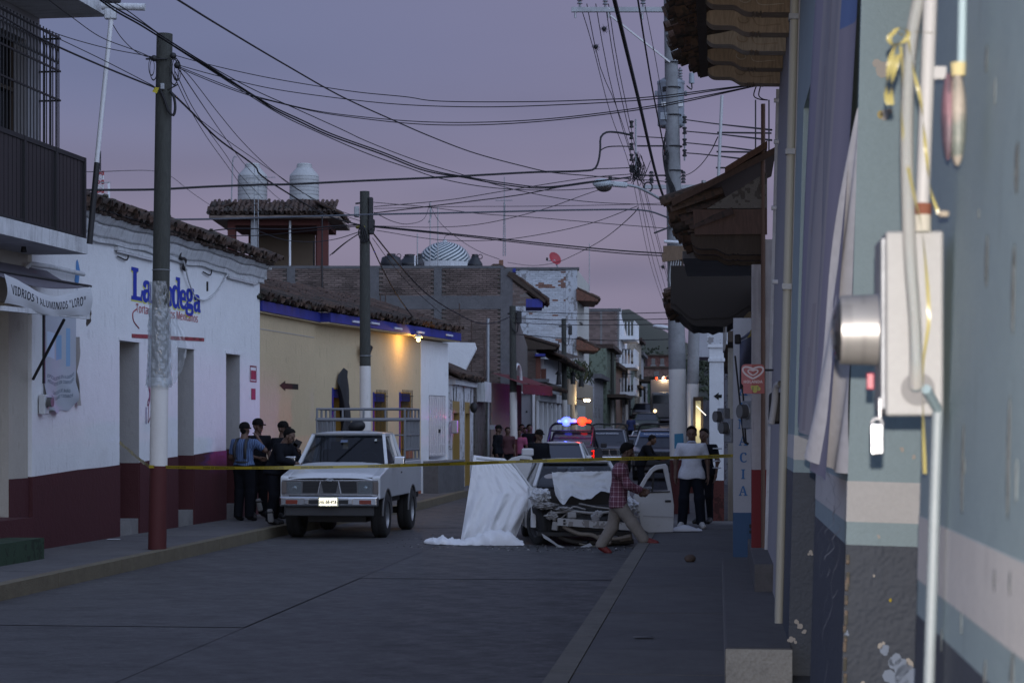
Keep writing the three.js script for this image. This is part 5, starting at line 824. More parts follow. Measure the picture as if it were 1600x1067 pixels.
{ // third house: lower dark eave, columns, pharmacy pier
  const R4 = frame(S(.42, 0, 36), S(.5, 0, 27.1)), b = R4.thing('dark_eave_house', 'house with low black sagging eave, grey soffit and painted wooden posts', 'house'), L = R4.len, lav = mat([.40, .40, .43], { map: 'grime' });
  wallDoors(mb(), 0, L, .1, 4.2, [[2, 3.2, 2.7], [5, 6.2, 2.7]], 0, .4).build('wall', lav, b);
  for (const a of [2, 5]) mb().bb(a, .1, -.3, a + 1.2, 2.7, -.24).build('door', K.woodDark, b);
  const o = 1.0;
  mb().grid(16, 10, (u, v) => [lerp(4.6, L, v), 3.5 - .2 * sst(0, .4, u) + .2 * sst(.75, 1, u) + .06 * noise3.noise(u * 9, v * 9, 1), lerp(-.05, 1.12, u)]).grid(16, 2, (u, v) => [L - v * .01, lerp(4.0, 3.42 - .22 * sst(0, .4, u) + .24 * sst(.7, 1, u) + .08 * noise3.noise(u * 14, 3, 1), v), lerp(-.05, 1.12, u)]).build('sagging_eave_underside', mat([.02, .016, .014], { rough: 1 }), b);  // sagging underside of the tiled eave, one near-black sheet
  { const r = new THREE.Group(); r.name = 'roof'; b.add(r); for (let q = 0; q < 3; q++) tileRoof(r, { o: V3(4.6, 3.45 + q * .08, 1.1 + q * .02), along: V3(1, 0, 0), up: V3(0, .3, -1), nx: 20, ny: 1, px: .2, most: 40, rag: 1.6 }); }
  mb().bb(4.6, .1, .0, 4.72, 3.6, .12).build('timber_post', K.wood, b); mb().bb(7.3, .1, .0, 7.4, 3.6, .1).build('timber_post', K.cream, b); mb().bb(8.1, .1, .0, 8.16, 3.7, .14).build('timber_post', K.cream, b);
  const pts = x => [[L - x, 3.7, .4], [L - x - .02, 3.0, .42], [L - x + .04, 2.85, .42], [L - x + .08, 3.0, .4], [L - x + .03, 3.68, .38]]; mb().tube(pts(.1), .012, 24, 5).build('looped_cord', K.greyBeige, b);
}
{ // painted pier with blue base
  const g = thing('pharmacy_pier', 'white wall pier with blue base and vertical blue lettering', 'pillar', S(.31, 0, 27.0), -ST);
  mb().bb(-.11, .1, -.5, .17, .75, 0).build('blue_base', mat([.06, .12, .22], { map: 'plaster' }), g); mb().bb(-.108, .75, -.5, .168, 3.3, -.003).build('shaft', mat([.46, .47, .5], { map: 'plaster' }), g);
  decal(g, 'vertical_lettering', print(128, 1024, c => { c.fillStyle = '#3f6fa0'; c.textAlign = 'center'; c.font = 'bold 104px serif'; 'FARMACIA'.split('').forEach((s, i) => c.fillText(s, 64, 100 + i * 128)); }), .19, 1.75, .02, 1.8, .006);
  mb().bb(.1, .55, .0, .16, .6, .03).bb(.1, .48, .0, .16, .52, .03).build('iron_ring', K.black, g);
}
{ const g = thing('arrow_column', 'white plastered column with black painted arrow behind the standing man', 'pillar', P(1120, 740, 37), -ST); g.position.y = 0;
  mb().bb(-.13, .9, -.4, .13, 4.0, 0).build('shaft', K.white, g); mb().bb(-.135, .1, -.4, .135, .9, .004).build('brown_base', mat([.1, .025, .02], { map: 'peel' }), g); mb().bb(-.15, 3.05, -.4, .15, 3.11, .03).bb(-.16, 3.3, -.4, .16, 3.36, .03).build('moulding', K.white, g); mb().bb(-.17, 3.36, -.4, .2, 4.1, .02).build('capital', K.whitePeel, g);
  decal(g, 'black_arrow', print(128, 128, c => { c.fillStyle = '#0a0a0c'; c.beginPath(); c.moveTo(6, 64); c.lineTo(80, 8); c.lineTo(80, 40); c.lineTo(124, 40); c.lineTo(124, 88); c.lineTo(80, 88); c.lineTo(80, 120); c.fill(); }), .16, .16, .02, 2.42, .006); }
{ const R5 = frame(S(.5, 0, 60), S(.3, 0, 37.2)), b = R5.thing('plain_right_house', 'plain white house front beyond the arrow column', 'house'), L = R5.len, cM = mat([.36, .37, .4], { map: 'peel' });
  wallDoors(mb(), 0, L, .1, 3.4, [[14, 15.2, 2.6], [18, 19.2, 2.6]], 0, .4).build('wall', cM, b); for (const a of [14, 18]) mb().bb(a, .1, -.3, a + 1.2, 2.6, -.24).build('door', K.woodDark, b); mb().bb(0, 3.4, -.4, L, 3.6, .3).build('eave', K.woodDark, b);
  mb().bb(L - .6, .1, .0, L - .2, 3.3, .12).build('timber_post', K.cream, b); }
{ const E = frame(S(-.1, 0, 110), S(.2, 0, 60.2)), b = E.thing('grey_right_house', 'grey-white house front far along the right behind the utility pole', 'house'), L = E.len; mb().bb(0, .1, -.4, L, 5.2, 0).build('wall', mat([.3, .31, .34], { map: 'peel' }), b); mb().bb(L - 3, 3.9, 0, L, 5.4, .9).build('upper_bay', mat([.36, .37, .4], { map: 'plaster' }), b); for (let i = 0; i < 5; i++) mb().bb(4 + i * 8, .3, 0, 5.6 + i * 8, 2.6, .03).build('door', K.woodDark, b); mb().bb(0, 5.2, -.4, L, 5.4, .4).build('eave', K.woodDark, b); }
{ const E = frame(S(-.5, 0, 200), S(-.15, 0, 110.2)), b = E.thing('far_right_house', 'row front at the far right end of the street', 'house'), L = E.len; mb().bb(0, .1, -.4, L, 7.5, 0).build('wall', mat([.24, .24, .26], { map: 'peel' }), b); for (let i = 0; i < 6; i++) mb().bb(4 + i * 14, gy(160), 0, 6 + i * 14, gy(160) + 3, .03).build('door', K.woodDark, b); }
{ const g = thing('lit_doorway', 'narrow lit doorway glowing behind the standing man', 'doorway', P(1091, 660, 52), -ST); mb().bb(-.06, -.9, -.1, .07, .55, -.06).build('glowing_doorway_panel', new THREE.MeshStandardMaterial({ color: 0xcfc8a0, emissive: 0xe6dca8, emissiveIntensity: .22 }), g); mb().bb(-.12, -1.1, -.12, -.06, .6, 0).bb(.07, -1.1, -.12, .13, .6, 0).bb(-.12, .55, -.12, .13, .65, 0).build('door_frame', K.woodDark, g); mb().bar(V3(-.04, .42, .02), V3(.2, .18, .02), .012, 6).build('tube_lamp', new THREE.MeshStandardMaterial({ color: 0xffffff, emissive: 0xfff4e0, emissiveIntensity: 1.2 }), g);  // glow put into the panel stands for the lit room inside
  const l = new THREE.PointLight(0xffeecc, .5); l.position.set(0, 0, .25); g.add(l); }
{ // hanging ice-cream sign
  const d = 19.6, k = d / FPX, g = thing('shop_sign', 'red hanging sign with a white double heart and lettering', 'sign', P(1177, 592, d), -.1);
  const pm = print(256, 330, (c, w, h) => { c.fillStyle = '#8e2a2e'; c.fillRect(0, 0, w, h); c.fillStyle = '#a85058'; c.fillRect(0, 0, w * .45, h); c.strokeStyle = '#cdbfc2'; c.lineJoin = 'round'; const hrt = (s, lw) => { c.lineWidth = lw; c.beginPath(); c.moveTo(128, 92 + 46 * s); c.bezierCurveTo(128 - 110 * s, 92, 128 - 90 * s, 92 - 72 * s, 128, 92 - 26 * s); c.bezierCurveTo(128 + 90 * s, 92 - 72 * s, 128 + 110 * s, 92, 128, 92 + 46 * s); c.stroke(); }; hrt(1.5, 20); hrt(.72, 15); c.fillStyle = '#d2c6c8'; c.font = 'bold 44px sans-serif'; c.textAlign = 'center'; c.fillText('HOLANDA', 128, 212, 226); c.fillStyle = '#a9a23a'; for (const [x, y, r] of [[140, 270, 30], [170, 262, 26], [120, 256, 18], [190, 276, 22], [150, 296, 24]]) { c.beginPath(); c.arc(x, y, r, 0, 7); c.fill(); } c.fillStyle = '#6d7420'; c.fillRect(120, 250, 14, 46); c.fillRect(176, 250, 12, 40); }, { bg: '#8e2a2e', rough: .45 });
  const w = 36 * k, h = 46 * k, sh = mb(true); { const s = new THREE.Shape(); const r = w * .2; s.moveTo(-w / 2 + (w * .08), -h / 2); s.lineTo(w / 2, -h / 2); s.lineTo(w / 2, h / 2 - r); s.quadraticCurveTo(w / 2, h / 2, w / 2 - r, h / 2); s.lineTo(-w / 2 + r, h / 2); s.quadraticCurveTo(-w / 2, h / 2, -w / 2, h / 2 - r); s.lineTo(-w / 2, -h * .15); s.lineTo(-w / 2 + w * .08, -h * .22); const gg = new THREE.ShapeGeometry(s, 8), p = gg.attributes.position, uv = gg.attributes.uv; for (let i = 0; i < p.count; i++) uv.setXY(i, p.getX(i) / w + .5, p.getY(i) / h + .5); sh.add(gg); const back = mb(); back.add(new THREE.ExtrudeGeometry(s, { depth: .02, bevelEnabled: false }), M4(0, 0, -.022)); back.build('sign_board', mat([.2, .04, .05], { rough: .5 }), g); }
  sh.build('sign_face', pm, g); mb().bar(V3(w / 2, h * .3, -.01), V3(w / 2 + .12, h * .3, -.01), .01).build('bracket', K.black, g);
}
{ const d = 25, g = thing('folded_awning', 'folded blue-grey cloth awning with long dark arms above the meters', 'awning', P(1170, 560, d)), v = (x, y, z = 0) => P(x, y, d + z).sub(g.position), bl = mat([.12, .14, .22], { map: 'cloth', side: THREE.DoubleSide });
  mb().grid(8, 14, (u, v2) => v(1156 + 30 * u, 520 + 75 * v2 + (1 - u) * 14, -.1 * Math.sin(u * 4 + v2 * 3)).toArray()).build('cloth', bl, g); mb().tube([v(1152, 532), v(1162, 528), v(1175, 518), v(1184, 512)], .02, 12, 6).build('rolled_edge', bl, g); mb().rbox(.07, .12, .1, .02, ...v(1153, 530).toArray()).build('arm_hinge', K.black, g);
  mb().bar(v(1149, 556), v(1163, 690), .012, 6).bar(v(1160, 590), v(1166, 693), .012, 6).build('arm', K.black, g); mb().tube([v(1170, 530), v(1176, 517), v(1184, 512)], .025, 8, 6).build('yellow_rope', mat([.28, .24, .08]), g); mb().bar(v(1163, 690), v(1170, 694), .015, 5).build('handle', K.black, g); }
for (const [x, y, d, lab, s] of [[1128, 655, 30, 'round meter on the right wall, nearest to the arrow column', .95], [1139, 673, 28, 'round meter on the right wall, lowest of the three', .95], [1171, 648, 24, 'round meter directly below the red heart sign', .95]]) { const g = meterBox('electric_meter', lab, P(x + 8, y, d), -Math.PI / 2 - ST + .5, s); }
{ const d = 24, g = thing('wall_cabinet', 'narrow dark metal cabinet below the meter under the red sign', 'cabinet', P(1183, 690, d), -ST); mb().rbox(.12, .42, .12, .015, 0, 0, 0).build('case', K.galv, g); mb().bar(V3(0, .2, .05), V3(.01, .6, .05), .015).build('conduit', K.galv, g); mb().rbox(.1, .38, .01, .004, 0, 0, .062).build('door', K.greyBeige, g); }
{ const g = thing('cable_clamp', 'black wedge clamp holding service wires under the carved eave', 'clamp', P(1188, 131, 20.2)); mb().rbox(.09, .05, .06, .015, 0, 0, 0, 0, 0, -.1).build('wedge', K.black, g); mb().bar(V3(.03, .01, 0), V3(.16, .03, -.05), .008, 5).build('hook', K.black, g); for (const k of [0, 1]) mb().tube([[-.03 + k * .04, 0, 0], [-.06 + k * .05, -.12, 0], [-.01 + k * .04, -.15, 0], [.08, -.155, -.03]], .006, 14, 4).build('wire_tail', K.wire, g); }
// ---------------------------------------------------------------- utility poles
function leanPole(name, label, o) { // o: base pixel/depth, top pixel, radii, paint heights
  const B = o.base, g = thing(name, label, 'utility pole', B, 0), top = o.top.clone().sub(B), at = h => top.clone().multiplyScalar(h / top.y);
  const rAt = h => lerp(o.r0, o.r1, h / top.y);
  const seg = (a, b, m, n) => { mb().bar(at(a), at(b), rAt(a), 20, rAt(b)).build(n, m, g); };
  if (o.red) seg(0, o.red, K.poleRed, 'red_base'); if (o.white) seg(o.red, o.white, o.paint ?? K.polePaint, 'white_lower_part'); seg(o.white || 0, top.y, o.mat ?? K.poleWood, 'shaft');
  g.userData.at = undefined; return { g, at, rAt, B };
}
const base = (x, t, y = WH) => { const s = sAt(x, t); return S(t, y + gy(s), s); };
{ const d = 28.5, q = leanPole('utility_pole', 'wooden pole with plastic wrap around it, white and dark red painted below', { base: V3((245 - CX) / FPX * d, WH, -d), top: P(256.5, 53, d), r0: .128, r1: .112, red: 1.16, white: EYE - WH + (665 - 590) / FPX * d });
  const { g } = q, v = (x, y, z = 0) => P(x, y, d + z).sub(q.B);
  mb().cyl(.013, .013, .3, ...v(244, 92, -.14).toArray(), 0, 0, Math.PI / 2).build('bracket', K.black, g);
  for (const [x, y] of [[240, 91], [270, 87], [276, 102]]) mb().sph(.045, ...v(x, y, -.12).toArray()).build('insulator', K.black, g);
  for (const [x, y, s] of [[239, 108, 1], [236, 104, .8], [274, 108, 1], [271, 112, 1.2], [277, 110, .9]]) mb().add(new THREE.TorusGeometry(.1 * s, .008, 5, 20), M4(...v(x, y, -.14).toArray(), 0, .4, 0, .5, 1.5, 1)).build('wire_loop', K.wire, g);
  mb().tube([v(250, 141, -.13), v(256, 155, -.14), v(263, 174, -.14), v(270, 180, -.14), v(273, 170, -.14), v(271, 152, -.14), v(266, 143, -.12)], .02, 30, 6).build('cable_loop', K.wire, g);
  mb().quad(v(241, 136, -.15), v(248, 137, -.16), v(244, 146, -.15), v(237, 143, -.15)).build('yellow_tag', mat([.5, .42, .04], { side: THREE.DoubleSide }), g);
  mb().rbox(.06, .09, .05, .015, ...v(253, 135, -.14).toArray()).build('clamp', K.galv, g); mb().tube([v(262, 140, -.1), v(277, 132, -.1)], .01, 3, 4).build('hook', K.black, g);
  mb().add(new THREE.TorusGeometry(.125, .006, 5, 24), M4(...v(251, 422).toArray(), Math.PI / 2)).build('tie_wire', K.galv, g);
}
{ // crumpled clear plastic around the pole
  const d = 28.5, g = thing('plastic_wrap', 'torn clear crumpled plastic wrapped round the wooden pole beside the shop', 'plastic wrap', V3((248.5 - CX) / FPX * d, 0, -d)), H = y => EYE - (y - HY) / FPX * d;
  const pm = mat([.85, .88, .9], { phys: true, rough: .12, transmission: .82, thickness: 0, side: THREE.DoubleSide });
  for (const [dr, ph, y0, y1] of [[.012, 0, H(605), H(440)], [.03, 2.1, H(602), H(482)]]) mb().grid(64, 80, (u, v) => { const a = u * Math.PI * 2, y = lerp(y0, y1, v), r = .125 + dr + .018 * (noise3.noise(a * 3 + ph, y * 9, ph) + .6 * noise3.noise(a * 9, y * 26, ph + 3)) + .03 * Math.pow(1 - v, 4); return [r * Math.cos(a) - .0015, y, r * Math.sin(a)]; }).build('film', pm, g);
  mb().grid(30, 50, (u, v) => [.12 + .28 * u * Math.sin(.4 + v * 2.4) , H(600) + (H(490) - H(600)) * v + .05 * noise3.noise(u * 4, v * 6, 2), .05 + .06 * noise3.noise(u * 5, v * 7, 8) + .1 * u]).build('loose_flap', pm, g);
}
{ const d = 41.5, q = leanPole('utility_pole', 'wooden pole behind the white pickup with dark junction box near its top', { base: V3((571 - CX) / FPX * d, WH, -d), top: P(569.5, 299, d), r0: .125, r1: .098, red: .5, white: EYE - WH + (665 - 572) / FPX * d, paint: K.polePaint });
  const { g } = q, v = (x, y, z = 0) => P(x, y, d + z).sub(q.B);
  mb().rbox(.1, .62, .1, .03, ...v(579, 332, -.05).toArray()).rbox(.14, .25, .12, .03, ...v(580, 352, -.05).toArray()).build('junction_box', K.black, g);
  mb().rbox(.11, .14, .1, .03, ...v(580, 361, -.06).toArray()).build('splice_case', K.black, g);
  mb().rbox(.1, .22, .1, .02, ...v(557, 331, -.05).toArray()).build('grey_box', K.galv, g);
  mb().bar(v(555, 318), v(580, 315), .018).build('bracket', K.black, g);
  for (let i = 0; i < 5; i++) mb().tube([v(563 + i, 352, -.12), v(560 + i * 3, 364, -.14), v(566 + i * 2, 378, -.13), v(577 - i, 372, -.12)], .014, 16, 5).build('cable_loop', K.wire, g);
  mb().add(new THREE.TorusGeometry(.1, .03, 6, 16), M4(...v(565, 355).toArray(), Math.PI / 2)).build('yellow_strap', mat([.2, .18, .03]), g);
  mb().add(new THREE.TorusGeometry(.12, .008, 5, 20), M4(...v(571, 556).toArray(), Math.PI / 2)).build('tie_wire', K.galv, g);
}
{ const dd = [[803, -6.42, 478, 613, 'slim pole with white lower part and red foot in front of the tall brick building', .13, .1], [883, -6.45, 498, 625, 'dark pole with white lower part in front of the white-painted brick building', .13, .1], [957, -6.4, 551, 625, 'dark pole before the far brown brick building', .13, .1], [979, -6.4, 572, 632, 'thin far pole with white foot below the ochre house', .12, .09], [1001, -6.4, 585, 620, 'most distant pole with white foot on the left kerb', .12, .09]];
  for (const [x, t, yt, yw, lab, r0, r1] of dd) { const b0 = base(x, t), d = -b0.z; const q = leanPole('utility_pole', lab, { base: b0, top: P(x - (x < 900 ? 2 : 0), yt, d), r0, r1, red: x < 810 ? 1.3 : .01, white: EYE - (yw - HY) / FPX * d - b0.y }), v = (xx, y, z = 0) => P(xx, y, d + z).sub(q.B);
    if (x < 900) { mb().rbox(.17, .4, .15, .04, ...v(x + 8, yt + 18, -.05).toArray()).build('junction_box', K.black, q.g); mb().tube([v(x + 7, yt + 26, -.1), v(x + 4, yt + 42, -.14), v(x - 3, yt + 34, -.14), v(x - 5, yt + 22, -.1)], .02, 14, 5).build('cable_loop', K.wire, q.g); }
    mb().bar(v(x - 10, yt + 12), v(x + 10, yt + 12), .03, 6).build('crossarm', K.black, q.g); } }
{ // big concrete pole on the right pavement with transformer, crossarm, rack and lamp
  const d = 40, b0 = V3((1063 - CX) / FPX * d, WH, -d), topP = P(1046, -60, d), g = thing('concrete_utility_pole', 'tall concrete pole with transformer, crossarm and cable racks on the right pavement', 'utility pole', b0), v = (x, y, z = 0) => P(x, y, d + z).sub(b0);
  const top = topP.clone().sub(b0), at = h => top.clone().multiplyScalar(h / top.y), rA = h => lerp(.185, .118, h / top.y), oct = (a, b, m, n, k = 1) => mb().bar(at(a), at(b), rA(a) * k, 8, rA(b) * k).build(n, m, g);
  const hw = EYE - WH + (665 - 577) / FPX * d, hr = EYE - WH + (665 - 718) / FPX * d;
  oct(0, hr, K.poleRed, 'red_base', 1.02); oct(hr, hw, K.polePaint, 'white_lower_part', 1.01); oct(hw, top.y, K.poleConc, 'shaft');
  mb().quad(v(1054, 678, -.17), v(1068, 677, -.19), v(1069, 700, -.19), v(1054, 701, -.17)).build('blue_notice', mat([.05, .2, .32], { side: THREE.DoubleSide }), g);
  mb().beam(v(893, 15, -.15), v(1060, 15, -.15), .09, .09).build('crossarm', K.galv, g); mb().beam(v(954, 24, -.18), v(1047, 97, -.15), .05, .03).build('arm_brace', K.steel, g);
  const ins = (x, y, s = 1, n = 'insulator', z = -.15) => { const m = mb(), p = v(x, y, z); for (let i = 0; i < 4; i++) m.cyl(.05 * s, .028 * s, .035 * s, p.x, p.y + i * .05 * s, p.z, 0, 0, 0, 12); m.cyl(.018 * s, .018 * s, .28 * s, p.x, p.y + .05 * s, p.z, 0, 0, 0, 8); m.build(n, mat([.2, .21, .23], { rough: .3 }), g); };
  for (const [x, y] of [[906, 4], [946, 5], [1005, 4]]) ins(x, y, 1.15); for (const [x, y] of [[899, 20], [951, 20], [1004, 22]]) { const p = v(x, y, -.15); mb().cyl(.02, .02, .12, p.x, p.y - .04, p.z, 0, 0, 0, 8).build('pin', K.steel, g); }
  // transformer
  { const t = new THREE.Group(); t.name = 'transformer'; g.add(t); const c = v(1050.5, 158, -.1), R = .262, h = .86, gm = mat([.24, .27, .31], { rough: .5, map: 'plaster' }); mb().lathe([[0, -h / 2 - .05], [R * .8, -h / 2 - .04], [R, -h / 2], [R, h / 2 - .06], [R * 1.04, h / 2 - .05], [R * 1.04, h / 2], [R * .5, h / 2 + .08], [0, h / 2 + .1]], 28, M4(c.x, c.y, c.z - .3)).build('tank', gm, t);
    for (const s of [-1, 1]) mb().rbox(.05, .1, .06, .01, c.x + s * (R + .03), c.y + .2, c.z - .3).build('lifting_lug', gm, t); mb().rbox(.15, .14, .02, .005, c.x - .15, c.y - .28, c.z - .05).build('rating_plate', mat([.3, .33, .36]), t);
    mb().rbox(.09, .1, .03, .01, c.x - .14, c.y + .25, c.z - .08, 0, -.6).build('gauge', K.black, t); for (const x of [-.16, .17]) mb().rbox(.1, .1, .03, .01, c.x + x, c.y - .05, c.z - .07).build('bracket', K.steel, t); }
  ins(1063, 122, 1.1, 'bushing', .1); { const p = v(1081, 122); mb().cyl(.055, .05, .2, p.x, p.y, p.z, 0, 0, 0, 12).build('arrester', mat([.26, .3, .34], { rough: .4 }), g); mb().tube([p.clone().add(V3(0, -.1, 0)), p.clone().add(V3(0, -.22, 0)), v(1073, 134)], .014, 8, 5).build('arrester_lead', K.black, g); }
  for (const [x, y, w] of [[1052, 98, 1], [1053, 137, 1], [1054, 180, 1], [1055, 229, 1], [1056, 267, 1], [1058, 312, 1]]) mb().add(new THREE.TorusGeometry(rA((665 - y) / FPX * d + EYE) + .01, .014, 5, 16), M4(...v(x - 1, y).toArray(), Math.PI / 2)).build('steel_band', K.black, g);
  // secondary racks
  const rack = (x, ys, rod, nm) => { const p0 = v(rod, ys[0] - 8, -.1), p1 = v(rod, ys[ys.length - 1] + 12, -.1); mb().bar(p0, p1, .018, 6).build(nm, K.galv, g); for (const y of ys) { const p = v(x, y, -.1); const m = mb(); m.cyl(.028, .028, .14, p.x, p.y, p.z, 0, 0, 0, 10).cyl(.045, .045, .03, p.x, p.y + .05, p.z, 0, 0, 0, 10).cyl(.045, .045, .03, p.x, p.y - .05, p.z, 0, 0, 0, 10); m.build('spool_insulator', K.black, g); } };
  rack(987, [194, 212, 229, 246, 263], 993.5, 'rack_bar'); rack(1070, [187, 204, 222, 239], 1070, 'rack_bar');
  for (const [a, c, r] of [[228, 228, .016], [274, 274, .016], [213, 216, .01]]) mb().bar(v(996, a, -.1), v(1047, c), r, 6).build('standoff_bar', K.black, g);
  // tangle of drop cables under the left rack
  { const m = mb(); for (let i = 0; i < 26; i++) { const a = rr(985, 1004), b = rr(985, 1008); m.tube([v(a, rr(235, 262), -.1 + rr(-.1, .1)), v(a + rr(-6, 10), rr(262, 275), rr(-.25, .05)), v(b, rr(268, 285), rr(-.25, .05)), v(b + rr(-5, 12), rr(250, 292), rr(-.2, 0))], .007, 12, 4); } const o = m.build('cable_tangle', K.wire, g); o.userData.kind = 'stuff'; }
  mb().add(new THREE.TorusGeometry(.09, .016, 6, 24), M4(...v(1013, 292, -.15).toArray(), 0, .4, 0)).build('cable_coil', K.wire, g);
  for (let i = 0; i < 5; i++) mb().tube([v(1041 - i, 205 + i * 10, -.14), v(1036 + i * 2, 235, -.18), v(1040 + i, 270, -.17), v(1048 + i * 2, 300, -.19), v(1052, 340, -.18)], .012, 20, 5).build('riser_cable', K.wire, g);
  // street lamp on its arm
  { const t = new THREE.Group(); t.name = 'street_lamp'; g.add(t); mb().tube([v(1047, 321), v(1020, 304, -.4), v(995, 292, -.7), v(980, 289, -.8)], .028, 16, 8).build('lamp_arm', K.galv, t); const m = mb(), p = v(952, 287, -.85); m.add(new THREE.SphereGeometry(1, 20, 12), M4(p.x - .12, p.y, p.z, 0, 0, -.06, .2, .1, .12)); m.rbox(.34, .1, .14, .03, p.x + .18, p.y - .015, p.z, 0, 0, -.08); m.build('lamp_head', mat([.42, .46, .48], { rough: .45 }), t); mb().add(new THREE.SphereGeometry(1, 16, 10), M4(p.x - .1, p.y - .06, p.z, 0, 0, 0, .155, .1, .1)).build('lamp_glass', mat([.07, .06, .055], { rough: .15 }), t); mb().cyl(.035, .035, .06, p.x + .02, p.y + .11, p.z).build('photocell', K.black, t); }
  // boards and tube nailed on
  mb().bb(...v(1037, 384, -.25).toArray(), ...v(1084, 396, -.15).toArray()).build('wooden_board', K.wood, g); mb().add(new THREE.BoxGeometry(.62, .16, .08), M4(...v(1060, 400, -.25).toArray(), 0, 0, .12)).build('wooden_board', K.wood, g); mb().bar(v(1038, 377, -.25), v(1082, 380, -.25), .03, 10).build('white_tube', mat([.6, .62, .64], { rough: .4 }), g); mb().bb(...v(1058, 402, -.25).toArray(), ...v(1068, 440, -.15).toArray()).build('wooden_strut', K.woodDark, g);
  mb().beam(v(1023, 364, -.3), v(1054, 352, -.1), .05, .03).build('stay_strut', K.black, g); mb().sph(.03, ...v(1059, 355, -.2).toArray()).build('glass_insulator', mat([.6, .6, .6], { rough: .1 }), g);
  for (let i = 0; i < 4; i++) mb().tube([v(1050 + i * 4, 400, -.25), v(1047 + i * 3, 440, -.3), v(1054 + i * 2, 462, -.3), v(1062, 440, -.3), v(1064, 408, -.26)], .012, 20, 5).build('looped_cord', K.greyBeige, g);
}
{ const d = 64, b0 = base(1079, -.7), dd = -b0.z; const q = leanPole('utility_pole', 'second concrete pole behind the big one, white below, beside the lit doorway', { base: b0, top: P(1090, 290, dd), r0: .17, r1: .12, red: .9, white: EYE - WH + (665 - 600) / FPX * dd, mat: K.poleConc }), v = (x, y, z = 0) => P(x, y, dd + z).sub(q.B);
  mb().beam(v(1008, 292), v(1096, 292), .1, .1).build('crossarm', K.galv, q.g); for (const x of [1018, 1043, 1068]) { const p = v(x, 284), m = mb(); for (let i = 0; i < 4; i++) m.cyl(.07, .04, .06, p.x, p.y + i * .08, p.z, 0, 0, 0, 10); m.build('insulator', K.black, q.g); } }
{ const d = 58, g = thing('street_lamp', 'white flat street lamp head reaching out left of the concrete pole', 'street lamp', P(1050, 517, d)), v = (x, y) => P(x, y, d).sub(g.position); mb().add(new THREE.SphereGeometry(1, 18, 10), M4(...v(1034, 511).toArray(), 0, 0, -.12, .26, .065, .12)).build('lamp_head', mat([.5, .52, .54], { rough: .4 }), g); mb().tube([v(1040, 513), v(1052, 517), v(1062, 522)], .03, 8, 6).build('lamp_arm', K.galv, g); }
{ const p = P(1037.5, 591, 150), g = thing('distant_lamp', 'small bright lamp far off left of the concrete pole', 'lamp', p); mb().sph(.13, 0, 0, 0).build('bulb', new THREE.MeshStandardMaterial({ color: 0xffe8c0, emissive: 0xffe6bc, emissiveIntensity: 5 }), g); mb().bar(V3(.1, .1, 0), V3(1.0, .5, 0), .04).build('bracket', K.black, g); const l = new THREE.PointLight(0xffddaa, 8); l.position.set(0, -.0, .2); g.add(l); }
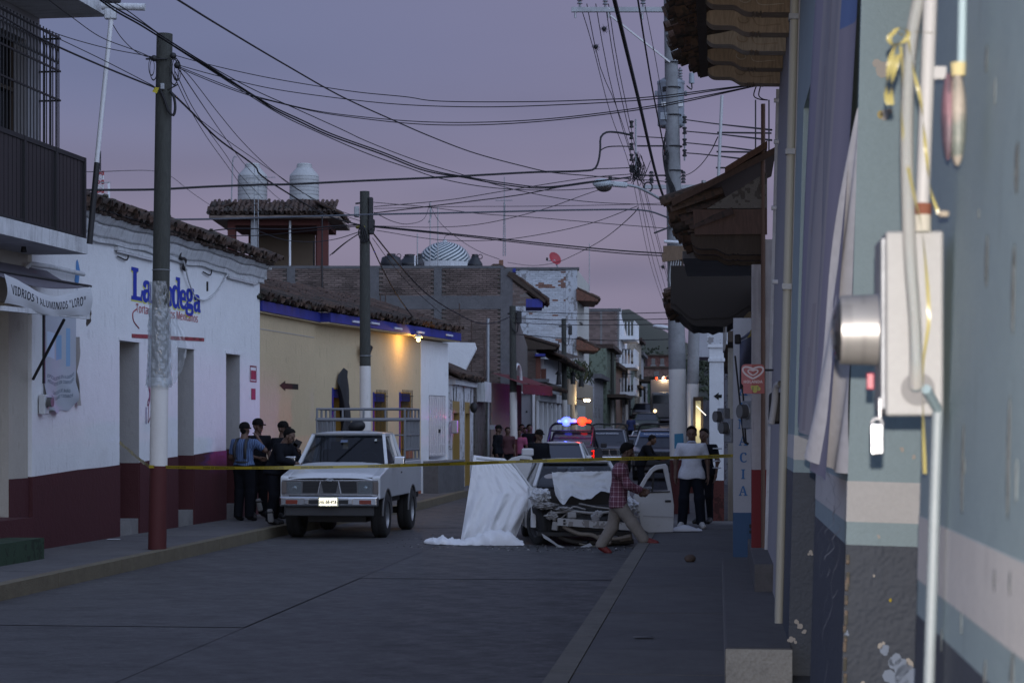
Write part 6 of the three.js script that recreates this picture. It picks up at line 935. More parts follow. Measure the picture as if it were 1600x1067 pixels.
// ---------------------------------------------------------------- wires: each a thing, traced between its two fixings
function wire(label, pts, d0, d1, r = .008, group, name = 'cable') {
  const dep = typeof d0 === 'function' ? d0 : null, n = pts.length - 1;
  let L = [0]; for (let i = 1; i <= n; i++) L.push(L[i - 1] + Math.hypot(pts[i][0] - pts[i - 1][0], pts[i][1] - pts[i - 1][1]));
  const W = pts.map((p, i) => P(p[0], p[1], dep ? dep(p[0], p[1]) : lerp(d0, d1, L[i] / L[n])));
  const o = W[0].clone(), m = mb(); m.tube(W.map(p => p.sub(o)), r, Math.max(16, n * 8), 5); const w = m.build(name, K.wire); w.position.copy(o); w.name = numbered(name); tag(w, label, 'cable', group); return w;
}
{ used.cable = -1; 
  wire('long dark cable crossing the sky from top left down to the concrete pole', [[262, -10], [278, 0], [341, 39], [447, 102], [536, 152], [617, 189], [665, 210], [738, 238], [815, 259], [860, 269], [926, 275], [1046, 284]], 15, 40, .009);
  const G1 = 'twisted service cables passing the top of the first pole', l1 = 'dark twisted cable sagging past the first pole top to the cable rack';
  wire(l1 + ', upper strand', [[148, -6], [180, 17], [219, 39], [270, 71], [337, 113], [394, 149], [427, 170], [468, 190], [511, 210], [594, 240], [665, 267], [729, 278], [783, 288], [847, 294], [926, 285], [986, 276]], 24, 39.5, .012, G1);
  wire(l1 + ', lower strand', [[152, -6], [184, 15], [223, 37], [274, 70], [341, 113], [398, 150], [431, 169], [472, 188], [515, 208], [598, 238], [669, 265], [733, 277], [790, 286], [850, 292], [928, 283], [986, 277]], 24, 39.5, .011, G1);
  wire('thin upper wire of the first pole bundle, ending right of the street lamp', [[155, -6], [190, 11], [250, 54], [323, 100], [392, 138], [458, 168], [544, 207], [560, 215], [640, 247], [713, 270], [808, 297], [907, 314], [1046, 321]], 24, 40, .007);
  wire('lowest wire of the first pole bundle leading to the cable rack', [[270, 72], [340, 117], [394, 152], [442, 181], [493, 205], [574, 240], [640, 263], [681, 277], [751, 291], [831, 297], [926, 294], [986, 282]], 28.4, 39.5, .008);
  const G2 = 'pairs of wires slung between the first pole and the carved eave';
  wire('topmost shallow wire from the first pole to the clamp under the carved eave', [[271, 86], [323, 100], [407, 119], [493, 134], [560, 144], [640, 152], [671, 157], [815, 159], [942, 155.5], [1022, 151], [1120, 139], [1187, 131]], 28.4, 20.2, .006);
  wire('second shallow wire from the first pole to the clamp under the carved eave', [[276, 101], [326, 115], [417, 137], [518, 152], [624, 163], [751, 167], [879, 163.5], [1028, 154], [1120, 141], [1187, 132]], 28.4, 20.2, .006);
  const l2 = 'of two close wires sagging low between the first pole and the carved eave';
  wire('upper ' + l2, [[276, 103], [341, 129], [392, 148], [432, 159], [493, 173], [560, 182], [656, 190], [751, 191], [863, 185], [1022, 165], [1065, 157], [1187, 132.5]], 28.4, 20.2, .006, G2);
  wire('lower ' + l2, [[276, 105], [341, 132], [392, 150], [432, 160], [493, 174.5], [560, 184.5], [656, 194], [751, 195], [863, 188], [1022, 168], [1065, 160], [1187, 133]], 28.4, 20.2, .006, G2);
  wire('thick black cable from the left edge to the yellow tag on the first pole', [[-8, 20], [0, 24], [67, 62], [163, 105], [242, 137]], 22, 28.4, .013);
  wire('thick black cable dropping from the first pole to the second pole', [[266, 143], [298, 174], [337, 214], [400, 262], [403.5, 270], [451.6, 303], [507, 335], [540, 346], [564, 352]], 28.4, 41.4, .015);
  wire('thin wire from the left edge past the grilled window to the first pole top', [[-8, 6], [67, 45], [157, 73], [239, 89]], 22, 28.4, .006);
  wire('thin wire from the roof slab above to the first pole', [[66, -8], [76, 0], [112, 27], [157, 58], [214, 80], [239, 91]], 24, 28.4, .006);
  wire('thin wire just above the thick black cable left of the first pole', [[67, 49], [155, 91], [239, 134]], 26, 28.4, .006); wire('short thin wire from the conduit mast to the first pole', [[174, 36], [190, 60], [214, 82], [239, 92]], 27.6, 28.4, .006);
  wire('right outermost drop wire fanning down from the first pole to the second pole', [[280, 106], [291, 114], [341, 177], [377, 220], [421, 263], [462, 294.5], [522, 326], [562, 340]], 28.4, 41.4, .006);
  wire('drop wire from the first pole ending at the eave corner of the tank tower', [[276, 104], [316, 164], [351, 215], [383, 258], [439, 313], [470, 330]], 28.4, 83, .009);
  wire('steepest drop wire from the first pole down behind the shop roof', [[268, 112], [296, 170], [323, 215], [361, 268], [405, 332]], 28.4, 60, .007); wire('drop wire from the first pole crossing the left water tank', [[273, 112], [306, 177], [351, 240], [371, 269], [410, 310]], 28.4, 60, .007);
  wire('thin slack wire leaving the drop cable above the left water tank', [[303, 180], [356, 220], [392, 245], [427, 269], [520, 330], [562, 345]], 30, 41.4, .006);
  wire('heavy wavy cable crossing behind the first pole to the rack, end bent upward', [[132, 297], [242, 296], [320, 292], [396, 289], [451, 288], [555, 283], [668, 278], [761, 273], [837, 269], [910, 267], [929, 264], [935, 252], [938, 232], [939, 214], [947, 207], [966, 207], [986, 211]], 34, 39.8, .021);
  wire('second bent lead rising beside the heavy cable to the rack', [[936, 246], [938, 236], [948, 230], [966, 228.5], [986, 229]], 39.6, 39.8, .012); wire('straight branch of the heavy cable into the foot of the rack', [[929, 264], [960, 263], [986, 262]], 39.6, 39.8, .01);
  wire('thin wire from the balcony behind the first pole down to the tower eave', [[60, 266], [138, 268.5], [242, 267.5], [264, 274], [298, 300], [333, 324]], 30, 83, .009);
  wire('grey horizontal cable from the first pole past the second to the concrete pole', [[262, 343], [320, 342.5], [454, 339], [588, 335], [735, 332], [910, 328], [997, 328], [1019, 331], [1046, 341]], 34, 39.9, .017).material = mat([.07, .075, .09]);
  wire('cable entering the second pole from behind the shop roof', [[310, 364], [353, 358], [462, 358], [515, 354], [562, 351]], 48, 41.4, .015); wire('lower cable behind the shop roof, just under the one to the second pole', [[330, 368], [401, 368], [470, 362], [562, 353]], 48, 41.4, .01);
  wire('slack wire sagging in front of the tank tower to the second pole', [[403, 361], [441, 374], [484, 378], [522, 374], [562, 362]], 60, 41.4, .009);
  wire('short stay wire from the brick wall up to the second pole', [[515, 399], [535, 382], [562, 364]], 55, 41.4, .012); wire('second short stay wire close beside the first, up to the second pole', [[519, 397], [539, 380], [563, 363]], 55, 41.4, .009);
  const l3 = 'of two parallel thick cables from the second pole to the boards', G3 = 'thick parallel cables right of the second pole';
  wire('upper ' + l3, [[582, 353], [713, 366], [847, 380], [974, 392], [1042, 396]], 41.4, 39.8, .014, G3); wire('lower ' + l3, [[582, 354.5], [713, 368], [847, 383], [974, 396], [1042, 400]], 41.4, 39.8, .011, G3);
  wire('thin wire from the second pole top sloping down right to the concrete pole', [[582, 316], [671.5, 324], [751, 334], [824.5, 339], [974, 351.5], [1046, 357]], 41.4, 40, .007);
  wire('thin wire rising from the second pole to the street lamp', [[584, 323], [703, 312], [802, 296], [926, 277], [986, 272]], 41.4, 39.8, .008); wire('thicker wire rising from the second pole to the foot of the rack', [[584, 333], [706.6, 318], [815, 304], [882, 291], [986, 277]], 41.4, 39.8, .011); wire('flat thin wire just above the grey cable right of the second pole', [[584, 326], [700, 323], [850, 322], [1000, 319], [1046, 317]], 41.4, 40, .006);
  wire('looping slack wire from the second pole up to the bent aerial', [[584, 332], [617, 347], [636.5, 350], [662, 342], [671, 320]], 41.4, 80, .01); wire('slack wire from the second pole rising to the street lamp glass', [[586, 353], [681, 355], [751, 350], [847, 327.6], [926, 300], [986, 282]], 41.4, 39.8, .007); wire('lowest slack wire from the second pole curving up to the concrete pole', [[588, 360], [687.5, 374.7], [780, 374.7], [840, 367], [926, 348], [996, 322]], 41.4, 39.8, .007);
  wire('stay wire from the bent aerial down to the chimney', [[670, 318], [687, 347], [719, 375], [751, 394], [780, 405]], 80, 70.5, .01); wire('dish lead sagging along the roof and up to the concrete pole', [[793, 410], [831, 415], [869, 410], [898, 398], [942, 374], [990, 334], [997, 325]], 90, 40, .01);
  wire('thick drop cable from the second pole to the blue eave', [[576, 374], [600, 425], [623, 465], [661, 517]], 41.4, 52, .014); wire('thick drop cable from the second pole running on to the third pole', [[584, 366], [620, 410], [668, 460], [711, 488], [749, 505], [773, 504], [799, 494]], 41.4, 64, .016); wire('thin drop wire between the two thick drop cables', [[582, 372], [610, 410], [650, 455], [690, 490]], 41.4, 56, .007);
  // lines of the crossarm running up the street
  const far = t => (x => t * FPX / (1122 - x)), G4 = 'power lines running up the street from the crossarm', l4 = ['leftmost', 'second', 'middle', 'fourth', 'rightmost']; let w4 = 0; const tt = x => (1122 - x) * 40 / FPX;
  for (const [x, m1, m2, m3] of [[906, [925, 67], [953, 174], [984, 261]], [917, [936, 98], [961, 160], [986, 238]], [931, [946, 93], [967, 180], [988, 250]], [946, [951, 40], [959, 93], [976, 174]], [951, [962, 80], [980, 170], [994, 235]]]) { const t = tt(x), dd = xx => t * FPX / (1122 - xx); const l = [[x, 6], m1, m2, m3]; for (const d of [80, 110, 150]) { const xx = 1122 - t * FPX / d; if (xx > m3[0] + 4) l.push([xx, 665 - (9.4 - .01 * d - EYE) * FPX / d * (d > 100 ? .93 : .98)]); } wire(`${l4[w4++]} of five thin power lines running up the street from the crossarm`, l, dd, 0, .009, G4); }
  wire('thickest black cable descending steeply to the concrete pole from overhead', [[952, -30], [960, 0], [978.4, 76], [1001, 169], [1027.5, 280], [1054, 352]], (x, y) => Math.min(40, 3.85 * FPX / (665 - y) * 1.0), 0, .022); wire('dark cable descending beside the thickest one to the transformer side', [[992, -30], [997, 0], [1009, 76], [1020, 141], [1040, 242]], (x, y) => Math.min(40, 5.3 * FPX / (665 - y)), 0, .013); wire('fine wire from the crossarm end down past the transformer', [[1008, 8], [1023, 84], [1032, 135], [1041, 190]], 39.8, 39.8, .007);
  const l5 = [['topmost', [[1072, 187], [1108, 192], [1206, 203]]], ['second', [[1072, 205], [1122, 209.5], [1206, 219]]], ['third', [[1072, 223], [1122, 228], [1206, 239]]], ['lowest', [[1072, 239], [1087, 240], [1195, 252]]]]; l5.forEach(([w, p]) => wire(`${w} wire from the right rack of the concrete pole to the pale house`, p, 40, 21, .011));
  wire('slack wire hanging from the concrete pole to the white scaffold pole', [[1063, 277], [1080, 270], [1094, 259], [1110, 238], [1122, 214]], 40, 24, .007);
  for (const [w, a, b] of [['highest', 486, 489], ['second', 497, 499], ['third', 504, 507], ['lowest', 522, 531]]) wire(`${w} of four wires strung across the street from the third pole`, [[801, a], [880, (a + b) / 2 + 2], [960, b + 1], [1052, b - 1]], 64, 58, .012);
  const sp = thing('air_plant', 'spiky air plant ball clinging to the power line, lower of the two', 'plant', P(931, 73, 45)); { const m = mb(); for (let i = 0; i < 46; i++) { const a = V3(rr(-1, 1), rr(-1, 1), rr(-1, 1)).normalize(); m.bar(V3(0, 0, 0), a.multiplyScalar(rr(.06, .13)), .008, 4, .002); } m.build('spikes', K.black, sp); mb().add(new THREE.IcosahedronGeometry(.05, 1)).build('core', K.black, sp); }
  for (const [x, y, d, lab] of [[944, 45, 43, 'spiky air plant ball clinging to the power line, upper of the two'], [1036, 417, 95, 'air plant on the far power lines, left one beside the boards'], [1050, 417, 95, 'air plant on the far power lines, right one beside the boards'], [1046, 438, 100, 'largest air plant low on the far power lines near the dark eave']]) { const c = sp.clone(); c.name = numbered('air_plant'); c.position.copy(P(x, y, d)); if (d > 50) c.scale.setScalar(1.5); c.userData = { label: lab, category: 'plant' }; scene.add(c); }
}
{ const d = 24, g = thing('scaffold_pole', 'white upright pole with thin black rungs above the gabled eave', 'frame', P(1122, 292, d)), v = (x, y) => P(x, y, d).sub(g.position); mb().bar(v(1122, 300), v(1128.5, 149), .019, 8).build('upright', mat([.42, .44, .46], { rough: .5 }), g); for (const [a, b, y] of [[1121, 1206, 207], [1120, 1206, 237], [1119, 1184, 262], [1116, 1146, 288]]) mb().bar(v(a, y), v(b, y + 1), .011, 5).build('rung', K.black, g); for (const x of [1181, 1202]) mb().bar(v(x, 156), v(x, 272), .009, 5).build('upright', K.black, g); mb().bar(v(1186, 245), v(1192, 260), .014, 5).build('stub', K.black, g); mb().bar(v(1100, 282), v(1098, 312), .03, 6).build('stub', K.galv, g); }
// ---------------------------------------------------------------- vehicles; local +z is the front
const SIDE = (x, z = 0, y = 0) => new THREE.Matrix4().makeBasis(V3(0, 0, 1), V3(0, 1, 0), V3(-1, 0, 0)).setPosition(x, y, z);   // profile (z,y), extruded towards -x
const paintW = mat([.62, .64, .66], { phys: true, rough: .32, clearcoat: .6, clearcoatRoughness: .12, map: 'plaster' }), paintN = mat([.018, .02, .028], { phys: true, rough: .3, clearcoat: .8 });
const trim = mat([.02, .02, .022], { rough: .6 }), seatM = mat([.03, .03, .035], { rough: .9 });
function wheel(par, x, y, z, r, w, rimM = K.steel) {
  const g = new THREE.Group(); g.name = 'wheel'; g.position.set(x, y, z); par.add(g); const tw = w / 2, pr = [[r * .6, -tw], [r * .9, -tw], [r * .985, -tw * .75], [r, -tw * .5], [r, -tw * .12], [r * .975, -tw * .1], [r * .975, tw * .1], [r, tw * .12], [r, tw * .5], [r * .985, tw * .75], [r * .9, tw], [r * .6, tw]];
  mb().lathe(pr, 36, M4(0, 0, 0, 0, 0, Math.PI / 2)).build('tyre', K.rubber, g);
  const s = Math.sign(x) || 1, m = mb(); m.lathe([[0, tw * .55], [r * .2, tw * .6], [r * .25, tw * .35], [r * .5, tw * .4], [r * .58, tw * .8], [r * .62, tw * .9]], 28, M4(0, 0, 0, 0, 0, -s * Math.PI / 2)); for (let i = 0; i < 6; i++) { const a = i / 6 * 6.283; m.cyl(.03, .03, .02, s * tw * .5, r * .38 * Math.sin(a), r * .38 * Math.cos(a), 0, 0, Math.PI / 2, 8); } m.build('rim', rimM, g); return g;
}
function arched(pts, arches, r) { // add wheel arches to the lower edge (pts lists the upper outline, front to back; lower edge y0)
  const p = pts.slice(0, -2), [z1, y0] = pts[pts.length - 2], [z0] = pts[pts.length - 1]; p.push([z1, y0]);
  for (const [zc, yc] of [...arches].reverse()) { const h = Math.max(0, y0 - yc), a0 = Math.asin(Math.min(1, h / r)); for (let i = 0; i <= 12; i++) { const a = Math.PI - a0 - (Math.PI - 2 * a0) * i / 12; p.push([zc + r * Math.cos(a), yc + r * Math.sin(a)]); } }
  p.push([z0, y0]); return p;
}
function cabin(par, o) { // glasshouse: pillars, roof, panes
  const { zb0, zb1, yb, zr0, zr1, yr, wb, wr, paint, mid = [] } = o, p = .035, e = (s, z0, z1) => [V3(s * wb / 2, yb, z0), V3(s * wr / 2, yr, z1)];
  for (const s of [-1, 1]) { for (const [a, b] of [[zb0, zr0], [zb1, zr1], ...mid]) mb().beam(...e(s, a, b), p * 1.5, p * 1.8).build('pillar', paint, par); mb().beam(V3(s * wr / 2, yr, zr0), V3(s * wr / 2, yr, zr1), p * 1.4, p * 1.4).build('roof_rail', paint, par); }
  mb().grid(10, 8, (u, v) => { const x = (u - .5) * (wr + .04), z = lerp(zr0 + .05, zr1 - .05, v); return [x, yr + .02 + .045 * (1 - Math.pow(2 * u - 1, 4)) * (1 - .8 * Math.pow(2 * v - 1, 4)), z]; }).bb(-wr / 2, yr - .02, zr1, wr / 2, yr + .025, zr0).build('roof', paint, par);
  const q = (a, b, c, d, n) => mb().quad(a, b, c, d).build(n, o.glass ?? K.glass, par), s = (k, z0, z1, kk, z2, z3, n) => q(V3(k * (wb / 2 - .01), yb, z0), V3(k * (wb / 2 - .01), yb, z2), V3(k * (wr / 2 - .01), yr, z3), V3(k * (wr / 2 - .01), yr, z1), n);
  q(V3(-wb / 2, yb, zb0), V3(wb / 2, yb, zb0), V3(wr / 2, yr, zr0), V3(-wr / 2, yr, zr0), 'windscreen'); q(V3(-wb / 2, yb, zb1), V3(wb / 2, yb, zb1), V3(wr / 2, yr, zr1), V3(-wr / 2, yr, zr1), 'rear_window');
  const st = [[zb0, zr0], ...mid, [zb1, zr1]]; if (!o.noSide) for (const k of [-1, 1]) for (let i = 0; i + 1 < st.length; i++) s(k, st[i][0], st[i][1], k, st[i + 1][0], st[i + 1][1], 'side_window');
}
function plate(par, txt, x, y, z) { // number plate: retro-reflecting sheet (tiny mirror corners) under printed characters
  const g = mb().rbox(.34, .16, .012, .006, x, y, z - .012, 0, 0, 0, 1).build('number_plate', mat([.7, .68, .5], { rough: .35 }), par), m = mb(), a = .0105, R = new THREE.Matrix4().makeRotationFromQuaternion(new THREE.Quaternion().setFromUnitVectors(V3(1, 1, 1).normalize(), V3(0, 0, 1)));
  const pt = (i, j, k) => V3(i * a, j * a, k * a).applyMatrix4(R);
  for (let i = -30; i <= 30; i++) for (let j = -30; j <= 30; j++) { const k = -1 - i - j, c = pt(i + .5, j + .5, k + .5); if (Math.abs(c.x) > .158 || Math.abs(c.y) > .07) continue; for (const f of [[[1, 0, 0], [1, 1, 0], [1, 1, 1], [1, 0, 1]], [[0, 1, 0], [0, 1, 1], [1, 1, 1], [1, 1, 0]], [[0, 0, 1], [1, 0, 1], [1, 1, 1], [0, 1, 1]]]) m.quad(...f.map(q => pt(i + q[0], j + q[1], k + q[2]).add(V3(x, y, z)))); }
  m.build('reflective_sheet', mat([.98, .97, .88], { rough: .14, metal: 1 }), g);
  decal(g, 'plate_lettering', print(256, 120, (c, w, h) => { c.fillStyle = '#5c5a34'; c.font = 'bold 70px sans-serif'; c.textAlign = 'center'; c.fillText(txt, 128, 86, 226); c.strokeStyle = '#8a8a50'; c.lineWidth = 5; c.strokeRect(3, 3, w - 6, h - 6); }, { rough: .5 }), .325, .148, x, y, z + .014); return g; }
function pickup(name, label, pos, ry, o) {
  const g = thing(name, label, o.cat ?? 'pickup truck', pos, ry, o.group), W = 1.65, pt = o.paint, up = o.up ?? pt, Y = o.lift ?? 0;
  const side = arched([[-.02, .95 + Y], [-.06, .985 + Y], [-1.12, 1.15 + Y], [-2.68, 1.17 + Y], [-2.7, 1.19 + Y], [-4.42, 1.19 + Y], [-4.45, .6 + Y], [-.02, .52 + Y]], [[-.78, .38], [-3.44, .38]], .435);
  for (const s of [-1, 1]) mb().ext(side, .1, SIDE(s * W / 2 + (s > 0 ? 0 : .1)), .018).build('body_side', pt, g);
  for (const s of [-1, 1]) { const m = mb(); m.bb(s * (W / 2 + .004) - .002, .62 + Y, -1.22, s * (W / 2 + .004) + .002, 1.13 + Y, -1.205).bb(s * (W / 2 + .004) - .002, .62 + Y, -2.36, s * (W / 2 + .004) + .002, 1.15 + Y, -2.345).bb(s * (W / 2 + .003) - .002, .9 + Y, -4.4, s * (W / 2 + .003) + .002, .912 + Y, -.1); m.build('door_gap', K.black, g); mb().rbox(.02, .035, .14, .006, s * (W / 2 + .01), 1.0 + Y, -2.2, 0, 0, 0, 1).build('door_handle', trim, g); for (const z of [-.78, -3.44]) { const a = new THREE.TorusGeometry(.44, .022, 6, 24, Math.PI); mb().add(a, M4(s * (W / 2 + .005), .38, z, 0, Math.PI / 2)).build('arch_trim', o.archM ?? trim, g); } }
  mb().grid(12, 10, (u, v) => { const x = (u - .5) * (W - .22), z = lerp(-.01, -1.14, v); return [x, lerp(.965, 1.16, v) + Y + .035 * (1 - Math.pow(2 * u - 1, 4)) - .05 * Math.pow(1 - Math.min(1, v * 8), 2), z]; }).build('hood', pt, g);
  mb().bb(-W / 2 + .09, .55 + Y, -.1, W / 2 - .09, .96 + Y, -.05).bb(-W / 2 + .1, .5 + Y, -2.7, W / 2 - .1, .6 + Y, -1).bb(-W / 2 + .1, .7 + Y, -4.4, W / 2 - .1, .74 + Y, -2.7).bb(-W / 2 + .1, .5 + Y, -1.2, W / 2 - .1, 1.1 + Y, -1.1).bb(-W / 2 + .1, .6 + Y, -2.72, W / 2 - .1, 1.18 + Y, -2.68).build('inner_body', trim, g);
  const rear = o.rear; mb().rbox(W - .12, .5, .05, .015, 0, .92 + Y, -4.44).build('tailgate', rear?.paint ?? pt, g);
  { const m = mb(); for (let i = 0; i < 5; i++) m.bb(-.6 + i * .26, .75 + Y, -4.475, -.45 + i * .26, 1.1 + Y, -4.466); m.build('tailgate_ribs', rear?.rib ?? pt, g); }
  for (const s of [-1, 1]) { const l = mb().rbox(.08, .36, .07, .012, s * (W / 2 - .05), .92 + Y, -4.45).build('tail_light', mat([.16, .012, .012], { rough: .3 }), g); if (rear?.lit && s < 0) { const e = new THREE.MeshStandardMaterial({ color: 0xff2211, emissive: 0xff1c08, emissiveIntensity: 1.6 }); const m = mb(); m.bb(s * (W / 2 - .05) - .045, .75 + Y, -4.49, s * (W / 2 - .05) - .02, 1.09 + Y, -4.485); for (const y of [.75, .9, 1.06]) m.bb(s * (W / 2 - .05) - .045, y + Y, -4.49, s * (W / 2 - .05) + .04, y + .03 + Y, -4.485); m.build('lit_element', e, l); } }
  mb().rbox(W - .1, .14, .12, .02, 0, .56 + Y, -4.5).build('rear_bumper', trim, g);
  cabin(g, { zb0: -1.12, zb1: -2.68, yb: 1.15 + Y, zr0: -1.66, zr1: -2.52, yr: 1.66 + Y, wb: W - .14, wr: W - .42, paint: up, mid: o.mid ?? [], glass: o.glass });
  mb().rbox(.5, .62, .16, .06, -.36, 1.1 + Y, -2.35, -.2).rbox(.5, .62, .16, .06, .36, 1.1 + Y, -2.35, -.2).rbox(.22, .16, .1, .04, -.36, 1.46 + Y, -2.42).rbox(.22, .16, .1, .04, .36, 1.46 + Y, -2.42).build('seat', seatM, g); mb().rbox(1.3, .14, .3, .04, 0, 1.1 + Y, -1.35).add(new THREE.TorusGeometry(.17, .016, 6, 24), M4(.36, 1.2 + Y, -1.62, -.45)).build('dashboard', seatM, g); mb().bar(V3(-.5, 1.17 + Y, -1.1), V3(-.05, 1.19 + Y, -1.13), .008, 5).bar(V3(.1, 1.17 + Y, -1.1), V3(.55, 1.19 + Y, -1.13), .008, 5).build('wiper', K.black, g);
  mb().rbox(.2, .055, .03, .012, 0, 1.6 + Y, -1.68).build('rear_view_mirror', trim, g);
  for (const s of [-1, 1]) { mb().rbox(.2, .15, .08, .025, s * (W / 2 + .13), 1.22 + Y, -1.3).build('side_mirror', o.mirror ?? trim, g); mb().bar(V3(s * (W / 2 - .02), 1.18 + Y, -1.3), V3(s * (W / 2 + .06), 1.2 + Y, -1.3), .014).build('mirror_arm', trim, g); }
  // front: chrome grille with three openings, square lamps, bumper
  const ch = o.chrome ?? K.chrome, fy = .79 + Y; mb().rbox(1.62, .26, .05, .012, 0, fy, -.02).build('grille_frame', o.grilleM ?? mat([.12, .12, .125], { rough: .4 }), g);
  for (const [a, b, c, d] of [[-.45, -.46, -.19, -.155], [-.145, -.105, .105, .145], [.155, .19, .46, .45]]) { mb().ext([[a, .1], [b, -.085], [c, -.085], [d, .1]], .012, M4(0, fy, .006)).build('grille_opening', K.black, g); const m = mb(); for (const y of [-.05, 0, .05]) m.bb((a + b) / 2 + .02, fy + y - .006, .018, (c + d) / 2 - .02, fy + y + .006, .022); m.build('grille_bar', trim, g); }
  { const m = mb(); for (const s of [-1, 1]) m.beam(V3(s * .15, fy + .11, .02), V3(s * .195, fy - .1, .02), .02, .02).beam(V3(s * .475, fy + .11, .02), V3(s * .475, fy - .1, .02), .02, .02); m.bb(-.8, fy + .115, .0, .8, fy + .13, .02).bb(-.8, fy - .125, .0, .8, fy - .11, .02); m.build('grille_chrome', ch, g); }
  for (const s of [-1, 1]) { mb().add(new THREE.SphereGeometry(.1, 16, 10, 0, 6.283, 0, 1.35), M4(s * .6, fy - .005, -.05, Math.PI / 2, 0, 0, 1, .6, .9)).build('headlight', mat([.6, .62, .63], { rough: .08, metal: .9 }), g); mb().rbox(.235, .2, .012, .01, s * .6, fy, .022).build('headlight_glass', mat([.7, .74, .76], { phys: true, rough: .05, transmission: .9 }), g); mb().rbox(.085, .2, .06, .012, s * .775, fy, -.005).build('corner_lamp', mat([.14, .12, .11], { rough: .15 }), g); }
  { const c = new THREE.Group(); c.name = 'front_bumper'; g.add(c); mb().rbox(1.66, .17, .12, .035, 0, .565 + Y, .07, 0, 0, 0, 3).build('bumper_bar', ch, c); mb().bb(-.38, .52 + Y, .131, .38, .59 + Y, .134).build('bumper_slot', K.black, c); for (const s of [-1, 1]) { mb().rbox(.2, .07, .02, .008, s * .62, .555 + Y, .128).build('indicator', mat([.2, .035, .02], { rough: .2 }), c); mb().rbox(.08, .1, .03, .01, s * .37, .565 + Y, .128).build('bumper_guard', ch, c); } mb().rbox(1.5, .16, .06, .02, 0, .4 + Y, .02).build('valance', mat([.045, .045, .048], { rough: .7 }), c); }
  if (o.plate) plate(g, o.plate, 0, .56 + Y, .15); mb().bb(-.5, .26, -1.1, .5, .42, -.6).bar(V3(-.7, .36, -.78), V3(.7, .36, -.78), .05).bar(V3(-.7, .36, -3.44), V3(.7, .36, -3.44), .06).sph(.15, .05, .36, -3.44).build('axle', trim, g);
  for (const s of [-1, 1]) for (const z of [-.78, -3.44]) wheel(g, s * (W / 2 - .1), .38, z, .38, .24); return g;
}
{ // the white pickup parked at the left kerb
  const d = 34, g = pickup('pickup_truck', 'white pickup with chrome front and grey stake rack parked at the left kerb', V3((515 - CX) / FPX * d, 0, -d), -ST - .01, { paint: paintW, plate: 'HG-50-414', lift: .07, mid: [[-2.3, -2.28]], mirror: K.chrome, archM: mat([.1, .1, .105], { rough: .5 }) });
  mb().add(new THREE.TorusGeometry(.04, .008, 6, 24), M4(0, .99, .012, -.6, 0, 0, 1.1, .75, 1)).rbox(.13, .018, .01, .004, 0, .99, .018, -.6, 0, 0, 1).build('hood_emblem', K.steel, g);
  const gm = mat([.2, .21, .225], { rough: .6, metal: .3 }), rk = new THREE.Group(); rk.name = 'stake_rack'; g.add(rk); const z0 = -2.8, z1 = -4.42, w = .8, tb = (a, b, r, n = 'rail', m2 = gm) => mb().bar(a, b, r, 6).build(n, m2, rk);
  for (const [y, r] of [[2.19, .022], [2.0, .035], [1.72, .016]]) { tb(V3(-w, y, z0), V3(w, y, z0), r); tb(V3(w, y, z0), V3(w, y, z1), r); tb(V3(-w, y, z0), V3(-w, y, z1), r); } for (const y of [2.19, 2.0]) tb(V3(-w, y, z1), V3(w, y, z1), .02);
  for (const x of [-w, -.55, -.33, .05, .45, w]) tb(V3(x, 2.19, z0), V3(x, 2.0, z0), .02, 'upright'); for (const x of [-w, -.62, -.5, w]) tb(V3(x, 2.0, z0), V3(x, 1.2, z0), .018, 'upright');
  for (const s of [-1, 1]) { for (let i = 0; i <= 4; i++) tb(V3(s * w, 2.19, lerp(z0, z1, i / 4)), V3(s * w, 1.22, lerp(z0, z1, i / 4)), .022, 'upright'); for (let i = 0; i < 15; i++) tb(V3(s * w, 1.98, lerp(z0, z1, i / 15)), V3(s * w, 1.42, lerp(z0, z1, i / 15)), .011, 'slat'); tb(V3(s * w, 1.45, z0), V3(s * w, 1.45, z1), .02); tb(V3(s * w, 1.27, z0), V3(s * w, 1.27, z1), .02); }
  mb().bb(w - .02, 1.3, z0 - .1, w + .015, 1.43, z0 - .9).build('orange_board', mat([.3, .1, .05]), rk); for (const [a, b] of [[-.6, -.3], [-.18, .04], [.2, .56]]) { const m = mb(); for (let x = a; x < b; x += .035) m.beam(V3(x, 1.78, z0 + .01), V3(x + .03, 1.64, z0 + .01), .006, .006).beam(V3(x + .03, 1.78, z0 + .01), V3(x, 1.64, z0 + .01), .006, .006); const o = m.build('mesh_panel', gm, rk); o.userData.kind = 'stuff'; }
  const bun = thing('dark_bundle', 'dark rounded bundle standing in the bed behind the pickup cab', 'bundle', P(557, 668, 37.6)); mb().add(new THREE.IcosahedronGeometry(.13, 3), M4(0, .02, 0, 0, 0, .2, 1.25, .9, 1)).build('cloth', K.black, bun); mb().rbox(.5, .6, .4, .1, .1, -.36, 0).build('sack', mat([.03, .03, .035], { map: 'cloth' }), bun);
  decal(g, 'windscreen_sticker', mat([.1, .13, .2], { side: THREE.DoubleSide }), .12, .06, -.05, 1.62, -1.5, 0, -.8); decal(g, 'windscreen_sticker', mat([.4, .42, .4], { side: THREE.DoubleSide }), .04, .05, .5, 1.64, -1.53, 0, -.8);
}
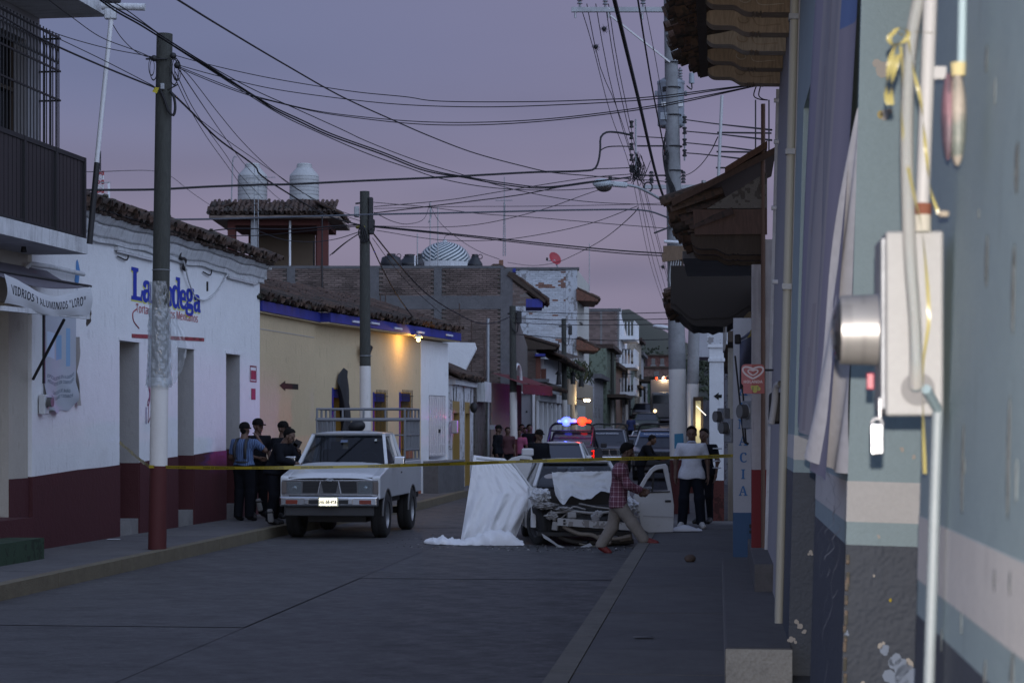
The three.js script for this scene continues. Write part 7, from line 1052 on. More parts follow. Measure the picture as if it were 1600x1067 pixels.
// ---------------------------------------------------------------- police vehicles
function rollbar(g, o) { const m = mb(), w = .72, z = -2.95; m.tube([[-w, 1.1, z], [-w, 1.75, z], [-w + .1, 1.92, z], [0, 1.94, z], [w - .1, 1.92, z], [w, 1.75, z], [w, 1.1, z]], .035, 40, 8); m.bar(V3(-w, 1.72, z), V3(w, 1.72, z), .025).bar(V3(-w, 1.8, z), V3(-w, 1.25, -4.3), .03).bar(V3(w, 1.8, z), V3(w, 1.25, -4.3), .03); m.build('roll_bar', K.black, g); if (o) mb().rbox(.3, .1, .04, .01, .0, 1.8, z + .06).build('number_board', mat([.2, .2, .21]), g); }
const polText = (g, txt, y, z, w, col2 = '#c9ccd6', rx = -.75) => decal(g, 'windscreen_lettering', print(512, 64, c => { c.fillStyle = col2; c.font = 'bold 46px sans-serif'; c.textAlign = 'center'; c.fillText(txt, 256, 48, 500); }), w, w * .125, 0, y, z, 0, rx);
const darkG = mat([.05, .055, .07], { rough: .06 });
{ const d = 66, X = (888 - CX) / FPX * d, g = pickup('police_pickup', 'dark police pickup seen from behind with lit blue and red light bar', V3(X + .46, 0, -d - 4.4), Math.PI - ST, { cat: 'police truck', paint: paintN, up: paintN, glass: darkG, rear: { paint: mat([.16, .16, .17], { rough: .5 }), rib: K.black, lit: true } }); rollbar(g);
  const bar = new THREE.Group(); bar.name = 'light_bar'; g.add(bar); mb().rbox(1.15, .06, .24, .02, 0, 1.965, -2.95).build('bar_base', K.black, bar);
  const lens = (x, c, k, r) => mb().sph(r, x, 2.03, -2.97, 1.15, .95, 1, 16).build('beacon_lens', new THREE.MeshStandardMaterial({ color: c, emissive: c, emissiveIntensity: k }), bar);
  const sc = 1 / FPX * d, lx = px => -(px - 892) * sc;    // the truck faces away, so its x runs to the left
  lens(lx(872), 0x6070ff, 4, .05); lens(lx(883), 0x4a5aff, 5, .16); lens(lx(894), 0x5a68ff, 4.5, .09); lens(lx(908.5), 0xff3018, 6, .15); lens(lx(919.5), 0xff3018, 4, .06);
  const aim = (px, c, I, hz, tx, ty, tz) => { const l = new THREE.SpotLight(c, I, 0, .04, 1, 2); l.position.set(lx(px), 2.03, -3.2); l.target.position.set(tx, ty, tz); l.castShadow = true; l.shadow.radius = 3; scene.add; g.add(l, l.target); };
  const tgt = LF.at(9.0, 2.2, 0); g.updateMatrixWorld(true); const lt = g.worldToLocal(tgt.clone()); aim(883, 0x6a5cff, 480, 0, lt.x, lt.y, lt.z); aim(908.5, 0xff4a6a, 480, 0, lt.x, lt.y, lt.z); const lg = g.worldToLocal(Y2.at(Y2.len - .8, 1.9, 0)); aim(883, 0x6a5cff, 240, 0, lg.x, lg.y, lg.z); aim(908.5, 0xff3a6a, 300, 0, lg.x, lg.y, lg.z);
  for (const [px, c] of [[883, 0x4050ff], [908.5, 0xff3018]]) { const l = new THREE.PointLight(c, 1.3); l.position.set(lx(px), 2.04, -3.2); g.add(l); }
  decal(g, 'rear_lettering', print(256, 40, c => { c.fillStyle = '#6f4560'; c.font = 'bold 30px sans-serif'; c.textAlign = 'center'; c.fillText('POLICIA MUNICIPAL', 128, 31, 250); }), .9, .1, 0, 1.5, -2.64, Math.PI); }
{ const d = 80, g = pickup('police_pickup', 'dark police pickup facing us with white windscreen lettering, right of the lit one', V3((946 - CX) / FPX * d, 0, -d), -ST, { cat: 'police truck', paint: paintN, up: mat([.25, .26, .29], { rough: .35 }), glass: darkG, lift: .04 }); rollbar(g, 1); polText(g, 'POLICIA MUNICIPAL', 1.58, -1.46, 1.05); }
{ const d = 70, g = pickup('police_pickup', 'police pickup with blue and white sun strip beside the concrete pole', V3((1026 - CX) / FPX * d, 0, -d), -ST, { cat: 'police truck', paint: paintN, up: mat([.4, .42, .46], { rough: .3 }), glass: darkG, lift: .04, chrome: trim }); rollbar(g); mb().grid(6, 2, (u, v) => [lerp(-.62, .62, u), lerp(1.5, 1.66, v), lerp(-1.4, -1.57, v) ]).build('sun_strip', mat([.06, .1, .2], { rough: .4 }), g); polText(g, 'POLICIA MUNICIPAL', 1.59, -1.44, 1.1); decal(g, 'hood_notice', mat([.36, .42, .5], { side: THREE.DoubleSide }), .5, .32, -.1, 1.09, -.5, 0, -1.35); mb().rbox(.34, .14, .02, .01, -.15, 1.09, -.45, -1.3).build('white_paper', K.white, g); }
function sedan(name, label, pos, ry, o) { const g = thing(name, label, 'car', pos, ry, o.group), W = 1.62, pt = o.paint;
  const side = arched([[0, .55], [-.03, .72], [-1.1, .92], [-3.3, .94], [-4.05, .9], [-4.1, .5], [-.02, .3]].map(([z, y]) => [z, y]), [[-.75, .3], [-3.2, .3]], .36);
  mb().ext(side, W - .06, SIDE(W / 2 - .03), .03).build('body', pt, g);
  cabin(g, { zb0: -1.05, zb1: -3.5, yb: .92, zr0: -1.7, zr1: -2.95, yr: 1.36, wb: W - .12, wr: W - .48, paint: pt, mid: [[-2.2, -2.25]], glass: o.glass ?? darkG });
  for (const s of [-1, 1]) { mb().rbox(.3, .12, .03, .015, s * .58, .65, .0).build('headlight', o.lit ? new THREE.MeshStandardMaterial({ color: 0xfff0d0, emissive: 0xffe0b0, emissiveIntensity: 1.8 }) : mat([.5, .5, .5], { rough: .1, metal: .7 }), g); mb().rbox(.3, .12, .03, .015, s * .58, .72, -4.08).build('tail_light', mat([.2, .015, .015], { rough: .3 }), g); for (const z of [-.75, -3.2]) wheel(g, s * (W / 2 - .09), .3, z, .3, .18); mb().rbox(.16, .1, .07, .02, s * (W / 2 + .06), .98, -1.2).build('side_mirror', pt, g); }
  mb().rbox(.7, .1, .03, .01, 0, .62, .0).build('grille', K.black, g); mb().rbox(W, .16, .12, .04, 0, .42, .01).build('bumper', o.bump ?? pt, g); return g; }
{ const d = 58, g = sedan('police_sedan', 'small white sedan behind the wreck reflecting the police lights on its roof', V3((868 - CX) / FPX * d, 0, -d), -ST, { paint: paintW }); }
const car = (x, d, lab, p, o = {}) => sedan('parked_car', lab, V3((x - CX) / FPX * d, gy(d) , -d), -ST, { paint: p, ...o });
car(1006, 104, 'white car far up the street beyond the police trucks', paintW); car(1009, 132, 'dark green car with raised tailgate far up the street', mat([.05, .07, .05], { rough: .3 })); car(1004, 152, 'black car at the far end of the traffic', paintN); car(1030, 108, 'grey car with lit headlights close left of the concrete pole', mat([.12, .12, .13], { rough: .3 }), { lit: true }); car(983, 92, 'dark car between the two facing police pickups', paintN);
{ const d = 148, g = thing('box_truck', 'pale box truck with two small red roof lights far up the street', 'truck', V3((1040 - CX) / FPX * d, gy(d), -d), -ST); mb().rbox(2.3, 2.5, 4.6, .05, 0, 2.0, -4.2).build('box', mat([.17, .155, .155], { rough: .6 }), g); mb().rbox(2.0, 1.9, 1.6, .15, 0, 1.35, -.8).build('cab', mat([.1, .1, .11], { rough: .4 }), g); mb().bb(-.9, 1.5, .0, .9, 2.1, .02).build('windscreen', K.glassDark, g); mb().bb(-1, .5, -6.4, 1, .8, -.2).build('chassis', K.black, g); for (const x of [-.7, -.1]) mb().sph(.09, x, 3.36, -1.85).build('roof_light', new THREE.MeshStandardMaterial({ color: 0xff5533, emissive: 0xff4422, emissiveIntensity: 3 }), g); for (const s of [-1, 1]) { mb().sph(.12, s * .75, .95, .02).build('headlight', new THREE.MeshStandardMaterial({ color: 0xffe0b0, emissive: 0xffd8a0, emissiveIntensity: 3 }), g); for (const z of [-.9, -5]) wheel(g, s * .95, .45, z, .45, .28); } }
// ---------------------------------------------------------------- the wrecked white sedan
const wreckPaint = mat([.56, .57, .58], { rough: .42, map: 'plaster' });
{ const d = 31.9, pos = V3((916 - CX) / FPX * d, 0, -d), g = thing('wrecked_car', 'white sedan with crushed front end, raised crumpled bonnet and open doors', 'car', pos, .062), W = 1.6;
  const c = Math.cos(.062), s0 = Math.sin(.062), loc = (x, y, z) => { // photo pixel at car depth z -> local point
    let dd = d - z; for (let i = 0; i < 3; i++) { const w = P(x, y, dd), lx = (w.x - pos.x) * c - (w.z - pos.z) * s0; dd = -(pos.z - lx * s0 + z * c); } const w = P(x, y, dd); return [(w.x - pos.x) * c - (w.z - pos.z) * s0, w.y, z]; };
  const side = arched([[-1.05, .88], [-3.4, .92], [-4.1, .88], [-4.15, .45], [-1.05, .26]], [[-3.2, .3]], .36);
  for (const s of [-1, 1]) mb().ext(side, .08, SIDE(s * W / 2 + (s > 0 ? 0 : .08)), .014).build('body_side', wreckPaint, g);
  mb().bb(-W / 2 + .08, .25, -4.1, W / 2 - .08, .32, -1.1).bb(-W / 2 + .08, .3, -1.2, W / 2 - .08, .86, -1.12).bb(-W / 2 + .08, .5, -4.1, W / 2 - .08, .9, -4.02).build('floor_and_bulkhead', trim, g);
  cabin(g, { zb0: -1.2, zb1: -3.55, yb: .9, zr0: -1.82, zr1: -3.05, yr: 1.28, wb: W - .16, wr: W - .5, paint: wreckPaint, mid: [[-2.25, -2.3]], glass: K.glass });
  { const m = mb(); m.grid(24, 14, (u, v) => { const q = loc(lerp(851, 955, u), lerp(729, 719, v), -1.85 - .5 * v), w = .02 * noise3.noise(u * 6, v * 4, 2); return [q[0], q[1] + w - .025 * Math.pow(2 * u - 1, 2), q[2]]; }); m.build('buckled_roof_edge', wreckPaint, g); mb().bb(-.5, 1.33, -2.5, .5, 1.345, -2.47).build('roof_gap', K.black, g); }
  for (const x of [-.36, .36]) mb().rbox(.48, .62, .16, .06, x, .75, -2.3, -.2).rbox(.24, .17, .1, .04, x, 1.12, -2.38).build('seat', seatM, g); mb().rbox(1.3, .14, .3, .05, 0, .86, -1.4).build('dashboard', seatM, g); mb().add(new THREE.IcosahedronGeometry(.2, 3), M4(-.42, .95, -1.55, .3, .4, 0, 1.1, .8, .7)).build('airbag', mat([.32, .3, .3], { rough: .9 }), g);
  // crumpled bonnet standing up in front of the windscreen
  { const m = mb(); m.grid(44, 30, (u, v) => { const yb = 771 + 17 * Math.exp(-Math.pow((u - .14) / .1, 2)) + 12 * Math.exp(-Math.pow((u - .5) / .16, 2)) + 6 * Math.sin(u * 22) * .3 - 4 * u, q = loc(lerp(863 + 3 * v, 963 - 6 * v, u), lerp(738 - 2 * u, yb, v), -.75); const cr = Math.max(0, 1 - Math.abs(u - .42 - .1 * v) * 7), w = .05 * noise3.noise(u * 5, v * 4, 7) + (.05 * Math.abs(noise3.noise(u * 11, v * 12, 3)) * (v * v)) + .05 * cr * v + .012 * Math.abs(noise3.noise(u * 30, v * 26, 5)) * v; return [q[0], q[1] + .015 * noise3.noise(u * 14, v * 6, 1), q[2] + .28 * v - .1 * (1 - v) + w - .06 * Math.sin(v * 3.1)]; }); m.build('bonnet', mat([.56, .57, .58], { rough: .4, map: 'plaster' }), g); }
  const gy2 = mat([.34, .33, .32], { rough: .6, map: 'grime' });
  const crumple = (name, m0, px, z, rx, ry, rz, sd, amp = .35) => { const gg = new THREE.IcosahedronGeometry(1, 5), p = gg.attributes.position, q = loc(px[0], px[1], z); for (let i = 0; i < p.count; i++) { const v = V3().fromBufferAttribute(p, i), n = 1 + amp * (Math.abs(noise3.noise(v.x * 2 + sd, v.y * 2.4, v.z * 2)) + .6 * Math.abs(noise3.noise(v.x * 5, v.y * 5 + sd, v.z * 5))) - amp * .5; p.setXYZ(i, v.x * n * rx, v.y * n * ry, v.z * n * rz); } gg.computeVertexNormals(); mb().add(gg, M4(...q)).build(name, m0, g); };
  crumple('crushed_wing', wreckPaint, [845, 775], -.7, .17, .13, .4, 1.3, .6); crumple('crushed_wing', gy2, [852, 790], -.35, .2, .06, .22, 4.1, .7); crumple('crushed_wing', gy2, [880, 795], -.3, .16, .04, .2, 2.2, .8); crumple('crushed_wing', wreckPaint, [985, 790], -.5, .12, .14, .5, 6.1, .6);
  mb().ext([[-.55, .28], [-1.1, .26], [-1.1, .82], [-.9, .85], [-.62, .62]], .06, SIDE(-W / 2 + .05), .01).build('torn_wing_panel', wreckPaint, g);
  // engine bay: dark core, frame rails, hoses
  crumple('engine', mat([.022, .022, .024], { rough: .7 }), [915, 808], -.75, .55, .2, .32, 8.2, .4); mb().bb(-.72, .2, -1.0, .72, .62, -.6).bb(-.74, .16, -1.2, .74, .22, -.2).build('engine_bay', K.black, g);
  const bt = [loc(871, 815, -.08), loc(1001, 824, -.08)].map(p => V3(...p)); mb().beam(bt[0], bt[1], .06, .115).build('bumper_beam', mat([.4, .4, .4], { rough: .5, map: 'peel' }), g);
  { const m = mb(); for (const [x, y] of [[882, 813.5], [882, 818.5], [987, 820.5], [987, 826]]) { const p = loc(x, y, -.045); m.box(.035, .03, .02, ...p); } m.build('beam_slot', K.black, g); }
  const tb = (pts, z, r, m0, n) => mb().tube(pts.map(([x, y, dz = 0]) => loc(x, y, z + dz)), r, 30, 7).build(n, m0, g) , be = mat([.2, .17, .14], { rough: .7 });
  tb([[862, 802], [890, 799], [930, 802], [960, 800], [1000, 808]], -.2, .022, gy2, 'radiator_support'); tb([[880, 822], [890, 828], [905, 834], [925, 836], [935, 841]], -.12, .035, be, 'hose'); tb([[935, 838], [960, 842], [985, 838]], -.1, .03, be, 'hose'); tb([[905, 787, .1], [930, 792], [965, 796], [1000, 800]], -.4, .014, gy2, 'bracing_rod'); tb([[860, 800], [870, 812], [885, 803], [895, 792], [915, 796]], -.25, .012, gy2, 'torn_wire'); tb([[920, 800], [930, 815], [940, 812], [955, 818]], -.2, .012, K.black, 'torn_wire'); tb([[905, 850], [940, 856], [985, 858], [1003, 856]], 0, .02, mat([.12, .11, .09], { rough: .35, metal: .6 }), 'lower_bar'); tb([[872, 838], [895, 846], [930, 848], [990, 846]], -.3, .04, mat([.05, .045, .04]), 'subframe');
  for (const [x, y, w, h, z, m0] of [[893, 806, .14, .1, -.15, gy2], [930, 808, .12, .12, -.2, mat([.3, .3, .31], { rough: .5 })], [960, 806, .1, .1, -.2, K.black], [868, 822, .1, .14, -.2, gy2], [978, 840, .2, .1, -.25, be], [950, 848, .12, .08, -.1, be], [915, 848, .1, .06, -.15, K.black]]) mb().rbox(w, h, .12, .02, ...loc(x, y, z), rr(-.3, .3), rr(-.4, .4), rr(-.4, .4)).build('engine_part', m0, g);
  crumple('lamp_wreckage', mat([.35, .35, .36], { rough: .3 }), [934, 803], -.15, .07, .06, .06, 3.3, .9); crumple('lamp_wreckage', gy2, [862, 806], -.2, .1, .08, .1, 9.3, .8);
  { const m = mb(); m.grid(30, 3, (u, v) => { const xs = [[846, 838], [858, 845], [872, 855], [890, 861], [905, 858], [922, 851]], k = u * 5, i = Math.min(4, Math.floor(k)), f = k - i, q = loc(lerp(xs[i][0], xs[i + 1][0], f) + 4 * v, lerp(xs[i][1], xs[i + 1][1], f) + lerp(-5, 3, v) * (1 - .5 * u), .02 + .06 * Math.sin(u * 3) + .05 * v); return q; }); m.build('hanging_bumper_strip', mat([.3, .3, .3], { rough: .5, side: THREE.DoubleSide }), g); }
  const lw = wheel(g, -W / 2 + .12, .32, -.62, .32, .2, trim); lw.rotation.set(0, .35, .08); wheel(g, W / 2 - .12, .3, -.7, .3, .18).rotation.set(0, -.2, 0); for (const s of [-1, 1]) wheel(g, s * (W / 2 - .1), .3, -3.2, .3, .18);
  // open doors
  const door = (name, pts, z, win, dz, nm) => { const D = new THREE.Group(); D.name = name; g.add(D); const q = pts.map(([x, y]) => loc(x, y, z)), h = win.map(([x, y]) => loc(x, y, z)); mb().ext(q.map(p => [p[0], p[1]]), .06, M4(0, 0, z - .03), .008, [h.map(p => [p[0], p[1]])]).build('door_panel', wreckPaint, D); return [D, z]; };
  { const [D, z] = door('driver_door', [[990, 776], [1006, 748], [1016, 733], [1024, 727], [1040, 724.5], [1043, 728], [1050, 768], [1053, 790], [1052, 831], [1013, 832], [1003, 826], [996, 800]], -1.0, [[1000, 768], [1010, 750], [1020, 736], [1028, 732], [1037, 731], [1045, 767], [1000, 771]]); const t = mb(); t.beam(V3(...loc(1001, 770, z + .04)), V3(...loc(1047, 768, z + .04)), .02, .02).beam(V3(...loc(1019, 769, z + .02)), V3(...loc(1022, 735, z + .02)), .02, .03).build('window_trim', K.black, D); mb().quad(...[[1002, 767], [1044, 765], [1036, 733], [1021, 737]].map(([x, y]) => loc(x, y, z))).build('window', K.glass, D); mb().rbox(.1, .035, .03, .01, ...loc(1044, 783, z + .04)).build('door_handle', trim, D); mb().beam(V3(...loc(1005, 806, z + .038)), V3(...loc(1052, 808, z + .038)), .012, .02).build('side_moulding', mat([.4, .4, .41]), D); mb().rbox(.12, .5, .03, .02, ...loc(1016, 822, z - .1)).build('inner_trim', trim, D); }
  { const [D, z] = door('rear_door', [[790, 722], [800, 715], [815, 711.5], [830, 713], [833, 720], [822, 752], [800, 760], [790, 755]], -2.3, [[809, 723], [812, 716], [829, 717], [826, 724]]); mb().quad(...[[809, 723], [812, 716], [829, 717], [826, 724]].map(([x, y]) => loc(x, y, z))).build('window', darkG, D); mb().rbox(.2, .13, .08, .03, ...loc(824.5, 706.5, z)).build('mirror', wreckPaint, D); }
  { const D = new THREE.Group(); D.name = 'passenger_door'; g.add(D); const [a, b] = [loc(744, 716, -1.3), loc(834, 768, -1.1)]; mb().bar(V3(...a), V3(...loc(800, 722, -1.25)), .02).bar(V3(...loc(800, 722, -1.25)), V3(...b), .02).bb(a[0] + .18, .3, -1.75, b[0], .8, -1.7).build('door_panel', wreckPaint, D); }
  mb().ext([[-1.05, .25], [-2.2, .25], [-2.2, .5], [-1.05, .5]], .05, SIDE(-W / 2 - .02)).build('sill_trim', mat([.26, .25, .24], { rough: .5 }), g);
}
{ // white sheet draped over the open passenger door, its hem spread on the road
  const g = thing('white_sheet', 'large white sheet draped over the open car door and trailing on the road', 'sheet', P(765, 850, 32.4)), o = g.position, sm = mat([.76, .77, .79], { rough: .9, side: THREE.DoubleSide, bump: 'bGrain', bs: .002 });
  const Lx = v => lerp(740, 719, Math.pow(v, 1.1)), Rx = v => v < .44 ? lerp(788, 839, Math.pow(v / .44, .9)) : lerp(839, 806, Math.pow((v - .44) / .56, .8)), top = u => 711 + 5 * u * u + 5 * Math.sin(u * 3.1) * .4;
  mb().grid(90, 70, (u, v) => { const x = lerp(Lx(v), Rx(v), u), y = lerp(top(u), 848 - 8 * u, v), dd = 33.5 - .35 * v; const k = sst(.05, .7, v), diag = u * 9 + v * 2.2 * (1 - u), f = k * (.034 * Math.sin(diag * 2.1) + .024 * Math.sin(diag * 4.3 + 1) + .025 * noise3.noise(u * 6, v * 3, 5)) + .012 * noise3.noise(u * 16, v * 9, 1) + .005 * noise3.noise(u * 40, v * 24, 4) - .25 * Math.sin(u * Math.PI) * k * .6 + .03 * Math.sin((u + v) * 11) * Math.exp(-Math.pow((v - .85) / .2, 2)); const p = P(x, y, dd + f); p.y = Math.max(p.y, .02); return p.sub(o).toArray(); }).build('hanging_cloth', sm, g);
  mb().grid(80, 16, (u, v) => { const px = lerp(664, 817, u), d0 = lerp(32.75, 32.2, u), w = .10 + .24 * Math.sin(Math.PI * Math.pow(u, .6)) , hgt = (.045 + .17 * sst(.3, .75, u) * (1 - sst(.85, 1, u)) + .05 * Math.exp(-Math.pow((u - .18) / .12, 2))), a = v * Math.PI; const n = noise3.noise(u * 14, v * 4, 2) * .045 + .03 * Math.abs(noise3.noise(u * 30, v * 8, 6)); const X = (px - CX) / FPX * d0 + .04 * noise3.noise(u * 9, v * 3, 9), z = -d0 + w * -Math.cos(a) * (1 + .3 * noise3.noise(u * 11, 3, v)); return [X - o.x, .008 + Math.sin(a) * (hgt + n) + Math.max(0, n * .4) - o.y, z - o.z]; }).build('gathered_hem', sm, g);
}
{ const g = thing('fallen_cloth', 'small crumpled white cloth lying on the pavement by the open driver door', 'cloth', P(1066, 832, 33.3)), o = g.position; mb().grid(36, 14, (u, v) => { const a = v * Math.PI, X = lerp(-.3, .32, u), w = .1 + .06 * Math.sin(u * 3.1), n = .03 * Math.abs(noise3.noise(u * 9, v * 4, 3)); return [X, -o.y + WH + .01 + Math.sin(a) * (.02 + .07 * Math.exp(-Math.pow((u - .55) / .25, 2)) + n), -w * Math.cos(a)]; }).build('cloth', mat([.6, .61, .64], { side: THREE.DoubleSide, rough: .9 }), g); }
{ const g = thing('pavement_stone', 'brownish stone lying on the right pavement', 'stone', S(-.35, WH + .04, 26)); mb().add(new THREE.IcosahedronGeometry(.07, 1), M4(0, 0, 0, .3, 1, .2, 1.3, .7, 1)).build('stone', mat([.12, .085, .065], { map: 'concrete' }), g); const q = thing('litter', 'white scrap of paper on the left pavement near the doorstep', 'litter', P(177, 844, 30.8)); q.position.y = WH + .012; mb().grid(4, 4, (u, v) => [(u - .5) * .2, .03 * Math.abs(noise3.noise(u * 4, v * 4, 1)), (v - .5) * .14]).build('paper', K.white, q); const r = thing('litter', 'flat pale scrap on the right pavement in front of the step', 'litter', S(-.6, WH + .01, 16.6)); mb().grid(3, 3, (u, v) => [(u - .5) * .16, .012 * u * v, (v - .5) * .09]).build('paper', K.conc, r); }
// ---------------------------------------------------------------- the barrier tape
{ const tp = print(2048, 32, (c, w, h) => { c.fillStyle = '#92801a'; c.fillRect(0, 0, w, h); c.fillStyle = '#15130a'; c.font = 'bold 25px sans-serif'; for (let x = 40; x < w - 300; x += 470) c.fillText('ZONA DE INVESTIGACION', x, 25, 360); }, { bg: '#92801a', rough: .4 }); tp.side = THREE.DoubleSide; tp.map.wrapS = THREE.RepeatWrapping; tp.map.repeat.set(3, 1);
  const band = (label, pts, w) => { const o = P(...pts[0]), cv = new THREE.CatmullRomCurve3(pts.map(p => P(...p).sub(o))), m = mb(true); m.grid(160, 2, (u, v) => { const p = cv.getPointAt(u); return [p.x, p.y + (v - .5) * w * (1 - .25 * Math.abs(Math.sin(u * 23 + 1))), p.z + (v - .5) * w * .5 * Math.sin(u * 17) ]; }); const t = m.build('barrier_tape', tp); t.position.copy(o); tag(t, label, 'tape'); };
  band('yellow barrier tape with black lettering stretched across the street', [[232, 729, 28.35], [300, 730.5, 28.6], [400, 731, 29], [560, 729, 29.4], [700, 725, 29.4], [850, 720, 29.2], [960, 717, 28.6], [1060, 715, 28.2], [1120, 713, 27.6], [1176, 710.5, 27]], .052); band('short loose end of barrier tape running from the pole to the first doorway', [[233, 729, 28.4], [215, 716, 29.6], [199, 702, 30.6], [186, 691, 31.2]], .06);
  band('loose strip of barrier tape hanging at the lettered pier', [[1175, 742, 26.9], [1168, 766, 26.95], [1158, 794, 26.9]], .05); }
{ // broken glass and bits on the road round the wreck
  const list = []; for (let i = 0; i < 170; i++) { const a = rr(0, 6.28), r = 1.1 * Math.sqrt(rnd()); list.push(M4(1.0 + r * Math.cos(a) * 1.3, .012, -31.7 + r * Math.sin(a) * .9 + .3, rr(-.3, .3), rr(0, 6), rr(-.3, .3), rr(.008, .035), rr(.004, .012), rr(.008, .03))); } for (let i = 0; i < 50; i++) list.push(M4(rr(-2, -.2), .012, rr(-36, -31), rr(-.3, .3), rr(0, 6), 0, rr(.01, .03), .006, rr(.01, .03)));
  const im = new THREE.InstancedMesh(clean(new THREE.BoxGeometry(1, 1, 1)), mat([1, 1, 1], { rough: .3 }), list.length); list.forEach((q, i) => { im.setMatrixAt(i, q); im.setColorAt(i, new THREE.Color().setScalar(i % 3 ? rr(.02, .06) : rr(.15, .4))); }); im.name = 'glass_debris'; im.userData = { kind: 'stuff', label: 'broken glass and plastic bits scattered on the road round the wreck' }; scene.add(im); }
// ---------------------------------------------------------------- people: one smooth body each, clothes as separate skins
function sdfMesh(prims, cell, k, clip) { // smooth union of tapered capsules, meshed by marching cubes
  const lo = V3(1e9, 1e9, 1e9), hi = V3(-1e9, -1e9, -1e9); for (const p of prims) { const r = Math.max(p[6], p[7]) + k; lo.min(V3(Math.min(p[0], p[3]) - r, Math.min(p[1], p[4]) - r, Math.min(p[2], p[5]) - r)); hi.max(V3(Math.max(p[0], p[3]) + r, Math.max(p[1], p[4]) + r, Math.max(p[2], p[5]) + r)); }
  const c = lo.clone().add(hi).multiplyScalar(.5), R = Math.max(hi.x - lo.x, hi.y - lo.y, hi.z - lo.z) / 2 + cell * 2, N = Math.ceil(2 * R / cell);
  const f = (x, y, z) => { let d = 1e9; for (const p of prims) { const ax = p[3] - p[0], ay = p[4] - p[1], az = p[5] - p[2], px = x - p[0], py = y - p[1], pz = z - p[2], L = ax * ax + ay * ay + az * az, h = L > 0 ? clamp((px * ax + py * ay + pz * az) / L) : 0, sx = p[8] ?? 1; const dx = (px - ax * h) , dy = py - ay * h, dz = (pz - az * h) * sx; const q = Math.sqrt(dx * dx + dy * dy + dz * dz) - (p[6] + (p[7] - p[6]) * h); if (d > 1e8) d = q; else { const hh = Math.max(k - Math.abs(d - q), 0) / k; d = Math.min(d, q) - hh * hh * k * .25; } } return clip ? Math.max(d, clip(x, y, z)) : d; };
  const mc = new MarchingCubes(N, K.black, false, false, 90000); mc.isolation = 0; const hs = N / 2; mc.field.fill(-1);
  for (let iz = 1; iz < N - 1; iz++) { const z = c.z + R * (iz - hs) / hs; if (z < lo.z - cell || z > hi.z + cell) continue; for (let iy = 1; iy < N - 1; iy++) { const y = c.y + R * (iy - hs) / hs; if (y < lo.y - cell || y > hi.y + cell) continue; for (let ix = 1; ix < N - 1; ix++) { const x = c.x + R * (ix - hs) / hs; if (x < lo.x - cell || x > hi.x + cell) continue; mc.field[ix + iy * N + iz * N * N] = -f(x, y, z); } } }
  mc.update(); const n = mc.count, pos = new Float32Array(n * 3), nor = new Float32Array(n * 3), e = cell * .4;
  for (let i = 0; i < n; i++) { const x = c.x + R * mc.positionArray[i * 3], y = c.y + R * mc.positionArray[i * 3 + 1], z = c.z + R * mc.positionArray[i * 3 + 2]; pos.set([x, y, z], i * 3); const g = V3(f(x + e, y, z) - f(x - e, y, z), f(x, y + e, z) - f(x, y - e, z), f(x, y, z + e) - f(x, y, z - e)).normalize(); nor.set([g.x, g.y, g.z], i * 3); }
  const g = new THREE.BufferGeometry(); g.setAttribute('position', new THREE.BufferAttribute(pos, 3)); g.setAttribute('normal', new THREE.BufferAttribute(nor, 3)); return boxUV(g);
}
const skinM = mat([.10, .055, .038], { rough: .6 }), hairM = mat([.008, .007, .007], { phys: true, specularIntensity: .3, rough: .9 });
T.plaid = tex(256, 256, (u, v) => { const a = (u * 6) % 1, b = (v * 6) % 1, w = (a < .22 ? 1 : 0) + (b < .22 ? 1 : 0), t = (Math.abs(a - .6) < .04 ? .3 : 0) + (Math.abs(b - .6) < .04 ? .3 : 0); const k = clamp(w * .5 + t); return [lerp(.38, .70, k), lerp(.20, .6, k), lerp(.26, .63, k)]; }, true, 1 / .42);
T.stripe = tex(128, 8, u => { const a = (u * 8) % 1; return a < .4 ? [.36, .44, .58] : a < .6 ? [.1, .15, .28] : [.24, .32, .46]; }, true, 1 / .3);
const unif = mat([.009, .01, .014], { phys: true, specularIntensity: .25, rough: .95, map: 'cloth' }), jean = mat([.016, .019, .028], { phys: true, specularIntensity: .25, rough: .95, map: 'cloth' });
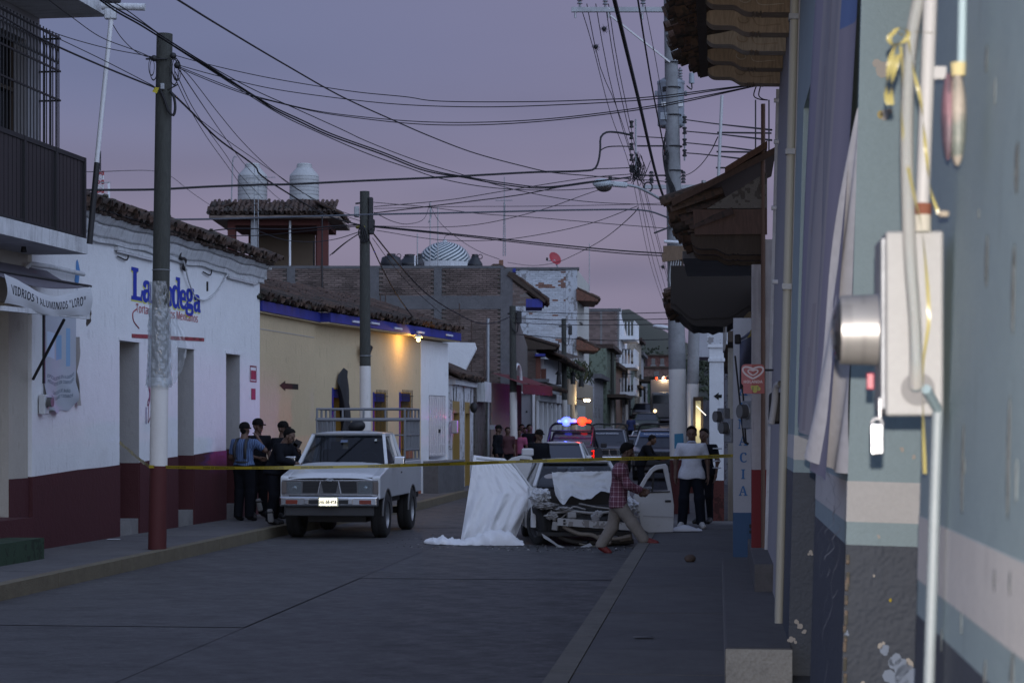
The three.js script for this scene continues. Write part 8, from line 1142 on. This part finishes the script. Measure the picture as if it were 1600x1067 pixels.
function person(label, pos, ry, o = {}) {
  const g = thing('person', label, 'person', pos, ry, o.group), h = (o.H ?? 1.72) / 1.72, q = o.far ? 1.7 : 1;
  const J = { pel: [0, .95, 0], wai: [0, 1.08, .0], che: [0, 1.28, .0], nek: [0, 1.455, .0], hed: [0, 1.6, .02], sL: [-.18, 1.4, 0], sR: [.18, 1.4, 0], eL: [-.235, 1.13, -.02], eR: [.235, 1.13, -.02], wL: [-.24, .88, .04], wR: [.24, .88, .04], hL: [-.09, .92, 0], hR: [.09, .92, 0], kL: [-.1, .5, .02], kR: [.1, .5, .02], aL: [-.11, .09, -.02], aR: [.11, .09, -.02], tL: [-.13, .035, .15], tR: [.13, .035, .15], fwd: [0, 0, 1], ...o.J };
  for (const k in J) if (k !== 'fwd') J[k] = J[k].map(v => v * h);
  const cap = (a, b, r0, r1, s) => [...J[a], ...J[b], r0 * h, (r1 ?? r0) * h, s], L = o.w ?? 1, fw = V3(...J.fwd).normalize(), add = (p, x, y, z) => [p[0] + x, p[1] + y, p[2] + z];
  const torso = e => [cap('pel', 'wai', .125 * L + e, .125 * L + e, 1.15), cap('wai', 'che', .125 * L + e, .135 * L + e, 1.2), [...add(J.sL, .06, -.05, 0), ...add(J.sR, -.06, -.05, 0), .085 * h + e, .085 * h + e], [...add(J.hL, 0, .02, 0), ...add(J.hR, 0, .02, 0), .105 * h + e, .105 * h + e]];
  const arms = (e, lower) => ['L', 'R'].flatMap(s => [cap('s' + s, 'e' + s, .055 + e, .043 + e), ...(lower ? [cap('e' + s, 'w' + s, .042 + e, .03 + e)] : [])]);
  const legs = e => ['L', 'R'].flatMap(s => [cap('h' + s, 'k' + s, .088 + e, .056 + e), cap('k' + s, 'a' + s, .054 + e, .04 + e)]);
  const feet = e => ['L', 'R'].map(s => cap('a' + s, 't' + s, .045 + e, .038 + e));
  const body = [...torso(-.012), ...arms(-.006, true), ...legs(-.012), ...feet(-.008), cap('che', 'nek', .06, .055), cap('nek', 'hed', .054, .06)];
  const m = mb(true); m.add(sdfMesh(body, .022 * q * h, .05));
  { // head with face
    const c = V3(...J.hed), up = V3(0, 1, 0), f = fw.clone(), r = up.clone().cross(f).normalize(), u = f.clone().cross(r), at = (x, y, z) => c.clone().addScaledVector(r, x * h).addScaledVector(u, y * h).addScaledVector(f, z * h).toArray(), pr = (a, b, r0, r1) => [...at(...a), ...at(...b), r0 * h, (r1 ?? r0) * h];
    m.add(sdfMesh([pr([0, .035, -.015], [0, .03, .012], .082, .078), pr([0, -.02, .02], [0, -.075, .045], .066, .04), pr([0, .012, .085], [0, -.022, .105], .01, .015), pr([-.03, .022, .075], [.03, .022, .075], .016), pr([-.018, -.052, .083], [.018, -.052, .083], .01), pr([-.078, .0, 0], [-.08, -.03, .005], .014, .01), pr([.078, .0, 0], [.08, -.03, .005], .014, .01), pr([-.045, -.02, .05], [-.035, -.05, .045], .024), pr([.045, -.02, .05], [.035, -.05, .045], .024)], .008 * q, .02));
    if (!o.far) { const e = mb(); for (const x of [-.03, .03]) e.add(new THREE.SphereGeometry(.011, 8, 6), M4(...at(x, .008, .082))); e.build('eyes', mat([.05, .045, .04], { rough: .2 }), g).userData.kind = 'stuff'; }
    const hp = mb(); if (!o.cap) hp.add(sdfMesh([pr([0, .05, -.025], [0, .055, .012], .09, .086), pr([0, .0, -.045], [0, -.035, -.045], .07, .05)], .012 * q, .03, (x, y, z) => { const d = V3(x, y, z).sub(c), yy = d.dot(u), zz = d.dot(f); return Math.max((.018 - yy) * .8 + (zz - .0) * .9, zz - .075); })).build('hair', hairM, g);
    else { hp.add(sdfMesh([pr([0, .055, -.02], [0, .06, .01], .094, .09)], .012 * q, .02, (x, y, z) => .03 - V3(x, y, z).sub(c).dot(u))); const bm = new THREE.Matrix4().makeBasis(r, u, f).setPosition(V3(...at(0, .042, .1))); hp.add(new THREE.CylinderGeometry(.082 * h, .084 * h, .012, 20, 1, false, -Math.PI / 2, Math.PI), bm.multiply(M4(0, 0, -.03, .15, 0, 0, 1, 1, 1.2))); hp.build('cap', o.cap === true ? hairM : o.cap, g); const hb = mb(); hb.add(sdfMesh([pr([0, .0, -.045], [0, -.03, -.042], .06, .045)], .014 * q, .02)); hb.build('hair', hairM, g); } }
  for (const s of ['L', 'R']) { // hands: palm, four fingers, thumb
    const w = V3(...J['w' + s]), d = o['hd' + s] ? V3(...o['hd' + s]).normalize() : w.clone().sub(V3(...J['e' + s])).normalize(), sd = s === 'L' ? 1 : -1; let n = V3(sd, 0, .15); n.addScaledVector(d, -n.dot(d)).normalize(); const a = d.clone().cross(n).normalize().multiplyScalar(-sd), at = (x, y, z) => w.clone().addScaledVector(d, x * h).addScaledVector(a, y * h).addScaledVector(n, z * h).toArray(), cu = o.curl ?? .5, pr = [[...at(0, 0, 0), ...at(.04, 0, 0), .027 * h, .026 * h], [...at(.03, -.02, 0), ...at(.08, -.026, .004), .017 * h, .015 * h], [...at(.03, .02, 0), ...at(.08, .026, .004), .017 * h, .015 * h]];
    [[-.03, .064], [-.01, .078], [.01, .074], [.03, .058]].forEach(([y, l]) => { pr.push([...at(.082, y, .004), ...at(.082 + l * .5, y * 1.1, .004 + l * .22 * cu), .0095 * h, .009 * h], [...at(.082 + l * .5, y * 1.1, .004 + l * .22 * cu), ...at(.082 + l * .82, y * 1.1, .004 + l * .75 * cu), .009 * h, .0078 * h]); });
    pr.push([...at(.02, .028, .005), ...at(.055, .052, .02), .013 * h, .011 * h], [...at(.055, .052, .02), ...at(.085, .05, .035), .011 * h, .009 * h]); m.add(sdfMesh(pr, .007 * q, .012)); }
  m.build('body', o.skin ?? skinM, g);
  const hem = o.hem ?? .86, hemY = J.pel[1] - (.95 - hem) * h, shoulder = J.nek[1] - .01;
  mb(true).add(sdfMesh([...torso(hem < .9 ? .024 : .016), ...(hem < .9 ? [[...add(J.hL, 0, -.07, 0), ...add(J.hR, 0, -.07, 0), .132 * L * h, .132 * L * h]] : []), ...arms(.018, o.long), cap('che', 'nek', .07, .06)], .016 * q * h, .05, (x, y, z) => { let d = Math.max(hemY + .01 * Math.sin(x * 20) - y, Math.min(y - shoulder, .2)); if (!o.long) for (const s of ['L', 'R']) { const e = V3(...J['e' + s]), sh = V3(...J['s' + s]), ax = e.clone().sub(sh), Ln = ax.length(); ax.normalize(); const t = V3(x, y, z).sub(sh), al = t.dot(ax), rad = t.addScaledVector(ax, -al).length(); if (rad < .1) d = Math.max(d, al - Ln * .78); } return d; })).build('shirt', o.shirt, g);
  if (o.collar) mb().add(new THREE.TorusGeometry(.066 * h, .016, 6, 20), M4(J.nek[0], J.nek[1] - .005, J.nek[2] + .005, Math.PI / 2 - .35)).build('collar', o.collar, g);
  if (o.straps) for (const x of [-.1, .1]) mb().tube([[x, 1.1 * h, -.155], [x * 1.1, 1.25 * h, -.175], [x, 1.42 * h, -.1], [x, 1.44 * h, .03]], .03, 16, 6).build('strap', K.black, g);
  if (o.vest) { mb(true).add(sdfMesh([cap('wai', 'che', .15 * L, .162 * L, 1.15), [...add(J.sL, .08, -.06, 0), ...add(J.sR, -.08, -.06, 0), .105, .105]], .018 * q, .05, (x, y, z) => Math.max(J.wai[1] - .02 - y, y - shoulder + .02))).build('vest', unif, g); }
  mb(true).add(sdfMesh([...legs(.016 * (o.loose ?? 1)), cap('pel', 'wai', .13 * L, .128 * L, 1.15), [...add(J.hL, 0, .02, 0), ...add(J.hR, 0, .02, 0), .113 * h, .113 * h], ...(o.loose > 1 ? ['L', 'R'].map(s => [...J['k' + s], ...J['a' + s], .075 * h, .072 * h]) : [])], .018 * q * h, .045, (x, y, z) => Math.max(y - J.wai[1] + .03, Math.min(J.aL[1], J.aR[1]) - .03 - y))).build('trousers', o.trousers ?? unif, g);
  if (hem >= .9 || !o.hem) mb().add(new THREE.TorusGeometry(.138 * L * h, .018, 6, 24), M4(J.wai[0], J.wai[1] - .045, J.wai[2], Math.PI / 2, 0, 0, 1, .88, 1.2)).build('belt', K.black, g);
  for (const s of ['L', 'R']) mb(true).add(sdfMesh([cap('a' + s, 't' + s, .05, .044), [...add(J['a' + s], 0, -.03, 0), ...add(J['t' + s], 0, -.005, 0), .042 * h, .036 * h], ...(o.boots ? [[...J['a' + s], ...add(J['a' + s], 0, .12, 0), .06, .06]] : [])], .013 * q, .02, (x, y) => Math.min(J['a' + s][1] - .09, J['t' + s][1] - .035) * 1 - .0 - y)).build('shoe', o.shoes ?? K.black, g);
  return g;
}
const onWalk = (x, d, y = WH) => V3((x - CX) / FPX * d, y, -d);
// officers by the shop
person('officer seen from behind in blue striped shirt with dark shoulder straps', onWalk(381, 37), Math.PI - .35, { H: 1.76, w: 1.12, shirt: mat([1, 1, 1], { map: 'stripe', rough: .9 }), straps: true, hem: .98, cap: true, boots: true, loose: 1.6, J: { eL: [-.32, 1.24, .18], wL: [-.14, 1.46, .26], eR: [.27, 1.12, .02], wR: [.22, .95, .16] } });
person('officer in dark uniform and cap standing behind, face turned to the street', onWalk(402, 38.3), .55, { H: 1.83, shirt: unif, vest: true, cap: true, boots: true, loose: 1.5, J: { fwd: [.35, -.02, 1], eL: [-.24, 1.1, .05], wL: [-.08, 1.05, .22], wR: [.12, 1.0, .24] } });
const leanJ = { wai: [0, 1.08, .06], che: [0, 1.26, .15], nek: [0, 1.41, .22], hed: [0, 1.52, .3], sL: [-.18, 1.35, .18], sR: [.18, 1.35, .18], eL: [-.25, 1.12, .28], eR: [.24, 1.1, .34], wL: [-.2, 1.06, .5], wR: [.16, 1.06, .56], fwd: [0, -.35, 1], kL: [-.11, .5, .06], kR: [.11, .5, .0], aR: [.13, .09, -.1], tR: [.15, .035, .06] };
person('officer in black leaning forward with forearm on the pickup bonnet', onWalk(428, 35.6), 1.15, { H: 1.74, w: 1.1, shirt: unif, long: true, vest: true, boots: true, loose: 1.5, J: leanJ });
const copD = person('officer in black cap carrying a rifle beside the pickup mirror', onWalk(441, 38), .9, { H: 1.78, shirt: unif, long: true, vest: true, cap: true, boots: true, loose: 1.4, J: { eR: [.26, 1.12, .12], wR: [.1, 1.2, .3], eL: [-.25, 1.1, .1], wL: [-.05, 1.1, .3] } });
{ const g = thing('rifle', 'black rifle held upright by the officer beside the pickup mirror', 'rifle', P(459, 696, 37.6)); const v = (x, y) => P(x, y, 37.6).sub(g.position); mb().bar(v(452, 716), v(455, 684), .014, 8).build('barrel', K.black, g); mb().beam(v(452, 690), v(464, 697), .03, .06).build('receiver', K.black, g); mb().beam(v(462, 698), v(467, 688), .03, .13).build('stock', K.black, g); mb().beam(v(458, 696), v(455, 708), .025, .05).build('magazine', K.black, g); }
for (const [x, y, rz, lab, d] of [[404.5, 789, .2, 'pale knee guard on the standing officer behind, upper of the two', 37.7], [422, 806, .1, 'pale shin guard on the leaning officer, lower of the two', 35.2]]) { const g = thing('leg_guard', lab, 'leg guard', P(x, y, d)); mb().rbox(.1, .24, .06, .03, 0, 0, 0, 0, 0, rz).build('pad', mat([.2, .2, .2], { map: 'cloth' }), g); mb().rbox(.11, .03, .07, .01, 0, .06, 0, 0, 0, rz).build('strap', K.black, g); }
// the man walking past the wreck
{ const d = 30.2, p = onWalk(974, d, 0), X = px => (px - 974) / FPX * d, Y = py => EYE - (py - HY) / FPX * d, j = (x, y, dy = 0) => [dy, Y(y), X(x)];   // local +z is to the right of the photo
  person('man in red plaid shirt and beige trousers striding past the wreck', p, Math.PI / 2 - .12, { H: 1.72, w: .95, shirt: mat([1, 1, 1], { map: 'plaid', rough: .9 }), trousers: mat([.26, .23, .2], { rough: .9, map: 'cloth' }), shoes: mat([.17, .022, .02], { rough: .6 }), long: true, loose: 1.7, hem: .85, curl: .8,
    J: { pel: j(966, 783), wai: j(967, 768), che: j(970, 741), nek: j(975, 722), hed: j(980, 706, .0), sL: j(967, 731, .17), sR: j(970, 731, -.17), eL: j(972, 757, .24), wL: j(996, 768, .2), eR: j(983, 757, -.24), wR: j(1001, 764, -.16), hL: j(965, 787, .08), hR: j(967, 787, -.08), kL: j(956, 824, .1), kR: j(989, 817, -.09), aL: j(938, 853, .1), aR: j(1007, 842, -.1), tL: j(951, 864, .1), tR: j(1026, 848, -.1), fwd: [0, -.35, 1] } });
  const ph = thing('phone', 'small phone held out by the man in the plaid shirt', 'phone', P(1011, 763, 30.1)); mb().rbox(.14, .015, .07, .006, 0, 0, 0, .3, .2, .15).build('phone_case', mat([.25, .26, .28], { rough: .3 }), ph); mb().rbox(.12, .004, .058, .001, 0, .01, .003, .3, .2, .15).build('phone_face', K.glassDark, ph); }
// the man in white and the one behind him
person('man in a white polo shirt and dark trousers standing on the right pavement', onWalk(1081, 34.3), -.1, { H: 1.70, w: 1.08, shirt: mat([.62, .64, .70], { rough: .9, map: 'cloth' }), collar: mat([.45, .5, .62], { rough: .9 }), trousers: jean, shoes: mat([.5, .5, .5]), loose: 1.5, hem: .84, curl: .35, J: { eL: [-.27, 1.13, -.02], eR: [.27, 1.13, -.02], wL: [-.275, .88, .05], wR: [.28, .88, .05], kL: [-.13, .5, .02], kR: [.13, .5, .02], aL: [-.16, .09, -.02], aR: [.16, .09, -.02], tL: [-.2, .035, .14], tR: [.2, .035, .14] } });
{ const p = person('partly hidden man in dark clothes with reflective bands behind the man in white', onWalk(1101, 36), -.5, { H: 1.66, shirt: unif, trousers: unif, far: true, J: { eL: [-.27, 1.14, .02], eR: [.27, 1.14, .02] } }); const m = mat([.5, .52, .55], { rough: .4 }); for (const y of [1.1, 1.32, .98]) mb().add(new THREE.TorusGeometry(y > 1.2 ? .085 : .068, .012, 5, 16), M4(.235, y, 0, Math.PI / 2)).build('reflective_band', m, p); }
// bystanders further back
person('bystander in black cap standing before the beige wall', onWalk(778, 62), 1.2, { H: 1.72, shirt: unif, long: true, trousers: unif, cap: true, far: true, w: 1.1 });
person('bystander in dark red beside the white-based pole, left of the woman in pink', onWalk(793, 64), .3, { H: 1.66, shirt: mat([.06, .02, .025]), trousers: unif, far: true });
person('woman in a pink shirt right of the white-based pole', onWalk(812, 66), -.2, { H: 1.6, shirt: mat([.32, .08, .16]), trousers: unif, far: true, w: .92 });
person('man in pale shirt standing just behind the woman in pink', onWalk(815, 67.5), .2, { H: 1.76, shirt: mat([.28, .36, .38]), trousers: unif, far: true });
person('dark clothed bystander beside the white gate post, hands down', onWalk(827, 66.5), .4, { H: 1.75, shirt: unif, trousers: jean, far: true }); person('dark clothed youth left of the bystander at the white gate post', onWalk(821, 67), -.3, { H: 1.66, shirt: jean, trousers: unif, far: true });
person('broad officer in dark cap standing behind the sheet beside the white sedan', onWalk(842, 47, 0), .5, { H: 1.78, w: 1.2, shirt: unif, long: true, vest: true, trousers: unif, cap: true, far: true });
person('far pedestrian in blue walking on the left kerb up the street', onWalk(986, 118, gy(117) + .05), Math.PI, { H: 1.75, shirt: mat([.03, .04, .12]), trousers: unif, far: true });
person('dark clothed officer bending beside the blue-striped police pickup', onWalk(1001, 52, 0), 1.4, { H: 1.72, shirt: unif, long: true, trousers: unif, far: true, J: { ...leanJ } });
{ // the camera's own pop-up flash just above the lens: its shadows fall straight below the meter and the padlock
  const g = thing('camera_flash', 'small flash head just above the viewpoint', 'lamp', [0, EYE + .075, .03]);
  mb().rbox(.05, .022, .02, .004, 0, 0, .012).build('flash_housing', K.black, g);
  mb().rbox(.042, .016, .004, .0015, 0, 0, .0).build('flash_lens', new THREE.MeshStandardMaterial({ color: 0xffffff, emissive: 0xffffff, emissiveIntensity: 2 }), g);
  const l = new THREE.SpotLight(0xfff4ec, 108, 0, .75, .6, 2); l.position.set(0, 0, -.012); l.target.position.set(.1, -.1, -10); l.castShadow = true; l.shadow.radius = .6; g.add(l, l.target);
}
scene.traverse(o => { if (o.isMesh) { o.castShadow = true; o.receiveShadow = true; } });
renderer.render(scene, camera);
